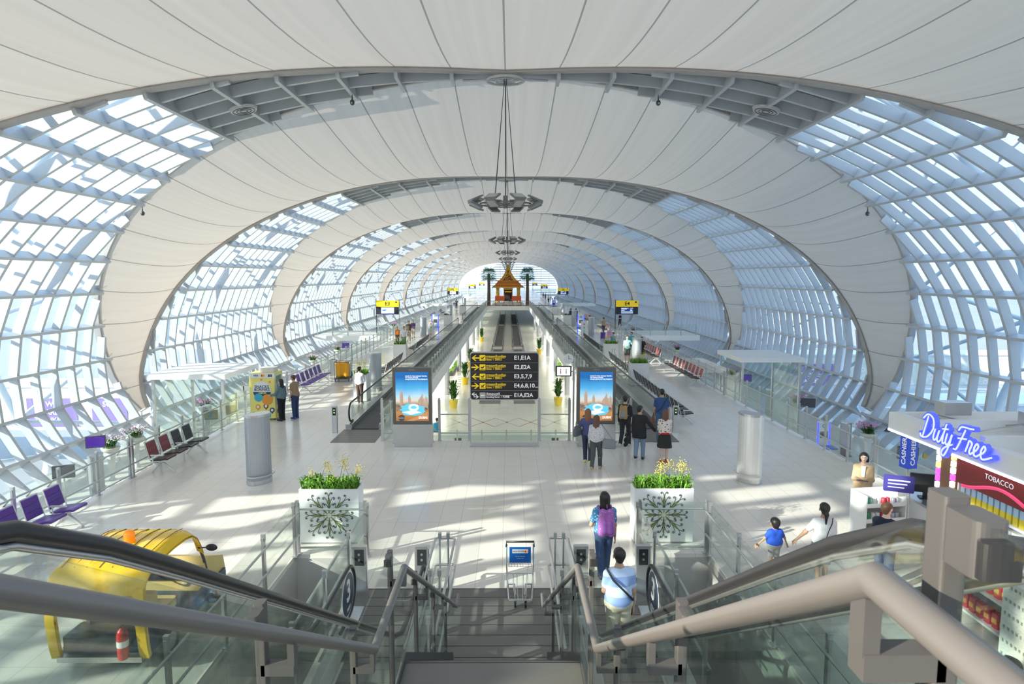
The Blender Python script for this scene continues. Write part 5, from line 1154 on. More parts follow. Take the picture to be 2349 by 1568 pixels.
def planter(lab, x, y, w, d, h, orn=False, z=0.003, seed=1, leaf='leaf', group='white box planters', flowers=True, rz=0, n=320):
    rr = random.Random(seed); t = thing('planter', lab, 'planter', (x, y, z), rz, group)
    b = MB(); e = 0.035
    b.box(-w / 2, -d / 2, 0.02, w / 2, -d / 2 + e, h).box(-w / 2, d / 2 - e, 0.02, w / 2, d / 2, h).box(-w / 2, -d / 2 + e, 0.02, -w / 2 + e, d / 2 - e, h).box(w / 2 - e, -d / 2 + e, 0.02, w / 2, d / 2 - e, h)
    box = b.build('box', M['white'], t)
    MB().box(-w / 2 + 0.04, -d / 2 + 0.04, 0, w / 2 - 0.04, d / 2 - 0.04, h - 0.06).build('soil', M['soil'], t)
    blades(-w / 2 + 0.05, -d / 2 + 0.05, w / 2 - 0.05, d / 2 - 0.05, h - 0.08, n, 0.14, 0.30, rr, 0.02, 0.14).build('foliage', M[leaf], t)
    if flowers: sprays(-w / 2 + 0.1, -d / 2 + 0.06, w / 2 - 0.1, d / 2 - 0.06, h - 0.05, 9, 0.52, rr).build('flower_sprays', [M['leafd'], M['yflow']], t)
    if orn: ornament(box, w, 0.05, h, -d / 2 - 0.002)
    return t
planter('white planter with olive scroll ornament and yellow sprays, nearer the cart', -3.72, 13.35, 1.27, 0.46, 1.20, True, seed=3)
planter('white planter with olive scroll ornament and yellow sprays, nearer the duty free shop', 3.46, 13.35, 1.27, 0.46, 1.20, True, seed=5)
planter('white planter beside the person in white hooded jacket', -6.72, 29.2, 0.6, 0.9, 1.25, seed=6, n=160)
planter('plain white planter further along the sunny walkway', -7.25, 42.8, 0.85, 0.7, 1.2, seed=7, n=140)
planter('plain white planter between the two black seat rows', 7.05, 33.3, 0.95, 0.8, 1.2, seed=8, n=160)
planter('white planter beside the people in yellow on the shaded aisle', 7.15, 43.2, 0.95, 0.7, 1.2, seed=9, n=160)
for i, (x, y) in enumerate(((-7.2, 76), (-7.2, 100), (7.2, 76), (7.2, 98))):
    planter(('distant white planter beyond the sunny column', 'last small planter on the sunny aisle', 'distant white planter near the navy shirted traveller', 'last small planter on the shaded aisle')[i], x, y, 0.9, 0.8, 1.2, seed=20 + i, n=60, flowers=False, leaf='leafd')
def flower_stand(lab, x, y, z=-3.997, seed=1, pale=False, h=1.35):
    rr = random.Random(seed); t = thing('flower_stand', lab, 'flower stand', (x, y, z), group='tall flower stands along the glass wall')
    MB().lathe([(0.17, 0), (0.17, 0.03), (0.10, 0.06), (0.12, 0.3), (0.20, h)], n=16).build('tapered_pedestal', M['white'], t)
    MB().lathe([(0.10, h), (0.34, h + 0.05), (0.42, h + 0.22), (0.40, h + 0.24), (0.30, h + 0.22)], n=18).build('bowl', mat('cream bowl', (0.75, 0.70, 0.60)), t)
    b = blades(-0.2, -0.2, 0.2, 0.2, h + 0.18, 70, 0.2, 0.5, rr, 0.03, 0.4); b.build('leaves', M['leafd'], t)
    f = MB()
    for i in range(26):
        a = rr.uniform(0, 6.28); r = rr.uniform(0.2, 0.62); p = Vector((r * cos(a), r * sin(a), h + 0.75 - r * 0.3 + rr.uniform(-0.1, 0.15)))
        f.tube([(0, 0, h + 0.2), tuple(p)], 0.004, 4, 0)
        for k_ in range(8): f.ell(tuple(p + Vector((rr.gauss(0, 0.05),) * 1 + (rr.gauss(0, 0.05), rr.gauss(0, 0.05)))), (0.03, 0.03, 0.02), 1 if not (pale and rr.random() < 0.6) else 2, 5, 4)
    f.build('blossoms', [M['leafd'], M['pflow'], M['wflow']], t); return t
fs = [(-19.0, 29.8, 'beside the purple screen', True), (-19.0, 31.8, 'second one from the purple screen', True), (-19.0, 39.3, 'beside the glass gate pavilion', False), (-19.2, 62.0, 'behind the purple seat row', True), (-19.2, 71, 'behind the orange cleaning cart', True), (-19.2, 106, 'behind the long purple row', False),
      (19.0, 32.4, 'nearest the duty free roof', False), (19.0, 40.6, 'in the middle of the shaded wall', False), (19.0, 52.5, 'beside the slatted gate canopy', False), (19.2, 71, 'behind the red seats', False), (19.2, 96, 'beneath the E4 gate sign', False)]
for i, (x, y, w_, p_) in enumerate(fs): flower_stand('pedestal bowl of pink orchids on lower level, %s' % w_, x, y, seed=30 + i, pale=p_)

# ------------------------------------------------------------------ gate signs
def gate_sign(num, y, s_, lab):
    x = s_ * 12.2; t = thing('gate_sign', lab, 'sign', (x, y, 0.0), group=None)
    pn = MB().rbox(-1.14, -0.12, 2.72, 1.14, 0.12, 3.36, 0.05, axis='y').build('gate_number_panel', M['yel'], t)
    text('E%d' % num, 0.52, M['black'], pn, (0, -0.125, 3.04), bold=0.008, ext=0.004)
    MB().rbox(0.78, -0.126, 3.10, 0.98, -0.121, 3.28, 0.015, axis='y').build('smoking_symbol', M['darkgrey'], pn)
    MB().box(-1.12, -0.10, 1.95, 1.12, 0.10, 2.72).build('flight_panel', mat('navy display face', (0.025, 0.03, 0.05), 0.3), t)
    if s_ < 0:
        sc = MB().box(-0.65, -0.115, 2.02, 0.65, -0.101, 2.66).build('screen', em('pale screen', (0.72, 0.82, 0.95), 0.9), t)
        MB().prism([(-0.25, 0), (0.25, 0.08), (0.2, -0.03), (0.05, -0.12), (-0.2, -0.1)], (-0.32, -0.117, 2.42), (1, 0, 0), (0, 0, 1), (0, -0.002, 0)).build('logo_mark', mat('logo blue', (0.05, 0.35, 0.65), emit=(0.05, 0.35, 0.65), estr=0.4), sc)
        text('AOT', 0.17, mat('logo grey', (0.3, 0.4, 0.5)), sc, (0.22, -0.118, 2.44), shear=0.3, sx=1.3, ext=0.001)
        MB().box(-0.65, -0.118, 2.02, 0.65, -0.116, 2.08).build('screen_band', em('blue band', (0.08, 0.12, 0.6), 0.8), sc)
    else:
        sc = MB().box(-0.65, -0.115, 2.02, 0.65, -0.101, 2.66).build('screen', em('dark blue screen', (0.02, 0.03, 0.14), 0.8), t)
        q = MB()
        for i, (a, b, zz) in enumerate(((-0.6, 0.15, 2.58), (0.3, 0.6, 2.58), (-0.6, -0.05, 2.50), (0.3, 0.5, 2.42), (-0.6, -0.25, 2.34), (0.3, 0.55, 2.34), (-0.6, 0.6, 2.22), (-0.6, 0.6, 2.10))): q.box(a, -0.118, zz - 0.022, b, -0.116, zz + 0.022)
        q.build('flight_text_bars', em('screen text', (0.7, 0.85, 0.95), 0.9), sc)
    MB().cyl((-1.18, 0, 0), (-1.18, 0, 3.4), 0.045, n=10).build('pole', M['post'], t)
    if s_ < 0: MB().cyl((1.18, 0, 0), (1.18, 0, 3.4), 0.02, n=8).build('pole', M['post'], t)
    return t
for num, y, s_, lab in ((3, 64.5, -1, 'yellow gate sign E3 with a pale airline screen'), (4, 64.5, 1, 'yellow gate sign E4 with a dark flight screen'), (5, 140, -1, 'yellow gate sign E5 left of the golden temple roof'.replace('left of', 'on the sunny side of')),
                        (6, 140, 1, 'yellow gate sign E6 on the shaded side of the golden temple'), (7, 215, -1, 'small yellow gate sign E7 behind the E5 sign'), (8, 215, 1, 'small yellow gate sign E8 behind the E6 sign'), (9, 292, -1, 'tiny yellow gate sign E9 before the end wall'), (10, 292, 1, 'tiny yellow gate sign E10 before the end wall')):
    gate_sign(num, y, s_, lab)
    # bridge that leads from the deck out to the gate below the sign
    if y < 290:
        q = MB(); xs = sorted((s_ * 10.82, s_ * 19.0)); q.box(xs[0], y - 2.5, -0.5, xs[1], y + 3.5, -0.002); q.build('floor_bridge', M['white'], kind='structure')
        if y < 220:
            g = glass_rail('bridge_balustrade', 'glass balustrade of the bridge under gate sign E%d' % num, 5, 1.5, 1.12, (0.92,), None, group='gate bridge balustrades')
            g.location = ((11.0 if s_ > 0 else -18.6), y - 2.4, 0.001); g.rotation_euler.z = -pi / 2; g.rotation_euler.z = -pi / 2; g.location.x = min(xs) + 0.3

# ------------------------------------------------------------------ pendant floodlight rings
M['lampframe'] = mat('dark pendant steel', (0.22, 0.22, 0.225), 0.4, 0.4)
M['lampglass'] = mat('floodlight glass', (0.40, 0.42, 0.42), 0.15, 0.2)
def chandelier():
    t = thing('pendant_light_ring', 'x', 'pendant light', (0, 0, 0), group='pendant floodlight rings down the hall axis')
    MB().tube([(1.05 * cos(a), 1.05 * sin(a), 8.66) for a in [2 * pi * i / 24 for i in range(24)]], 0.03, 6, 0, True).tube([(0.45 * cos(a), 0.45 * sin(a), 8.66) for a in [2 * pi * i / 16 for i in range(16)]], 0.025, 6, 0, True).build('ring_frame', M['lampframe'], t)
    a_ = MB()
    for i in range(8):
        a = 2 * pi * (i + 0.5) / 8; a_.cyl((0.1 * cos(a), 0.1 * sin(a), 8.68), (1.1 * cos(a), 1.1 * sin(a), 8.66), 0.02, n=6)
    a_.cyl((0, 0, 8.5), (0, 0, 9.0), 0.10, n=14).build('spider_arms', M['lampframe'], t)
    for i in range(8):
        a = 2 * pi * (i + 0.5) / 8; R_ = Matrix.Rotation(a, 3, 'Z')
        for up in (1, -1):
            rot = R_ @ Matrix.Rotation(up * 0.42, 3, 'Y'); c = Vector((1.30 * cos(a), 1.30 * sin(a), 8.72 + up * 0.10 + (0.02 if up > 0 else -0.04)))
            h = MB().bb(c, (0.52, 0.50 if up > 0 else 0.40, 0.07), 0, rot).bb(c + rot @ Vector((0, 0, -up * 0.05)), (0.25, 0.25, 0.05), 0, rot).build('floodlight', M['lampframe'], t)
            MB().bb(c + rot @ Vector((0, 0, up * 0.037)), (0.44, 0.42 if up > 0 else 0.32, 0.008), 0, rot).build('lens', M['lampglass'], h)
    for i in range(4):
        a = pi / 2 * i + pi / 4; MB().cyl((0.62 * cos(a), 0.62 * sin(a), 8.75), (0.06 * cos(a), 0.06 * sin(a), 13.5), 0.012, n=5).build('cable', M['darkgrey'], t)
    MB().cyl((0, 0, 8.9), (0, 0, 13.5), 0.022, n=6).build('stem', M['post'], t)
    MB().cyl((0, 0, 13.35), (0, 0, 13.9), 0.07, n=10).build('hanger', M['lampframe'], t)
    return t
ch = chandelier(); names = ['nearest to the stair'.replace('nearest', 'closest'), 'second down the axis', 'third down the axis', 'fourth down the axis', 'fifth down the axis', 'sixth down the axis', 'seventh down the axis', 'eighth down the axis', 'ninth down the axis', 'tenth down the axis', 'last before the end wall']
ring = MB()
ring.tube([(0.75 * cos(a), 0.62 * sin(a), 13.52) for a in [2 * pi * i / 24 for i in range(24)]], 0.05, 6, 0, True).tube([(0.4 * cos(a), 0.34 * sin(a), 13.50) for a in [2 * pi * i / 16 for i in range(16)]], 0.02, 5, 0, True)
for i in range(8): a = pi / 4 * i; ring.cyl((0.1 * cos(a), 0.1 * sin(a), 13.48), (0.75 * cos(a), 0.62 * sin(a), 13.52), 0.02, n=5)
for q in (-1, 1): ring.cyl((q * 0.5, -0.2, 13.50), (q * 1.7, 0.0, 13.5), 0.04, n=6)
ringm = ring.mesh('skylight_ring', M['steel'])
for k in range(11):
    o = ch if k == 0 else copy_tree(ch)
    o['label'] = 'ring of square floodlights hung on four cables, %s' % names[k]; o.location.y = Y1 + PB * k
    q = link('skylight_ring', ringm, (0, Y1 + PB * k, 0)); tag(q, 'small round steel skylight frame at the vault top above pendant, %s' % names[k], 'skylight', 'skylight frames at the vault top')
# ceiling loudspeakers and cameras
for s_, lab in ((-1, 'sunny'), (1, 'shaded')):
    ar_ = s_ * 5.05 * NODE; tt = t_at(ar_); x, z = prof(tt); N = nrm(tt); p = Vector((x, Y1 + 0.05, z)) + N * 0.35
    t = thing('ceiling_speaker', 'round grille loudspeaker fixed in the grey roof panels, %s side' % lab, 'loudspeaker', tuple(p))
    MB().cyl((0, 0, 0), tuple(N * 0.10), 0.55, 0.50, n=28).build('housing', M['steel'], t)
    g = MB()
    for r in (0.15, 0.28, 0.42): g.tube([tuple(N * 0.11 + Matrix.Rotation(math.atan2(N.x, N.z), 3, 'Y') @ Vector((r * cos(a), r * sin(a), 0))) for a in [2 * pi * i / 20 for i in range(20)]], 0.015, 5, 0, True)
    g.build('grille', M['darkgrey'], t)
    for nm, aa, yy in (('under the grey roof panels', 3.0 * NODE, -0.0), ('at the edge where membrane meets glass', 9.05 * NODE, None)):
        tt = t_at(s_ * aa); x, z = prof(tt); N = nrm(tt); y = Y1 + (0.6 if yy is not None else gh(z) - 0.3)
        p = Vector((x, y, z)) + N * 0.5
        c = thing('security_camera', 'small security camera %s, %s side' % (nm, lab), 'camera', tuple(p))
        MB().cyl((0, 0, 0), (0, 0, -0.16), 0.03, n=8).cyl((0, 0, 0.25), (0, 0, 0), 0.02, n=6).build('bracket', M['darkgrey'], c); MB().ell((0, 0, -0.22), (0.10, 0.10, 0.12)).build('camera_dome', M['darkgrey'], c); MB().cyl((0, -0.09, -0.25), (0, -0.12, -0.26), 0.035, n=10).build('lens', M['lampglass'], c)

# ------------------------------------------------------------------ snack machine
t = thing('vending_machine', 'tall yellow snacks and drinks machine facing the couple', 'vending machine', (-9.72, 25.0, z3), 0.0)
M['vy'] = mat('pale yellow print', (0.86, 0.76, 0.22), 0.4); M['navy'] = mat('navy print', (0.02, 0.06, 0.13), 0.4); M['teal'] = mat('teal print', (0.05, 0.42, 0.58), 0.4); M['orng'] = mat('orange print', (0.80, 0.32, 0.04), 0.4)
bd = MB().rbox(-0.50, -0.05, 0.08, 0.52, 0.85, 1.90, 0.02).build('cabinet', M['vy'], t)
MB().box(-0.5, -0.056, 1.72, 0.52, -0.051, 1.90).build('white_header', M['white'], bd)
text('VISA', 0.10, M['navy'], bd, (-0.23, -0.058, 1.81), shear=0.3, bold=0.003, ext=0.001)
MB().cyl((0.03, -0.058, 1.81), (0.03, -0.06, 1.81), 0.05, n=20).build('card_mark', mat('card red', (0.75, 0.05, 0.04)), bd); MB().cyl((0.09, -0.060, 1.81), (0.09, -0.062, 1.81), 0.05, n=20).build('card_mark', mat('card amber', (0.9, 0.45, 0.03)), bd)
MB().box(0.26, -0.06, 1.76, 0.34, -0.057, 1.86).box(0.36, -0.06, 1.76, 0.42, -0.057, 1.86, 0).build('card_mark', M['navy'], bd)
MB().cyl((0, -0.052, 1.22), (0, -0.058, 1.22), 0.36, n=36).build('white_disc', M['white'], bd)
MB().prism([(0.36 * cos(a), 0.36 * sin(a)) for a in [-pi + 0.15 + (pi - 0.3) * i / 16 for i in range(17)]], (0, -0.058, 1.21), (1, 0, 0), (0, 0, 1), (0, -0.002, 0)).build('navy_half_disc', M['navy'], bd)
text('SNACKS', 0.155, M['navy'], bd, (0, -0.060, 1.36), bold=0.004, ext=0.001); text('&DRINKS', 0.15, M['navy'], bd, (0, -0.060, 1.245), bold=0.004, ext=0.001)
text('inBOX', 0.11, M['vy'], bd, (0.02, -0.063, 1.11), bold=0.003, ext=0.001)
MB().cyl((-0.14, -0.059, 0.93), (-0.14, -0.064, 0.93), 0.17, n=28).build('teal_disc', M['teal'], bd); MB().cyl((0.20, -0.059, 0.84), (0.20, -0.062, 0.84), 0.22, n=28).build('orange_disc', M['orng'], bd)
for x, z, m_ in ((-0.18, 0.55, 'orng'), (0.14, 0.58, 'maroon'), (0.38, 0.42, 'navy')): MB().cyl((x, -0.053, z), (x, -0.06, z), 0.10, n=20).prism([(-0.05, 0), (0.05, 0), (0, -0.09)], (x, -0.053, z - 0.07), (1, 0, 0), (0, 0, 1), (0, -0.006, 0)).cyl((x, -0.061, z), (x, -0.064, z), 0.055, n=16, mi=1).build('pin_badge', [M[m_], M['white']], bd)
MB().box(-0.40, -0.055, 0.12, -0.22, -0.051, 0.34).box(0.15, -0.055, 0.12, 0.32, -0.051, 0.36).build('bottle_picture', M['teal'], bd)
MB().prism([(0.0, 0), (0.12, 0), (0.04, -0.1)], (-0.06, -0.053, 1.68), (1, 0, 0), (0, 0, 1), (0, -0.004, 0)).prism([(0.0, 0), (0.12, 0.04), (0.1, -0.06)], (0.25, -0.053, 1.56), (1, 0, 0), (0, 0, 1), (0, -0.004, 0)).build('flag_picture', M['orng'], bd)
MB().box(0.521, 0.05, 0.62, 0.535, 0.62, 1.78).build('display_window', M['gl'], t); MB().box(0.521, 0.03, 0.58, 0.53, 0.65, 0.62).box(0.521, 0.03, 1.78, 0.53, 0.65, 1.82).box(0.521, 0.02, 0.58, 0.53, 0.05, 1.82).box(0.521, 0.62, 0.58, 0.53, 0.65, 1.82).build('window_frame', M['white'], t)
q = MB()
for i in range(5):
    for j in range(6): q.box(0.521, 0.08 + j * 0.088, 0.70 + i * 0.2, 0.53, 0.14 + j * 0.088, 0.80 + i * 0.2, (i + j) % 3)
q.build('snack_packets', [M['white'], M['orng'], M['teal']], t)
MB().box(0.521, 0.70, 0.9, 0.54, 0.82, 1.5).build('payment_panel', M['darkgrey'], t); MB().box(0.521, 0.1, 0.28, 0.535, 0.55, 0.42).build('delivery_flap', M['darkgrey'], t)
q = MB();
for x in (-0.42, 0.44):
    for y in (0.03, 0.77): q.cyl((x, y, 0), (x, y, 0.08), 0.03, n=8)
q.build('feet', M['black'], t)
bx = MB().rbox(-0.2, 0.2, 1.903, 0.4, 0.7, 2.08, 0.02).build('carton', mat('white carton', (0.75, 0.72, 0.68))); bx.location = (-9.72, 25.0, z3); tag(bx, 'white carton lying on top of the snack machine', 'box')

# cleaning cart
t = thing('cleaning_cart', 'janitor cart with big orange yellow refuse bag', 'cart', (-9.05, 34.6, z3), 0.1)
sdf_obj('refuse_bag', [((-0.2, 0, 0.35), (-0.22, 0, 0.98), 0.15, 0.16), ((0.2, 0, 0.35), (0.22, 0, 0.98), 0.15, 0.16), ((0, 0.15, 0.4), (0, 0.15, 0.98), 0.2, 0.2)], 0.03, mat('orange plastic', (0.90, 0.42, 0.02), 0.35), t, 0.08, [((0, 0, 1.05), (0, 0, 1))])
q = MB(); q.tube([(-0.4, -0.2, 1.08), (0.4, -0.2, 1.08), (0.4, 0.35, 1.08), (-0.4, 0.35, 1.08)], 0.018, 6, 0, True)
for x in (-0.4, 0.4): q.cyl((x, -0.2, 0.15), (x, -0.2, 1.08), 0.016, n=6).cyl((x, 0.35, 0.15), (x, 0.35, 1.08), 0.016, n=6)
q.box(-0.42, -0.25, 0.13, 0.42, 1.0, 0.17).build('cart_frame', M['darkgrey'], t)
MB().box(-0.35, 0.45, 0.18, 0.35, 0.95, 0.95).build('utility_box', M['white'], t)
for x in (-0.36, 0.36):
    for y in (-0.2, 0.92): MB().cyl((x - 0.02, y, 0.07), (x + 0.02, y, 0.07), 0.07, n=14).build('wheel', M['black'], t)
MB().cyl((0.47, 0.2, 0.3), (0.5, 0.25, 1.5), 0.014, n=6).ell((0.47, 0.2, 0.35), (0.06, 0.1, 0.16), 0).build('mop', mat('green mop', (0.05, 0.25, 0.12)), t)

# ------------------------------------------------------------------ yellow electric carts
M['cy'] = mat('glossy cart yellow', (0.80, 0.50, 0.012), 0.22, var=0.05); M['cseat'] = mat('cream vinyl seat', (0.62, 0.47, 0.17), 0.5); M['cblue'] = mat('blue cart body', (0.035, 0.07, 0.16), 0.35); M['amber'] = mat('amber beacon', (0.85, 0.22, 0.01), 0.15, emit=(0.9, 0.25, 0.0), estr=0.35); M['redp'] = mat('fire red paint', (0.62, 0.02, 0.02), 0.25)
def cart(lab, loc, rz=0, group='yellow electric carts'):
    t = thing('electric_cart', lab, 'cart', loc, rz, group)
    w = 0.70
    # roof: a ribbed shell, arched down at front and back
    pr_ = [(-0.04, 1.28), (-0.05, 1.42), (0.0, 1.54), (0.10, 1.62), (0.35, 1.68), (0.75, 1.71), (1.10, 1.70), (1.32, 1.66), (1.47, 1.55), (1.58, 1.38), (1.66, 1.20)]
    b = MB(); nx = 24
    for k_, off in ((0, 0.0), (1, -0.035)):
        vs = []
        for (y, z) in pr_:
            for i in range(nx + 1):
                u = -1 + 2 * i / nx; x = u * w; e = abs(u) ** 8 * 0.10
                gr = -0.014 if (i % 4 == 0 and 0.05 < y < 1.3 and 0 < i < nx) else 0
                front = (y > 1.4 or y < 0.0) and abs(u) < 0.84
                vs.append((x, y, z - e + off + gr))
        fs = []
        for j in range(len(pr_) - 1):
            for i in range(nx):
                y = pr_[j][0]
                if (pr_[j][0] >= 1.47) and 2 <= i < nx - 2: continue
                a = j * (nx + 1) + i; q = (a, a + 1, a + nx + 2, a + nx + 1)
                fs.append(q if k_ == 0 else tuple(reversed(q)))
        b.add(vs, fs, 0, True)
    b.build('roof', M['cy'], t)
    q_ = MB()
    for i in range(7): x = -0.54 + 0.18 * i; q_.tube([(x, 0.08, 1.605), (x, 0.35, 1.683), (x, 0.75, 1.712), (x, 1.10, 1.703), (x, 1.32, 1.663)], 0.007, 5)
    q_.build('groove_shade', mat('cart groove shade', (0.30, 0.17, 0.01), 0.5), t)  # dark raised lines; the shade of the grooves is put into their colour
    for q in (-1, 1):
        p = MB(); x = q * (w - 0.07)
        p.ribbon([(x, -0.02, 1.36), (x, -0.04, 0.9), (x, 0.0, 0.5), (x, 0.04, 0.32)], (0, -1, 0), 0.13, 0.07); p.build('rear_post', M['cy'], t)
        MB().tube([(x, 1.64, 1.24), (x, 1.78, 0.95), (x, 1.85, 0.72)], 0.025, 8).build('windscreen_post', M['darkgrey'], t)
        MB().tube([(x, 1.60, 1.22), (x + q * 0.14, 1.62, 1.22)], 0.012, 6).ell((x + q * 0.22, 1.62, 1.22), (0.10, 0.03, 0.06)).build('wing_mirror', M['black'], t)
    MB().box(-0.62, 0.10, 0.30, 0.62, 2.5, 0.40).box(-0.68, 0.45, 0.24, -0.60, 2.45, 0.48).box(0.60, 0.45, 0.24, 0.68, 2.45, 0.48).build('chassis', M['cblue'], t)
    MB().box(-0.60, -0.06, 0.26, 0.60, 0.05, 0.34).build('rear_bumper', M['inox'], t)
    MB().rbox(-0.55, 0.0, 0.40, 0.30, 0.42, 0.60, 0.03).box(-0.1, 0.05, 0.6, 0.25, 0.35, 0.68).build('battery_tray', M['darkgrey'], t)
    MB().rbox(-0.56, 0.40, 0.62, 0.56, 0.52, 1.04, 0.05).build('seat_back', M['cseat'], t); MB().rbox(-0.56, 0.52, 0.56, 0.56, 1.02, 0.70, 0.05).build('seat_cushion', M['cseat'], t)
    MB().box(-0.42, 0.34, 0.42, -0.37, 0.39, 1.0).box(0.32, 0.34, 0.42, 0.37, 0.39, 1.0).build('seat_bracket', M['darkgrey'], t)
    MB().prism([(1.75, 0.35), (1.72, 0.86), (1.95, 0.92), (2.45, 0.72), (2.55, 0.35)], (-0.64, 0, 0), (0, 1, 0), (0, 0, 1), (1.28, 0, 0)).build('front_body', M['cseat'], t)
    MB().box(-0.56, 1.68, 0.62, 0.56, 1.74, 0.86).build('dashboard', M['black'], t)
    c = Vector((-0.28, 1.50, 0.92)); R_ = Matrix.Rotation(0.9, 3, 'X')
    MB().tube([tuple(c + R_ @ Vector((0.17 * cos(a), 0.17 * sin(a), 0))) for a in [2 * pi * i / 20 for i in range(20)]], 0.016, 6, 0, True).cyl(tuple(c), (-0.28, 1.72, 0.7), 0.02, n=8).build('steering_wheel', M['black'], t)
    for q in (-1, 1):
        for y in (0.55, 2.15):
            o = MB().cyl((q * 0.56, y, 0.235), (q * 0.70, y, 0.235), 0.235, n=24).build('wheel', M['black'], t); MB().cyl((q * 0.70, y, 0.235), (q * 0.71, y, 0.235), 0.12, n=18).build('hub_cap', M['inox'], o)
        MB().cyl((q * 0.60, -0.08, 0.86), (q * 0.60, -0.10, 0.86), 0.045, n=14).build('tail_light', M['redp'], t)
    MB().cyl((0.05, 0.72, 1.70), (0.05, 0.72, 1.75), 0.085, n=20).lathe([(0.075, 0.0), (0.078, 0.09), (0.05, 0.13), (0.0, 0.14)], (0.05, 0.72, 1.75), 20).build('beacon', M['amber'], t)
    return t
ct = cart('yellow electric cart with orange roof beacon parked beyond the escalator', (-5.68, 8.55, z3))
dup(ct, (-5.95, 4.6, z3), 0, 'second yellow cart cut off at the frame corner, behind the first')
t = thing('fire_extinguisher', 'red fire extinguisher strapped at the back of the yellow cart', 'fire extinguisher', (-5.30, 8.44, 0.36))
MB().lathe([(0.06, 0), (0.075, 0.03), (0.075, 0.36), (0.06, 0.42), (0.025, 0.45), (0.02, 0.48)], n=20).build('cylinder_body', M['redp'], t)
MB().lathe([(0.077, 0.19), (0.077, 0.28)], n=20).build('paper_label', M['white'], t); MB().box(-0.02, -0.06, 0.48, 0.02, 0.03, 0.50).tube([(0, 0, 0.49), (0.06, -0.03, 0.46), (0.08, -0.05, 0.3)], 0.008, 6).build('valve_handle', M['black'], t)

# ------------------------------------------------------------------ luggage trolley by the stair
t = thing('luggage_trolley', 'chrome luggage trolley with blue advert panel at the stair foot', 'trolley', (0.33, 10.45, 0.006), 0.0, 'luggage trolleys')
q = MB()
for s_ in (-1, 1): q.tube([(s_ * 0.20, 0.0, 0.14), (s_ * 0.22, 0.30, 0.20), (s_ * 0.24, 0.42, 0.55), (s_ * 0.235, 0.36, 0.98)], 0.013, 8)
q.tube([(-0.20, -0.02, 0.14), (0.20, -0.02, 0.14)], 0.012, 8).tube([(-0.235, 0.32, 0.46), (0.235, 0.32, 0.46)], 0.012, 8)
for x in (-0.09, -0.04, 0.04, 0.09): q.tube([(x, -0.02, 0.14), (x * 1.3, 0.30, 0.21), (x * 1.4, 0.33, 0.46)], 0.006, 6)
for s_ in (-1, 1): q.tube([(s_ * 0.08, 0.1, 0.17), (s_ * 0.10, 0.4, 0.22), (s_ * 0.23, 0.52, 0.16)], 0.012, 8)
q.build('chrome_frame', M['inox'], t)
MB().tube([(-0.245, 0.35, 0.94), (-0.245, 0.33, 1.04), (0.245, 0.33, 1.04), (0.245, 0.35, 0.94)], 0.017, 8).build('push_handle', M['black'], t)
q = MB()
for i in range(9): x = -0.2 + i * 0.05; q.cyl((x, 0.24, 0.62), (x, 0.24, 0.70), 0.004, n=5)
for z in (0.62, 0.66, 0.70): q.cyl((-0.2, 0.24, z), (0.2, 0.24, z), 0.004, n=5)
q.build('wire_basket', M['inox'], t)
M['adb'] = mat('bright blue advert', (0.01, 0.12, 0.42), 0.35); 
pn = MB().box(-0.19, 0.285, 0.66, 0.19, 0.295, 0.96).build('advert_panel', M['adb'], t); MB().prism([(0.66, 0.30), (0.96, 0.30), (0.96, 0.40), (0.70, 0.42)], (-0.235, 0, 0), (0, 0, 1), (0, 1, 0), (0.01, 0, 0)).prism([(0.66, 0.30), (0.96, 0.30), (0.96, 0.40), (0.70, 0.42)], (0.225, 0, 0), (0, 0, 1), (0, 1, 0), (0.01, 0, 0)).build('side_panel', mat('pale blue advert', (0.10, 0.40, 0.60)), t)
cd_ = MB().box(-0.14, 0.280, 0.85, 0.14, 0.284, 0.92).build('card_strip', M['white'], pn); text('KING POWER', 0.033, M['navy'], cd_, (-0.03, 0.279, 0.885), ext=0.001, bold=0.0005); MB().cyl((0.095, 0.279, 0.885), (0.095, 0.277, 0.885), 0.018, n=14).build('card_mark', M['redp'], cd_); MB().cyl((0.118, 0.277, 0.885), (0.118, 0.275, 0.885), 0.018, n=14).build('card_mark', M['amber'], cd_)
text('free your spending', 0.022, M['white'], pn, (0, 0.283, 0.79), ext=0.001); text('member card', 0.022, M['white'], pn, (0, 0.283, 0.75), ext=0.001)
for x, y in ((-0.09, 0.0), (0.09, 0.0), (-0.22, 0.50), (0.22, 0.50)):
    o = MB().cyl((x - 0.014, y, 0.055), (x + 0.014, y, 0.055), 0.055, n=16).build('wheel', M['black'], t); MB().box(x - 0.02, y - 0.02, 0.06, x + 0.02, y + 0.03, 0.14).build('castor_fork', M['darkgrey'], o)
def suitcase(lab, x, y, c, h=0.62, w=0.42, rz=0.2):
    t = thing('suitcase', lab, 'suitcase', (x, y, z3), rz)
    MB().rbox(-w / 2, -0.13, 0.06, w / 2, 0.13, h, 0.04).build('shell', c, t); MB().tube([(-0.09, 0.08, h - 0.02), (-0.09, 0.08, h + 0.38), (0.09, 0.08, h + 0.38), (0.09, 0.08, h - 0.02)], 0.01, 6).build('pull_handle', M['darkgrey'], t)
    q = MB(); [q.cyl((a * w * 0.4 - 0.015, b * 0.08, 0.03), (a * w * 0.4 + 0.015, b * 0.08, 0.03), 0.03, n=10) for a in (-1, 1) for b in (-1, 1)]; q.build('wheels', M['black'], t)
suitcase('grey ribbed cabin case pulled by the man in mint tee', 7.05, 41.3, M['steel'])
suitcase('black cabin case behind the navy shirted traveller', 8.3, 80.0, M['blackv'])
suitcase('purple case standing in the group by the blue kiosk', 8.9, 58.6, M['purple'])
suitcase('pink case standing in the group by the blue kiosk', 9.7, 59.8, M['pflow'])

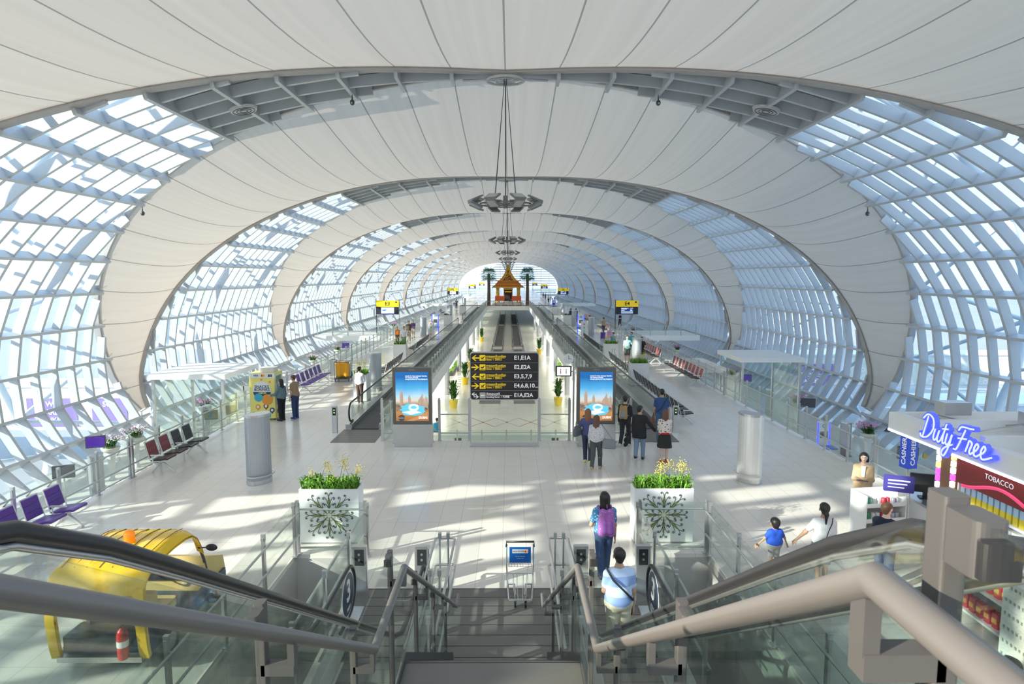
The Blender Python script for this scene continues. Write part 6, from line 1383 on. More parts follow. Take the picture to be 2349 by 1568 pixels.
# ------------------------------------------------------------------ duty free shop
XS = 7.80
M['wood'] = mat('warm brown wood', (0.24, 0.12, 0.06), 0.45, var=0.2, scale=4); M['ledl'] = mat('cool light strip', (0.8, 0.8, 1), 0.3, emit=(0.75, 0.75, 1.0), estr=2.2, var=0); M['shelfw'] = mat('lit white shelf', (0.82, 0.82, 0.83), 0.35)
t = thing('duty_free_shop', 'duty free kiosk with lit shelves, fascia and open cable roof', 'shop', (0, 0, z3))
MB().box(XS - 0.12, 4.0, 2.72, XS + 0.06, 12.3, 3.05).build('fascia', M['white'], t); MB().box(XS - 0.13, 4.0, 2.68, XS + 0.0, 12.3, 2.72).build('light_strip', M['ledl'], t)
q = MB(); q.box(XS + 0.06, 12.15, 2.72, 10.5, 12.3, 3.05).box(XS + 0.06, 4.0, 2.72, 10.5, 4.1, 3.05)
q.box(XS + 0.06, 4.1, 2.86, 10.45, 12.15, 2.92)
for y in (5.2, 6.4, 7.6, 8.8, 10.0, 11.2): q.box(XS + 0.06, y, 2.92, 10.5, y + 0.12, 3.12)
q.build('roof_deck', M['white'], t)
for x, y in ((8.5, 9.4), (9.1, 10.6), (8.3, 11.6), (9.4, 8.2), (8.4, 7.6)): MB().box(x, y, 3.122, x + 0.5, y + 0.3, 3.36).build('roof_box', M['inox'], t)
for i in range(14):
    rr = random.Random(50 + i); x, y = rr.uniform(8.1, 10), rr.uniform(5, 11.5); MB().tube([(x, y, 2.95), (x + rr.uniform(-.5, .5), y + rr.uniform(-.5, .5), 3.2), (x + rr.uniform(-1, 1), y + rr.uniform(-1, 1), 2.95)], 0.012, 5).build('roof_cable', M['inox'], t)
MB().box(XS + 0.75, 4.0, 0, XS + 0.82, 10.9, 2.72).build('back_panel', M['shelfw'], t); MB().box(XS, 10.62, 0, XS + 0.3, 10.90, 2.70).build('corner_pillar', M['wood'], t)
q = MB(); rr = random.Random(2)
for i in range(22):
    for y in (10.56, 10.93): q.box(XS - 0.03, y, 0.05 + i * 0.12, XS + 0.03, y + 0.06, 0.15 + i * 0.12, rr.choice((0, 1, 2, 3)))
q.build('coloured_light_strip', [em('light red', (0.9, 0.05, 0.15), 1.2), em('light yellow', (1, 0.75, 0.2), 1.5), em('light magenta', (0.7, 0.1, 0.6), 1.2), em('light white', (1, 0.95, 0.85), 1.5)], t)
bays = [(8.95, 10.5), (7.1, 8.7), (5.25, 6.85)]
for i, (y0, y1) in enumerate(bays):
    q = MB(); 
    for z in (0.12, 0.62, 1.07, 1.50, 1.92): q.box(XS + 0.02, y0, z - 0.04, XS + 0.75, y1, z)
    q.box(XS + 0.05, y0 - 0.03, 0, XS + 0.75, y0, 2.7).box(XS + 0.05, y1, 0, XS + 0.75, y1 + 0.03, 2.7).build('shelf_unit', M['shelfw'], t)
    if i: pass
    MB().box(XS - 0.005, y0 - 0.25, 0, XS + 0.05, y0 - 0.03, 2.68).build('wood_strip', M['wood'], t)
    hd_ = MB().box(XS + 0.0, y0, 2.22, XS + 0.04, y1, 2.66).build('header_panel', mat('header %d' % i, ((0.22, 0.02, 0.02), (0.05, 0.03, 0.02), (0.03, 0.03, 0.08))[i], 0.3), t)
    text(('TOBACCO', 'LIQUOR', 'PERFUME')[i], 0.12, M['sw'], hd_, (XS - 0.005, (y0 + y1) / 2 - 0.15, 2.52), (pi / 2, 0, -pi / 2), ext=0.002)
    if i == 0: MB().tube([(XS - 0.004, y0 + 0.1 + 0.1 * k_, 2.30 + 0.10 * sin(k_ * 0.35)) for k_ in range(14)], 0.03, 6).build('header_swirl', em('swirl red', (0.7, 0.05, 0.15), 0.6), hd_)
t2 = thing('shop_sign', 'blue cursive Duty Free sign letters on the kiosk fascia', 'sign', (XS - 0.165, 10.25, 3.02))
M['dfb'] = em('vivid blue letter', (0.06, 0.09, 0.75), 0.9); M['dfl'] = em('pale blue letter edge', (0.45, 0.50, 1.0), 1.0)
def smooth(P, n=5):
    P = [Vector(p) for p in P]; Q = [P[0]] + P + [P[-1]]; out = []
    for i in range(len(P) - 1):
        a, b, c, d = Q[i:i + 4]
        for k_ in range(n):
            u = k_ / n; out.append(0.5 * ((2 * b) + (c - a) * u + (2 * a - 5 * b + 4 * c - d) * u * u + (3 * b - a - 3 * c + d) * u ** 3))
    return out + [P[-1]]
LET = {'letter_d': [[(0.2, 0.95), (0.14, 0.5), (0.08, 0.05)], [(-0.08, 0.8), (0.15, 1.02), (0.5, 0.9), (0.62, 0.5), (0.38, 0.1), (0.02, 0.0), (-0.1, 0.14)]],
 'letter_u': [[(0.74, 0.52), (0.71, 0.2), (0.79, 0.05), (0.92, 0.18), (0.98, 0.52), (0.95, 0.15), (1.04, 0.03), (1.14, 0.12)]],
 'letter_t': [[(1.14, 0.12), (1.25, 0.5), (1.30, 0.86), (1.25, 0.3), (1.30, 0.05), (1.42, 0.12)], [(1.14, 0.62), (1.46, 0.68)]],
 'letter_y': [[(1.45, 0.5), (1.43, 0.2), (1.52, 0.05), (1.65, 0.2), (1.71, 0.52), (1.66, 0.0), (1.5, -0.42), (1.34, -0.34), (1.45, -0.1), (1.84, 0.14)]],
 'letter_f': [[(2.34, 0.88), (2.22, 0.45), (2.08, 0.03), (1.94, 0.0)], [(2.0, 0.78), (2.12, 0.95), (2.5, 0.97), (2.74, 1.0)], [(2.06, 0.47), (2.5, 0.54)]],
 'letter_r': [[(2.56, 0.06), (2.62, 0.40), (2.64, 0.52), (2.80, 0.44), (2.75, 0.15), (2.82, 0.03), (2.92, 0.12)]],
 'letter_e': [[(2.92, 0.12), (3.06, 0.25), (3.13, 0.42), (3.03, 0.5), (2.95, 0.3), (3.01, 0.06), (3.13, 0.03), (3.27, 0.15)]],
 'letter_e.001': [[(3.27, 0.15), (3.41, 0.25), (3.48, 0.42), (3.38, 0.5), (3.30, 0.3), (3.36, 0.06), (3.50, 0.02), (3.85, 0.2)]]}
sc_ = 0.43
for nm, st_ in LET.items():
    a_ = MB(); b_ = MB()
    for P in st_:
        P3 = smooth([(0, (2.0 - x - 0.10 * (y - 0.5) * 2) * sc_, (y - 0.4) * sc_) for x, y in P])
        a_.ribbon([(0.02, p.y, p.z) for p in P3], (-1, 0, 0), 0.085, 0.07); b_.tube([(-0.052, p.y, p.z) for p in P3], 0.016, 6)
        for e_ in (P3[0], P3[-1]): a_.cyl((0.02, e_.y, e_.z), (-0.05, e_.y, e_.z), 0.042, n=10)
    o_ = a_.build(nm.split('.')[0], M['dfb'], t2); b_.build('letter_face', M['dfl'], o_)
def item(name, lab, cat, mb, mt, spots, group):
    me = mb.mesh(name, mt)
    for k_, p in enumerate(spots): o = link(name, me, p); tag(o, lab(k_) if callable(lab) else lab, cat, group)
def mcol(n_, c, r=0.3): return mat(n_, c, r, var=0.05)
ORD = ['first', 'second', 'third', 'fourth', 'fifth', 'sixth', 'seventh', 'eighth', 'ninth', 'tenth', 'eleventh', 'twelfth']
def yline(y0, y1, n): return [y0 + (y1 - y0) * (i + 0.5) / n for i in range(n)]
bottle = lambda c=0: MB().lathe([(0.045, 0), (0.045, 0.17), (0.018, 0.23), (0.018, 0.29)], n=10).lathe([(0.02, 0.29), (0.02, 0.31)], n=8, mi=1)
carton = lambda: MB().box(-0.08, -0.045, 0, 0.08, 0.045, 0.30).box(-0.083, -0.046, 0.0, 0.08, 0.046, 0.14, 1)
kinds = [
 (0, 1.92, 12, 'carton', 'yellow and blue carton on the upper red-header shelf', [mcol('carton pale blue', (0.45, 0.65, 0.85)), mcol('carton yellow', (0.85, 0.68, 0.05))]),
 (0, 1.50, 12, 'carton', 'white and navy carton on the second red-header shelf', [mcol('carton white', (0.8, 0.8, 0.8)), mcol('carton navy', (0.05, 0.1, 0.4))]),
 (0, 1.07, 10, 'carton', 'orange and blue carton on the middle red-header shelf', [mcol('carton blue', (0.15, 0.3, 0.7)), mcol('carton orange', (0.85, 0.35, 0.05))]),
 (0, 0.62, 9, 'bag', 'red sweet packet on the end bay lower shelf', [mcol('red packet', (0.65, 0.03, 0.04)), mcol('gold packet', (0.7, 0.5, 0.1))]),
 (0, 0.12, 9, 'bag', 'crimson sweet bag on the end bay bottom shelf', [mcol('crimson packet', (0.55, 0.02, 0.05)), mcol('amber packet', (0.75, 0.4, 0.06))]),
 (1, 1.92, 9, 'bottle', 'dark red bottle on the upper liquor shelf', [mcol('wine glass bottle', (0.25, 0.02, 0.02), 0.1), mcol('gold cap', (0.6, 0.4, 0.1))]),
 (1, 1.50, 10, 'bottle', 'green bottle on the second liquor shelf', [mcol('green glass bottle', (0.05, 0.25, 0.08), 0.1), mcol('white cap', (0.8, 0.8, 0.8))]),
 (1, 1.07, 10, 'bottle', 'brown bottle on the middle liquor shelf', [mcol('brown glass bottle', (0.14, 0.06, 0.02), 0.1), mcol('black cap', (0.03, 0.03, 0.03))]),
 (1, 0.62, 9, 'bag', 'yellow snack bag on the lower liquor bay shelf', [mcol('yellow packet', (0.80, 0.55, 0.05)), mcol('brown packet', (0.25, 0.12, 0.05))]),
 (1, 0.12, 9, 'bag', 'dark red snack bag on the bottom liquor bay shelf', [mcol('dark red packet', (0.40, 0.03, 0.04)), mcol('cream packet', (0.7, 0.6, 0.4))]),
]
for bi, z, n, kd, lab, mts in kinds:
    y0, y1 = bays[bi]; mb = {'carton': carton, 'bottle': bottle}.get(kd, lambda: MB().rbox(-0.06, -0.065, 0, 0.06, 0.065, 0.24, 0.03).box(-0.062, -0.05, 0.08, 0.0, 0.05, 0.16, 1))()
    nm = {'carton': 'cigarette_carton', 'bottle': 'liquor_bottle', 'bag': 'sweet_packet'}[kd]
    item(nm, (lambda k_, lab=lab, n=n: '%s, %s from the sweets counter end' % (lab.replace('cigarette ', ''), ORD[n - 1 - k_])), {'carton': 'carton', 'bottle': 'bottle', 'bag': 'packet'}[kd], mb, mts, [(XS + 0.14, y, z + z3 + 0.001) for y in yline(y0 + 0.02, y1 - 0.02, n)], lab + ', one row')
# stacked white crates in front of the kiosk
cm = MB().rbox(-0.22, -0.30, 0, 0.22, 0.30, 0.20, 0.02)
for i in range(7):
    for s_ in (-1, 1): cm.box(-0.225, -0.25 + i * 0.075, 0.10, -0.219, -0.215 + i * 0.075, 0.14, 1)
cme = cm.mesh('crate', [M['white'], M['frost']]); word = ['bottom', 'second', 'third', 'fourth', 'fifth', 'sixth', 'top']
for st_, (x, y, n) in enumerate(((7.45, 8.35, 7), (7.45, 7.70, 7))):
    for i in range(n): o = link('crate', cme, (x, y, z3 + i * 0.202)); tag(o, 'white slotted plastic crate, %s of the stack %s' % (word[i], ('closer to the sweets shelf', 'closer to the frame corner')[st_]), 'crate', 'stacked white crates by the kiosk')

# cashier island with screens, racks and signs
t = thing('cashier_counter', 'white cashier counter beside the railing with register monitor', 'counter', (9.35, 12.9, z3))
MB().box(-0.55, -0.6, 0, 0.5, 0.6, 0.95).build('counter_body', M['white'], t); MB().box(-0.60, -0.65, 0.95, 0.55, 0.65, 1.0).build('counter_top', M['inox'], t)
t = thing('register_monitor', 'black register monitor on the cashier counter', 'monitor', (9.05, 13.1, 1.01), -0.3)
MB().rbox(-0.30, -0.03, 0.12, 0.30, 0.03, 0.52, 0.02, axis='y').build('screen_back', M['black'], t); MB().box(-0.04, -0.02, 0, 0.04, 0.04, 0.2).box(-0.12, -0.1, 0, 0.12, 0.1, 0.015).build('stand', M['black'], t)
t = thing('cashier_sign', 'tall blue vertical cashier sign on a pole', 'sign', (9.0, 13.65, z3), 0.2)
MB().cyl((0, 0, 0), (0, 0, 1.5), 0.02, n=8).build('pole', M['inox'], t); bd = MB().box(-0.12, -0.12, 1.5, 0.12, 0.12, 2.25).build('sign_box', em('cashier blue', (0.02, 0.06, 0.45), 0.35), t)
text('CASHIER', 0.155, M['sw'], bd, (0, -0.125, 1.875), (pi / 2, -pi / 2, 0), bold=0.003, ext=0.002); text('CASHIER', 0.155, M['sw'], bd, (-0.125, 0, 1.875), (pi / 2, -pi / 2, -pi / 2), bold=0.003, ext=0.002)
def rack(lab, x, y, rz, mt, n=3, w=0.9):
    t = thing('display_rack', lab, 'display rack', (x, y, z3), rz)
    q = MB()
    for i in range(n): z = 0.25 + i * 0.33; q.box(-w / 2, -0.24, z - 0.03, w / 2, 0.24, z).box(-w / 2, -0.25, z, w / 2, -0.235, z + 0.06)
    q.box(-w / 2 - 0.02, -0.25, 0, -w / 2, 0.25, 1.15).box(w / 2, -0.25, 0, w / 2 + 0.02, 0.25, 1.15).box(-w / 2, 0.24, 0, w / 2, 0.26, 1.15).build('shelves', mt, t); return t
rack('white stepped rack of sweets in front of the shop assistant', 8.05, 13.1, 0.15, M['white'])
rack('cream stepped rack of bright bottles next to the sweets rack', 9.0, 11.75, 0.1, mat('cream rack', (0.75, 0.68, 0.45)), 3, 1.0)
cols = [('pink', (0.85, 0.12, 0.4)), ('blue', (0.1, 0.35, 0.8)), ('yellow', (0.9, 0.65, 0.08)), ('white', (0.82, 0.82, 0.85)), ('magenta', (0.65, 0.05, 0.45))]
for i, (cn, c) in enumerate(cols):
    sp = []
    for r in range(3):
        for k_ in range(2): u = -0.42 + (i * 2 + k_) * 0.093; sp.append((9.0 + u, 11.75 - 0.12, z3 + 0.252 + r * 0.33)); sp.append((9.0 + u, 11.75 + 0.04, z3 + 0.252 + r * 0.33))
    item('lotion_bottle', (lambda k_, cn=cn: '%s lotion bottle on the cream rack, %s tier, %s row, %s of the pair' % (cn, ('lower', 'middle', 'upper')[k_ // 4], ('front', 'rear')[k_ % 2], ('first', 'second')[(k_ // 2) % 2])), 'bottle', MB().lathe([(0.038, 0), (0.04, 0.13), (0.03, 0.15), (0.022, 0.16), (0.022, 0.20)], n=10), mcol('lotion ' + cn, c), sp, '%s lotion bottles on the cream rack' % cn)
for i, (cn, c) in enumerate((('green', (0.08, 0.4, 0.2)), ('white', (0.8, 0.8, 0.78)), ('red', (0.65, 0.05, 0.08)), ('silver', (0.5, 0.5, 0.55)))):
    sp = [(8.05 - 0.36 + (i * 2 + k_) * 0.103, 13.1 - 0.10 + (k_ % 2) * 0.02, z3 + 0.252 + r * 0.33) for r in range(3) for k_ in range(2)]
    item('sweet_tin', (lambda k_, cn=cn: '%s sweet tin on the white stepped rack, %s tier, %s of the pair' % (cn, ('lower', 'middle', 'upper')[k_ // 2], ('first', 'second')[k_ % 2])), 'tin', MB().lathe([(0.045, 0), (0.045, 0.12), (0.03, 0.13)], n=10), mcol('tin ' + cn, c), sp, '%s sweet tins on the white rack' % cn)
t = thing('promotion_sign', 'slanted violet promotion sign on a stand over the sweets rack', 'sign', (8.25, 12.75, z3), -0.4)
pb = MB().rbox(-0.28, -0.012, 1.25, 0.28, 0.012, 1.60, 0.03, axis='y').build('sign_board', mat('violet board', (0.06, 0.05, 0.30)), t); MB().box(-0.2, -0.018, 1.48, 0.2, -0.014, 1.51).box(-0.2, -0.018, 1.41, 0.15, -0.014, 1.435).box(-0.2, -0.018, 1.34, 0.1, -0.014, 1.36).build('text_bars', M['sw'], pb); MB().cyl((0.2, 0.02, 0), (0.2, 0.02, 1.3), 0.014, n=6).build('pole', M['inox'], t)
t = thing('office_chair', 'dark red chair back behind the cashier counter', 'chair', (10.0, 12.2, z3), 0.4)
MB().rbox(-0.25, -0.04, 0.55, 0.25, 0.04, 1.15, 0.08, axis='y', n=4).build('backrest', M['maroon'], t); MB().rbox(-0.25, -0.5, 0.45, 0.25, -0.02, 0.52, 0.05).build('seat', M['maroon'], t); MB().cyl((0, -0.25, 0), (0, -0.25, 0.45), 0.03).box(-0.25, -0.28, 0, 0.25, -0.22, 0.03).box(-0.03, -0.5, 0, 0.03, 0, 0.03).build('pedestal', M['darkgrey'], t)

# ------------------------------------------------------------------ golden temple pavilion and palms
M['gold'] = mat('gilded carving', (0.72, 0.43, 0.06), 0.32, 0.5, var=0.25, scale=4, bump=0.3); M['tered'] = mat('orange glazed roof', (0.72, 0.20, 0.04), 0.4, var=0.15); M['crim'] = mat('crimson panel', (0.28, 0.03, 0.03), 0.5); M['oran'] = mat('orange red bench', (0.80, 0.16, 0.05), 0.45)
YT = 135.0
t = thing('temple_pavilion', 'golden Thai temple pavilion with steep gable and orange tiers', 'temple', (0, YT, 0.003))
MB().box(-3.3, -1.8, 0, 3.3, 3.8, 0.25).box(-3.0, -1.5, 0.25, 3.0, 3.5, 0.45).build('base', M['white'], t)
for x in (-2.45, -1.95, 1.95, 2.45):
    for y in ((-1.2, 3.2) if abs(x) > 2 else (-1.2,)): MB().lathe([(0.20, 0), (0.20, 0.2), (0.12, 0.3), (0.11, 2.9), (0.2, 3.1), (0.22, 3.3)], (x, y, 0.45), 10).build('column', M['gold'], t)
for s_ in (-1, 1): MB().prism([(0, 0), (0.5, 0.6), (0.35, 1.4), (0.55, 2.4), (0, 2.5)], (s_ * 2.45, -1.45, 1.3), (-s_, 0, 0), (0, 0, 1), (0, 0.12, 0)).build('gilded_bracket', M['gold'], t)
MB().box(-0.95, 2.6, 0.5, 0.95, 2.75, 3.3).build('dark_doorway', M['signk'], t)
MB().box(-1.0, 2.5, 3.0, 1.0, 2.58, 3.4).build('gilded_lintel', M['gold'], t)
def tier(w0, w1, z0, z1, d0, d1, nm, m_):
    b = MB(); b.add([(-w0, -d0, z0), (w0, -d0, z0), (w0, d0 + 2, z0), (-w0, d0 + 2, z0), (-w1, -d1, z1), (w1, -d1, z1), (w1, d1 + 2, z1), (-w1, d1 + 2, z1)], [(3, 2, 1, 0), (4, 5, 6, 7), (0, 1, 5, 4), (1, 2, 6, 5), (2, 3, 7, 6), (3, 0, 4, 7)]); b.build(nm, m_, t)
tier(3.5, 3.3, 3.55, 3.75, 2.6, 2.5, 'eave_board', M['gold']); tier(3.35, 2.7, 3.75, 4.2, 2.5, 1.7, 'lower_roof', M['tered']); tier(2.75, 2.6, 4.2, 4.42, 1.7, 1.6, 'middle_eave', M['gold']); tier(2.5, 2.1, 4.42, 4.95, 1.7, 1.3, 'upper_roof', M['tered'])
gab = lambda k, z0: [(-2.35 * k, z0), (-1.75 * k, z0 + 0.15), (-1.05 * k, z0 + 0.95 * k), (-0.5 * k, z0 + 2.0 * k), (-0.12 * k, z0 + 3.2 * k), (0, z0 + 3.75 * k), (0.12 * k, z0 + 3.2 * k), (0.5 * k, z0 + 2.0 * k), (1.05 * k, z0 + 0.95 * k), (1.75 * k, z0 + 0.15), (2.35 * k, z0)]
MB().prism(gab(1, 4.9), (0, -1.4, 0), (1, 0, 0), (0, 0, 1), (0, 4.8, 0)).build('gable_roof', M['gold'], t)
MB().prism([(x * 0.62, 5.05 + (z - 4.9) * 0.66) for x, z in gab(1, 4.9)], (0, -1.42, 0), (1, 0, 0), (0, 0, 1), (0, -0.06, 0)).build('gable_panel', M['crim'], t)
q = MB(); rr = random.Random(4)
for i in range(40):
    z = rr.uniform(5.1, 6.7); w = max(0.05, 0.95 * (1 - (z - 5.0) / 2.1)); x = rr.uniform(-w, w); q.ell((x, -1.50, z), (0.09, 0.04, 0.11), 0, 6, 5)
q.build('gilded_relief', M['gold'], t)
for s_ in (-1, 1):
    MB().tube([(s_ * 2.3, -1.5, 4.95), (s_ * 1.7, -1.5, 5.08), (s_ * 1.05, -1.5, 5.85), (s_ * 0.5, -1.5, 6.9), (s_ * 0.1, -1.5, 8.2)], 0.10, 6).build('barge_board', M['gold'], t)
    MB().tube([(s_ * 2.2, -1.5, 4.95), (s_ * 2.55, -1.5, 5.1), (s_ * 2.62, -1.5, 5.6)], [0.1, 0.08, 0.01], 6).build('finial', M['gold'], t)
MB().tube([(0, -1.5, 8.2), (0, -1.5, 8.75)], [0.08, 0.01], 6).build('finial', M['gold'], t)
for s_ in (-1, 1):
    b_ = thing('temple_bench', 'orange red ceremonial bench before the temple, %s side' % ('sunny' if s_ < 0 else 'shaded'), 'bench', (s_ * 1.75, YT - 4.5, 0.004), group='orange benches before the temple')
    MB().box(-0.95, -0.4, 0.9, 0.95, 0.4, 1.15).build('seat', M['oran'], b_); MB().box(-0.95, 0.3, 1.15, 0.95, 0.42, 1.9).build('backrest', M['oran'], b_)
    for x in (-0.85, 0.85):
        for y in (-0.3, 0.3): MB().box(x - 0.06, y - 0.06, 0, x + 0.06, y + 0.06, 0.9).build('leg', M['oran'], b_)
MB().box(-9.5, 127.3, 0.0005, 9.5, 130.95, 0.0025).build('carpet_red', M['crim'], cat='carpet', label='red carpet strip in front of the golden temple')
M['trunk'] = mat('palm bark', (0.16, 0.10, 0.065), 0.9, var=0.3, scale=8, bump=0.6); M['palm'] = mat('palm frond green', (0.09, 0.25, 0.11), 0.5, var=0.4, scale=2)
def palm(x, y, lab, z=0.003, hgt=6.3, seed=1, R_=1.95, group='fan palms beside the temple', nf=46):
    t = thing('fan_palm', lab, 'palm tree', (x, y, z), group=group); rr = random.Random(seed)
    MB().tube([(0, 0, 0), (0.03, 0, hgt * 0.5), (0, 0, hgt)], [0.38, 0.33, 0.30], 10).build('trunk', M['trunk'], t)
    b = MB()
    for i in range(nf):
        a = 2 * pi * i * 0.382; el_ = 1.25 - 2.1 * (i / nf); L = R_ * rr.uniform(0.85, 1.1)
        d = Vector((cos(a) * cos(el_), sin(a) * cos(el_), sin(el_))); p0 = Vector((0, 0, hgt)); p1 = p0 + d * L * 0.5
        b.tube([tuple(p0), tuple(p1)], 0.02, 4)
        sd = d.cross(Vector((0, 0, 1))).normalized(); up = sd.cross(d)
        for k_ in range(9):
            f = -1.25 + 2.5 * k_ / 8; e = p1 + (d * cos(f) + sd * sin(f)) * L * 0.55 + Vector((0, 0, -0.12 * L)); m0 = p1 + (e - p1) * 0.55 + up * 0.06; ww = 0.055
            s2 = (sd * cos(f) - d * sin(f)) * ww
            b.add([p1, m0 - s2, e, m0 + s2, m0 + up * 0.03], [(0, 1, 4), (1, 2, 4), (0, 4, 3), (4, 2, 3)], 0, True)
    b.build('fronds', M['palm'], t); return t
palm(-4.0, YT - 3.5, 'tall fan palm on the sunny side of the golden temple', seed=2); palm(4.0, YT - 3.5, 'tall fan palm on the shaded side of the golden temple', seed=5)
q = thing('notice_board', 'dark information board standing inside the golden temple', 'sign', (0, YT + 0.6, 0.46)); MB().box(-0.8, -0.05, 0.7, 0.8, 0.05, 2.4).build('board', M['signk'], q); MB().box(-0.7, -0.06, 2.1, 0.7, -0.05, 2.3).build('yellow_heading', M['yel'], q); MB().box(-0.9, -0.08, 0, -0.8, 0.08, 2.5).box(0.8, -0.08, 0, 0.9, 0.08, 2.5).build('post', M['oran'], q)
g = glass_rail('temple_balustrade', 'glass balustrade at the end of the opening, before the golden temple', 6, 1.42, 1.1, (0.92,), None); g.location = (4.26, 127.1, 0.001); g.rotation_euler.z = pi / 2

# ------------------------------------------------------------------ kiosks, totem, screens
M['kblue'] = em('glowing blue edge', (0.03, 0.05, 0.9), 2.0); M['screenp'] = mat('purple screen', (0.06, 0.02, 0.22), 0.2, emit=(0.08, 0.03, 0.35), estr=0.4)
def kiosk(lab, x, y, z, rz=0.0):
    t = thing('internet_kiosk', lab, 'kiosk', (x, y, z), rz, 'glowing internet kiosks')
    MB().rbox(-0.28, -0.12, 0, 0.28, 0.14, 2.0, 0.04).build('cabinet', M['white'], t); MB().box(-0.34, -0.13, 0.05, -0.285, -0.05, 2.0).box(0.285, -0.13, 0.05, 0.34, -0.05, 2.0).build('blue_light', M['kblue'], t)
    MB().box(-0.20, -0.128, 1.15, 0.20, -0.121, 1.50).build('screen', M['darkgrey'], t); MB().cyl((0, -0.121, 1.80), (0, -0.13, 1.80), 0.11, n=20).cyl((0, -0.13, 1.80), (0, -0.135, 1.80), 0.05, n=12, mi=1).build('round_logo', [M['teal'], M['white']], t)
    MB().rbox(-0.45, -0.85, 0.70, 0.45, -0.13, 0.76, 0.08).build('desk_shelf', M['adb'], t); MB().cyl((0, -0.5, 0), (0, -0.5, 0.7), 0.03).build('shelf_leg', M['inox'], t)
def stool(lab, x, y, z):
    t = thing('kiosk_stool', lab, 'stool', (x, y, z)); MB().rbox(-0.2, -0.2, 0.55, 0.2, 0.2, 0.62, 0.06).build('seat', M['darkgrey'], t); MB().rbox(-0.2, 0.17, 0.62, 0.2, 0.22, 0.95, 0.02).build('backrest', M['darkgrey'], t)
    MB().cyl((0, 0, 0.05), (0, 0, 0.55), 0.025, n=8).build('stem', M['inox'], t); q = MB(); [q.cyl((0, 0, 0.07), (0.25 * cos(a), 0.25 * sin(a), 0.03), 0.015, n=5) for a in [2 * pi * i / 5 for i in range(5)]]; q.build('star_foot', M['inox'], t)
kiosk('blue lit internet kiosk on the lower level behind the shaded railing', 17.0, 33.2, -3.997); stool('grey swivel stool in front of the lower level kiosk', 17.5, 31.7, -3.997)
kiosk('blue lit internet kiosk beside the sunny walkway, behind the family', -7.3, 64.0, z3); kiosk('blue lit internet kiosk beside the shaded walkway, in the crowd', 7.3, 62.8, z3)
kiosk('distant blue lit internet kiosk far along the shaded aisle', 7.6, 105.0, z3)
def totem(lab, x, y, rows):
    t = thing('number_totem', lab, 'totem', (x, y, z3)); MB().box(-0.28, -0.12, 0, 0.28, 0.12, 1.75).build('column_body', M['white'] if x > 0 else M['steel'], t)
    for i, (c, m_) in enumerate(rows): text(c, 0.24, mat('totem ' + c, m_), t, (0, -0.123, 1.5 - i * 0.32), bold=0.008, ext=0.003)
tr_ = [('A', (0.6, 0.05, 0.05)), ('B', (0.05, 0.4, 0.25)), ('C', (0.05, 0.4, 0.25)), ('D', (0.6, 0.05, 0.05)), ('E', (0.6, 0.05, 0.05))]
totem('grey concourse letter totem beside the air column near the family', -6.95, 57.5, tr_); totem('white concourse letter totem in front of the pale air column', 6.95, 57.0, tr_)
def screen(lab, x, y, m_, rz=0.0, z=-3.997, h=1.9, w=0.8):
    t = thing('screen_stand', lab, 'screen', (x, y, z), rz, 'boarding screens by the glass wall')
    MB().rbox(-w / 2, -0.05, h, w / 2, 0.05, h + 0.55, 0.02, axis='y').build('screen_housing', M['darkgrey'], t); MB().box(-w / 2 + 0.04, -0.056, h + 0.04, w / 2 - 0.04, -0.051, h + 0.51).build('display', m_, t)
    MB().cyl((0, 0.02, 0), (0, 0.02, h), 0.035, n=8).box(-0.25, -0.2, 0, 0.25, 0.2, 0.03).build('stand', M['inox'], t)
screen('purple boarding screen next to the first orchid stand', -18.9, 28.6, M['screenp'], 0.4); screen('dark boarding screen near the purple screen', -18.6, 26.0, M['darkgrey'], 0.4, h=1.3)
screen('dark boarding screen in front of the gate pavilion', -17.4, 36.6, M['darkgrey'], 0.3, h=1.4); screen('second dark boarding screen beside the pavilion orchids', -16.9, 38.0, M['darkgrey'], 0.3, h=1.4)
screen('dark boarding screen between orchid stand and kiosk', 18.2, 37.5, M['darkgrey'], -0.3); screen('dark boarding screen behind the cashier sign', 17.3, 26.5, M['darkgrey'], -0.3); screen('navy boarding screen in the middle of the shaded wall', 18.0, 47.0, M['screenp'], -0.3)
screen('navy boarding screen far along the sunny wall', -18.0, 70, M['screenp'], 0.3)

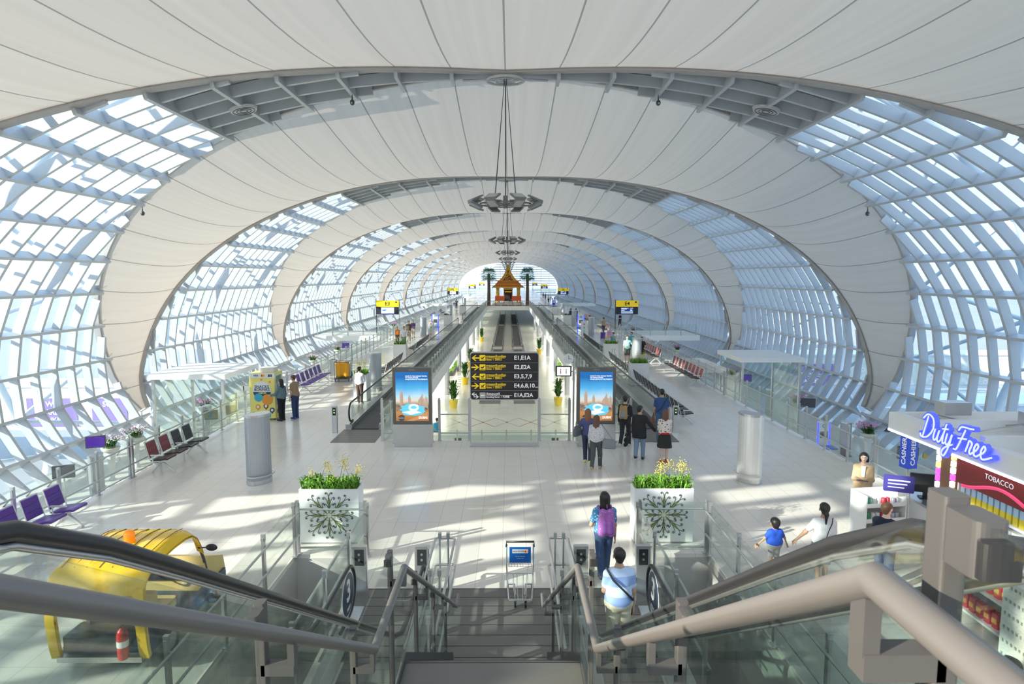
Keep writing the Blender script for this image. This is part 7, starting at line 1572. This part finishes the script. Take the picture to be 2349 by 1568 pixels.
# ------------------------------------------------------------------ gate pavilions with slatted canopies
def pavilion(s_, y, lab, lab2):
    t = thing('gate_pavilion', lab, 'pavilion', (s_ * 15.6, y, -3.998))
    MB().box(-1.9, -2.0, 4.75, 1.9, 2.2, 5.0).build('flat_roof', M['white'], t)
    for x in (-1.7, 1.7):
        for yy in (-1.8, 2.0): MB().box(x - 0.06, yy - 0.06, 0, x + 0.06, yy + 0.06, 4.75).build('post', M['inox'], t)
    for x in (-1.7, 1.7): MB().box(x - 0.01, -1.72, 0.1, x + 0.01, 1.92, 4.7).build('glass_wall', M['bal'], t)
    MB().box(-1.62, 1.99, 0.1, 1.62, 2.01, 4.7).build('glass_wall', M['bal'], t)
    MB().box(-1.62, -1.81, 0.1, 1.62, -1.79, 4.7).build('glass_wall', M['bal'], t)
    t = thing('slatted_canopy', lab2, 'canopy', (s_ * 12.25, y + 2.2, -3.998))
    b = MB(); b.box(-1.25, -2.6, 3.90, 1.25, -2.5, 4.15).box(-1.25, 2.5, 3.90, 1.25, 2.6, 4.15).box(-1.3, -2.6, 3.90, -1.2, 2.6, 4.15).box(1.2, -2.6, 3.90, 1.3, 2.6, 4.15); b.build('canopy_frame', M['white'], t)
    b = MB()
    for i in range(14): y_ = -2.35 + i * 0.36; b.bb((0, y_, 4.05), (2.4, 0.22, 0.03), 0, Matrix.Rotation(0.5, 3, 'X'))
    b.build('slats', M['white'], t)
    for x in (-1.2, 1.2):
        for yy in (-2.5, 2.5): MB().box(x - 0.05, yy - 0.05, 0, x + 0.05, yy + 0.05, 3.9).build('post', M['inox'], t)
pavilion(-1, 32.5, 'white roofed glass gate pavilion behind the snack machine', 'slatted white canopy between snack machine and gate pavilion')
pavilion(1, 38.6, 'white roofed glass gate pavilion beyond the red seats', 'slatted white canopy behind the long red seat row')
def wheelchair(lab, x, y, rz):
    t = thing('wheelchair', lab, 'wheelchair', (x, y, -3.997), rz)
    for q in (-1, 1):
        w = MB(); x_ = q * 0.30; w.tube([(x_, 0.28 * cos(a), 0.30 + 0.28 * sin(a)) for a in [2 * pi * i / 24 for i in range(24)]], 0.018, 6, 0, True)
        for i in range(8): a = pi / 4 * i; w.cyl((x_, 0, 0.30), (x_, 0.27 * cos(a), 0.30 + 0.27 * sin(a)), 0.004, n=4)
        w.build('large_wheel', M['darkgrey'], t); MB().cyl((q * 0.26, -0.45, 0.07), (q * 0.29, -0.45, 0.07), 0.07, n=14).build('castor', M['black'], t)
        MB().tube([(q * 0.24, 0.2, 0.98), (q * 0.24, 0.22, 0.5), (q * 0.24, -0.3, 0.5), (q * 0.24, -0.5, 0.15)], 0.013, 6).build('side_frame', M['inox'], t)
    MB().box(-0.23, -0.22, 0.49, 0.23, 0.2, 0.53).build('seat', M['blackv'], t); MB().box(-0.23, 0.19, 0.53, 0.23, 0.22, 0.92).build('backrest', M['blackv'], t)
wheelchair('dark wheelchair parked under the slatted canopy', -13.6, 29.3, 0.6); wheelchair('pale wheelchair parked beside the snack machine', -12.2, 28.9, 1.9)
t = thing('waste_bin', 'pale square waste bin by the railing beyond the purple seats', 'bin', (-10.1, 36.6, z3)); MB().rbox(-0.2, -0.2, 0, 0.2, 0.2, 0.95, 0.03).build('bin_body', M['inox'], t); MB().cyl((0, 0, 0.95), (0, 0, 0.97), 0.12, n=16).build('opening', M['black'], t)

# ------------------------------------------------------------------ lower level things
for s_ in (-1, 1):
    for i in range(8):
        MB().cyl((s_ * 5.0, 26 + i * 13, -4), (s_ * 5.0, 26 + i * 13, -0.86), 0.22, n=20).build('pillar', M['inox'], kind='structure')
def potplant(lab, x, y, seed):
    t = thing('potted_plant', lab, 'potted plant', (x, y, -3.997), group='yellow pots on the lower level'); rr = random.Random(seed)
    MB().lathe([(0.25, 0), (0.34, 0.6), (0.36, 0.62)], n=16).build('pot', mat('yellow pot', (0.85, 0.62, 0.02), 0.35), t); MB().tube([(0, 0, 0.6), (0, 0, 1.3)], 0.04, 6).build('stem', M['trunk'], t)
    b = MB()
    for k_ in range(3):
        q = blades(-0.15, -0.15, 0.15, 0.15, 0.7 + 0.35 * k_, 40, 0.3, 0.7, rr, 0.05, 0.35); b.add(q.v, q.f, 0, True)
    b.build('foliage', M['leafd'], t)
for i, (x, y, w_) in enumerate(((-3.85, 57.0, 'closest to the direction sign, sunny side'), (-4.0, 68.0, 'second along the sunny edge'), (-4.0, 96.0, 'third along the sunny edge'), (3.9, 47.5, 'closest to the clock, shaded side'), (4.0, 80.0, 'second along the shaded edge'), (-4.0, 46.5, 'under the first poster edge'))): potplant('leafy plant in yellow pot on the lower level, %s' % w_, x, y, 60 + i)
t = thing('low_planter', 'long low white planter wall across the lower level, behind the direction sign', 'planter wall', (0, 36.0, -3.997))
MB().box(-4.2, -0.3, 0, 4.2, 0.3, 0.62).box(-4.25, -0.35, 0.62, 4.25, 0.35, 0.68).build('wall_box', M['white'], t); MB().box(-3.0, -0.31, 0.2, -2.6, -0.301, 0.5).box(2.6, -0.31, 0.2, 3.0, -0.301, 0.5).build('vent_grille', M['darkgrey'], t)
g = glass_rail('low_balustrade', 'glass balustrade standing behind the low white planter wall', 6, 1.4, 1.1, (0.92,), None); g.location = (4.2, 35.2, -3.999); g.rotation_euler.z = pi / 2
t = thing('floor_inlay', 'pale red and grey lattice inlay in the lower level floor', 'floor inlay', (0, 41.8, -3.9985))
b = MB()
for q in (-1, 1):
    for k_ in range(5):
        x = -3.2 + k_ * 1.6; b.ribbon([(x - 0.8, -1.3 * q, 0.0), (x + 0.8, 1.3 * q, 0.0)], (0, 0, 1), 0.12, 0.002, 0 if k_ % 2 else 1)
b.build('lattice_lines', [mat('faded red stone', (0.55, 0.34, 0.28), 0.2), mat('grey stone', (0.50, 0.50, 0.48), 0.2)], t)
for i in range(2):
    t = thing('hedge_trough', 'long narrow trough of clipped green plants by the lower glass wall, %s' % ('sunny side' if i == 0 else 'shaded side'), 'planter', ((-5.6, 5.6)[i], 62, -3.997)); MB().box(-0.2, 0, 0, 0.2, 9, 0.35).build('trough', M['darkgrey'], t); blades(-0.15, 0.1, 0.15, 8.9, 0.33, 300, 0.12, 0.25, random.Random(5 + i), 0.03, 0.12).build('foliage', M['leaf'], t)

# ------------------------------------------------------------------ outside: jet bridges with posters, vehicles
def floral():
    m = mat('flower field print', (0.75, 0.70, 0.72), 0.6); n = m.node_tree.nodes; l = m.node_tree.links; b = n['Principled BSDF']
    t = n.new('ShaderNodeTexCoord'); v = n.new('ShaderNodeTexVoronoi'); v.inputs['Scale'].default_value = 2.0; r = n.new('ShaderNodeValToRGB')
    e = r.color_ramp.elements; e[0].color = (0.62, 0.20, 0.32, 1); e[1].position = 0.6; e[1].color = (0.62, 0.66, 0.58, 1); q = e.new(0.25); q.color = (0.85, 0.80, 0.82, 1)
    l.new(t.outputs['Object'], v.inputs['Vector']); l.new(v.outputs['Distance'], r.inputs[0]); l.new(r.outputs[0], b.inputs['Base Color']); return m
M['floral'] = floral(); M['violet'] = mat('violet panel', (0.22, 0.16, 0.42), 0.5); M['bridge'] = mat('jet bridge cladding', (0.62, 0.66, 0.72), 0.5)
def jetway(lab, x0, x1, y, z, poster_x=None, words_=(), group='jet bridges outside'):
    t = thing('jet_bridge', lab, 'jet bridge', (0, y, 0), group=group)
    xa, xb = sorted((x0, x1)); MB().box(xa, -1.6, z, xb, 1.6, z + 3.2).build('tunnel', M['bridge'], t)
    if poster_x is not None:
        p = MB().box(poster_x[0], -1.66, z + 0.35, poster_x[1], -1.61, z + 2.95).build('flower_poster', M['floral'], t)
        for (px0, px1, tx) in words_:
            w = MB().box(px0, -1.70, z + 0.3, px1, -1.665, z + 2.4).build('violet_panel', M['violet'], p)
            for i, s0 in enumerate(tx): text(s0, 0.55, M['sw'], w, ((px0 + px1) / 2, -1.71, z + 1.95 - i * 0.6), bold=0.01, ext=0.01)
    else:
        for i in range(6): MB().box(xa + 1 + i * (xb - xa - 2) / 6, -1.63, z + 1.3, xa + 1 + (i + 0.7) * (xb - xa - 2) / 6, -1.61, z + 2.2).build('window', M['lampglass'], t)
    for x in (xa + 2, xb - 2): MB().cyl((x, 0, -9), (x, 0, z), 0.35, n=14).build('support', M['tubes'], t)
    MB().box(xa, -1.7, z + 3.2, xb, 1.7, z + 3.35).build('roof_edge', M['tubes'], t)
jetway('jet bridge with flower poster and violet slogan panels outside the sunny glass', -26.5, -66, 48, -5.6, (-64, -27.2), ((-35.6, -31.9, ('WE', 'ARE', 'THINKING')), (-30.8, -28.2, ('SCB',))))
jetway('plain jet bridge further along outside the sunny glass', -26.5, -60, 96, -5.0); jetway('distant jet bridge outside the sunny glass', -25.5, -55, 140, -5.0)
jetway('jet bridge with lit windows outside the shaded glass, beyond the shop', 25.5, 60, 38, -5.0); jetway('jet bridge with blue flower poster outside the shaded glass', 25.5, 66, 62, -5.0, (26, 62), ((27, 31.5, ('THE', 'GLOBAL', 'MARKET')),)); jetway('distant jet bridge outside the shaded glass', 25.5, 60, 128, -5.0)
def truck(lab, x, y, c):
    t = thing('apron_vehicle', lab, 'vehicle', (x, y, -9), 0.4); MB().rbox(-1.1, -2.5, 0.6, 1.1, 1.2, 2.6, 0.1).build('cargo_box', c, t); MB().prism([(1.25, 0.6), (2.7, 0.6), (2.7, 1.3), (2.2, 2.3), (1.25, 2.3)], (-1.05, 0, 0), (0, 1, 0), (0, 0, 1), (2.1, 0, 0)).build('cab', M['white'], t)
    for a in (-1, 1):
        for b_ in (-1.6, 1.9): MB().cyl((a * 0.9, b_, 0.45), (a * 1.12, b_, 0.45), 0.45, n=16).build('wheel', M['black'], t)
truck('yellow service truck on the apron behind the shaded glass', 33, 46, M['cy']); truck('blue service truck on the apron below the flower poster', -31, 33, mat('truck blue', (0.08, 0.12, 0.4)))
truck('white service truck on the apron behind the shaded glass', 38, 58, M['white'])
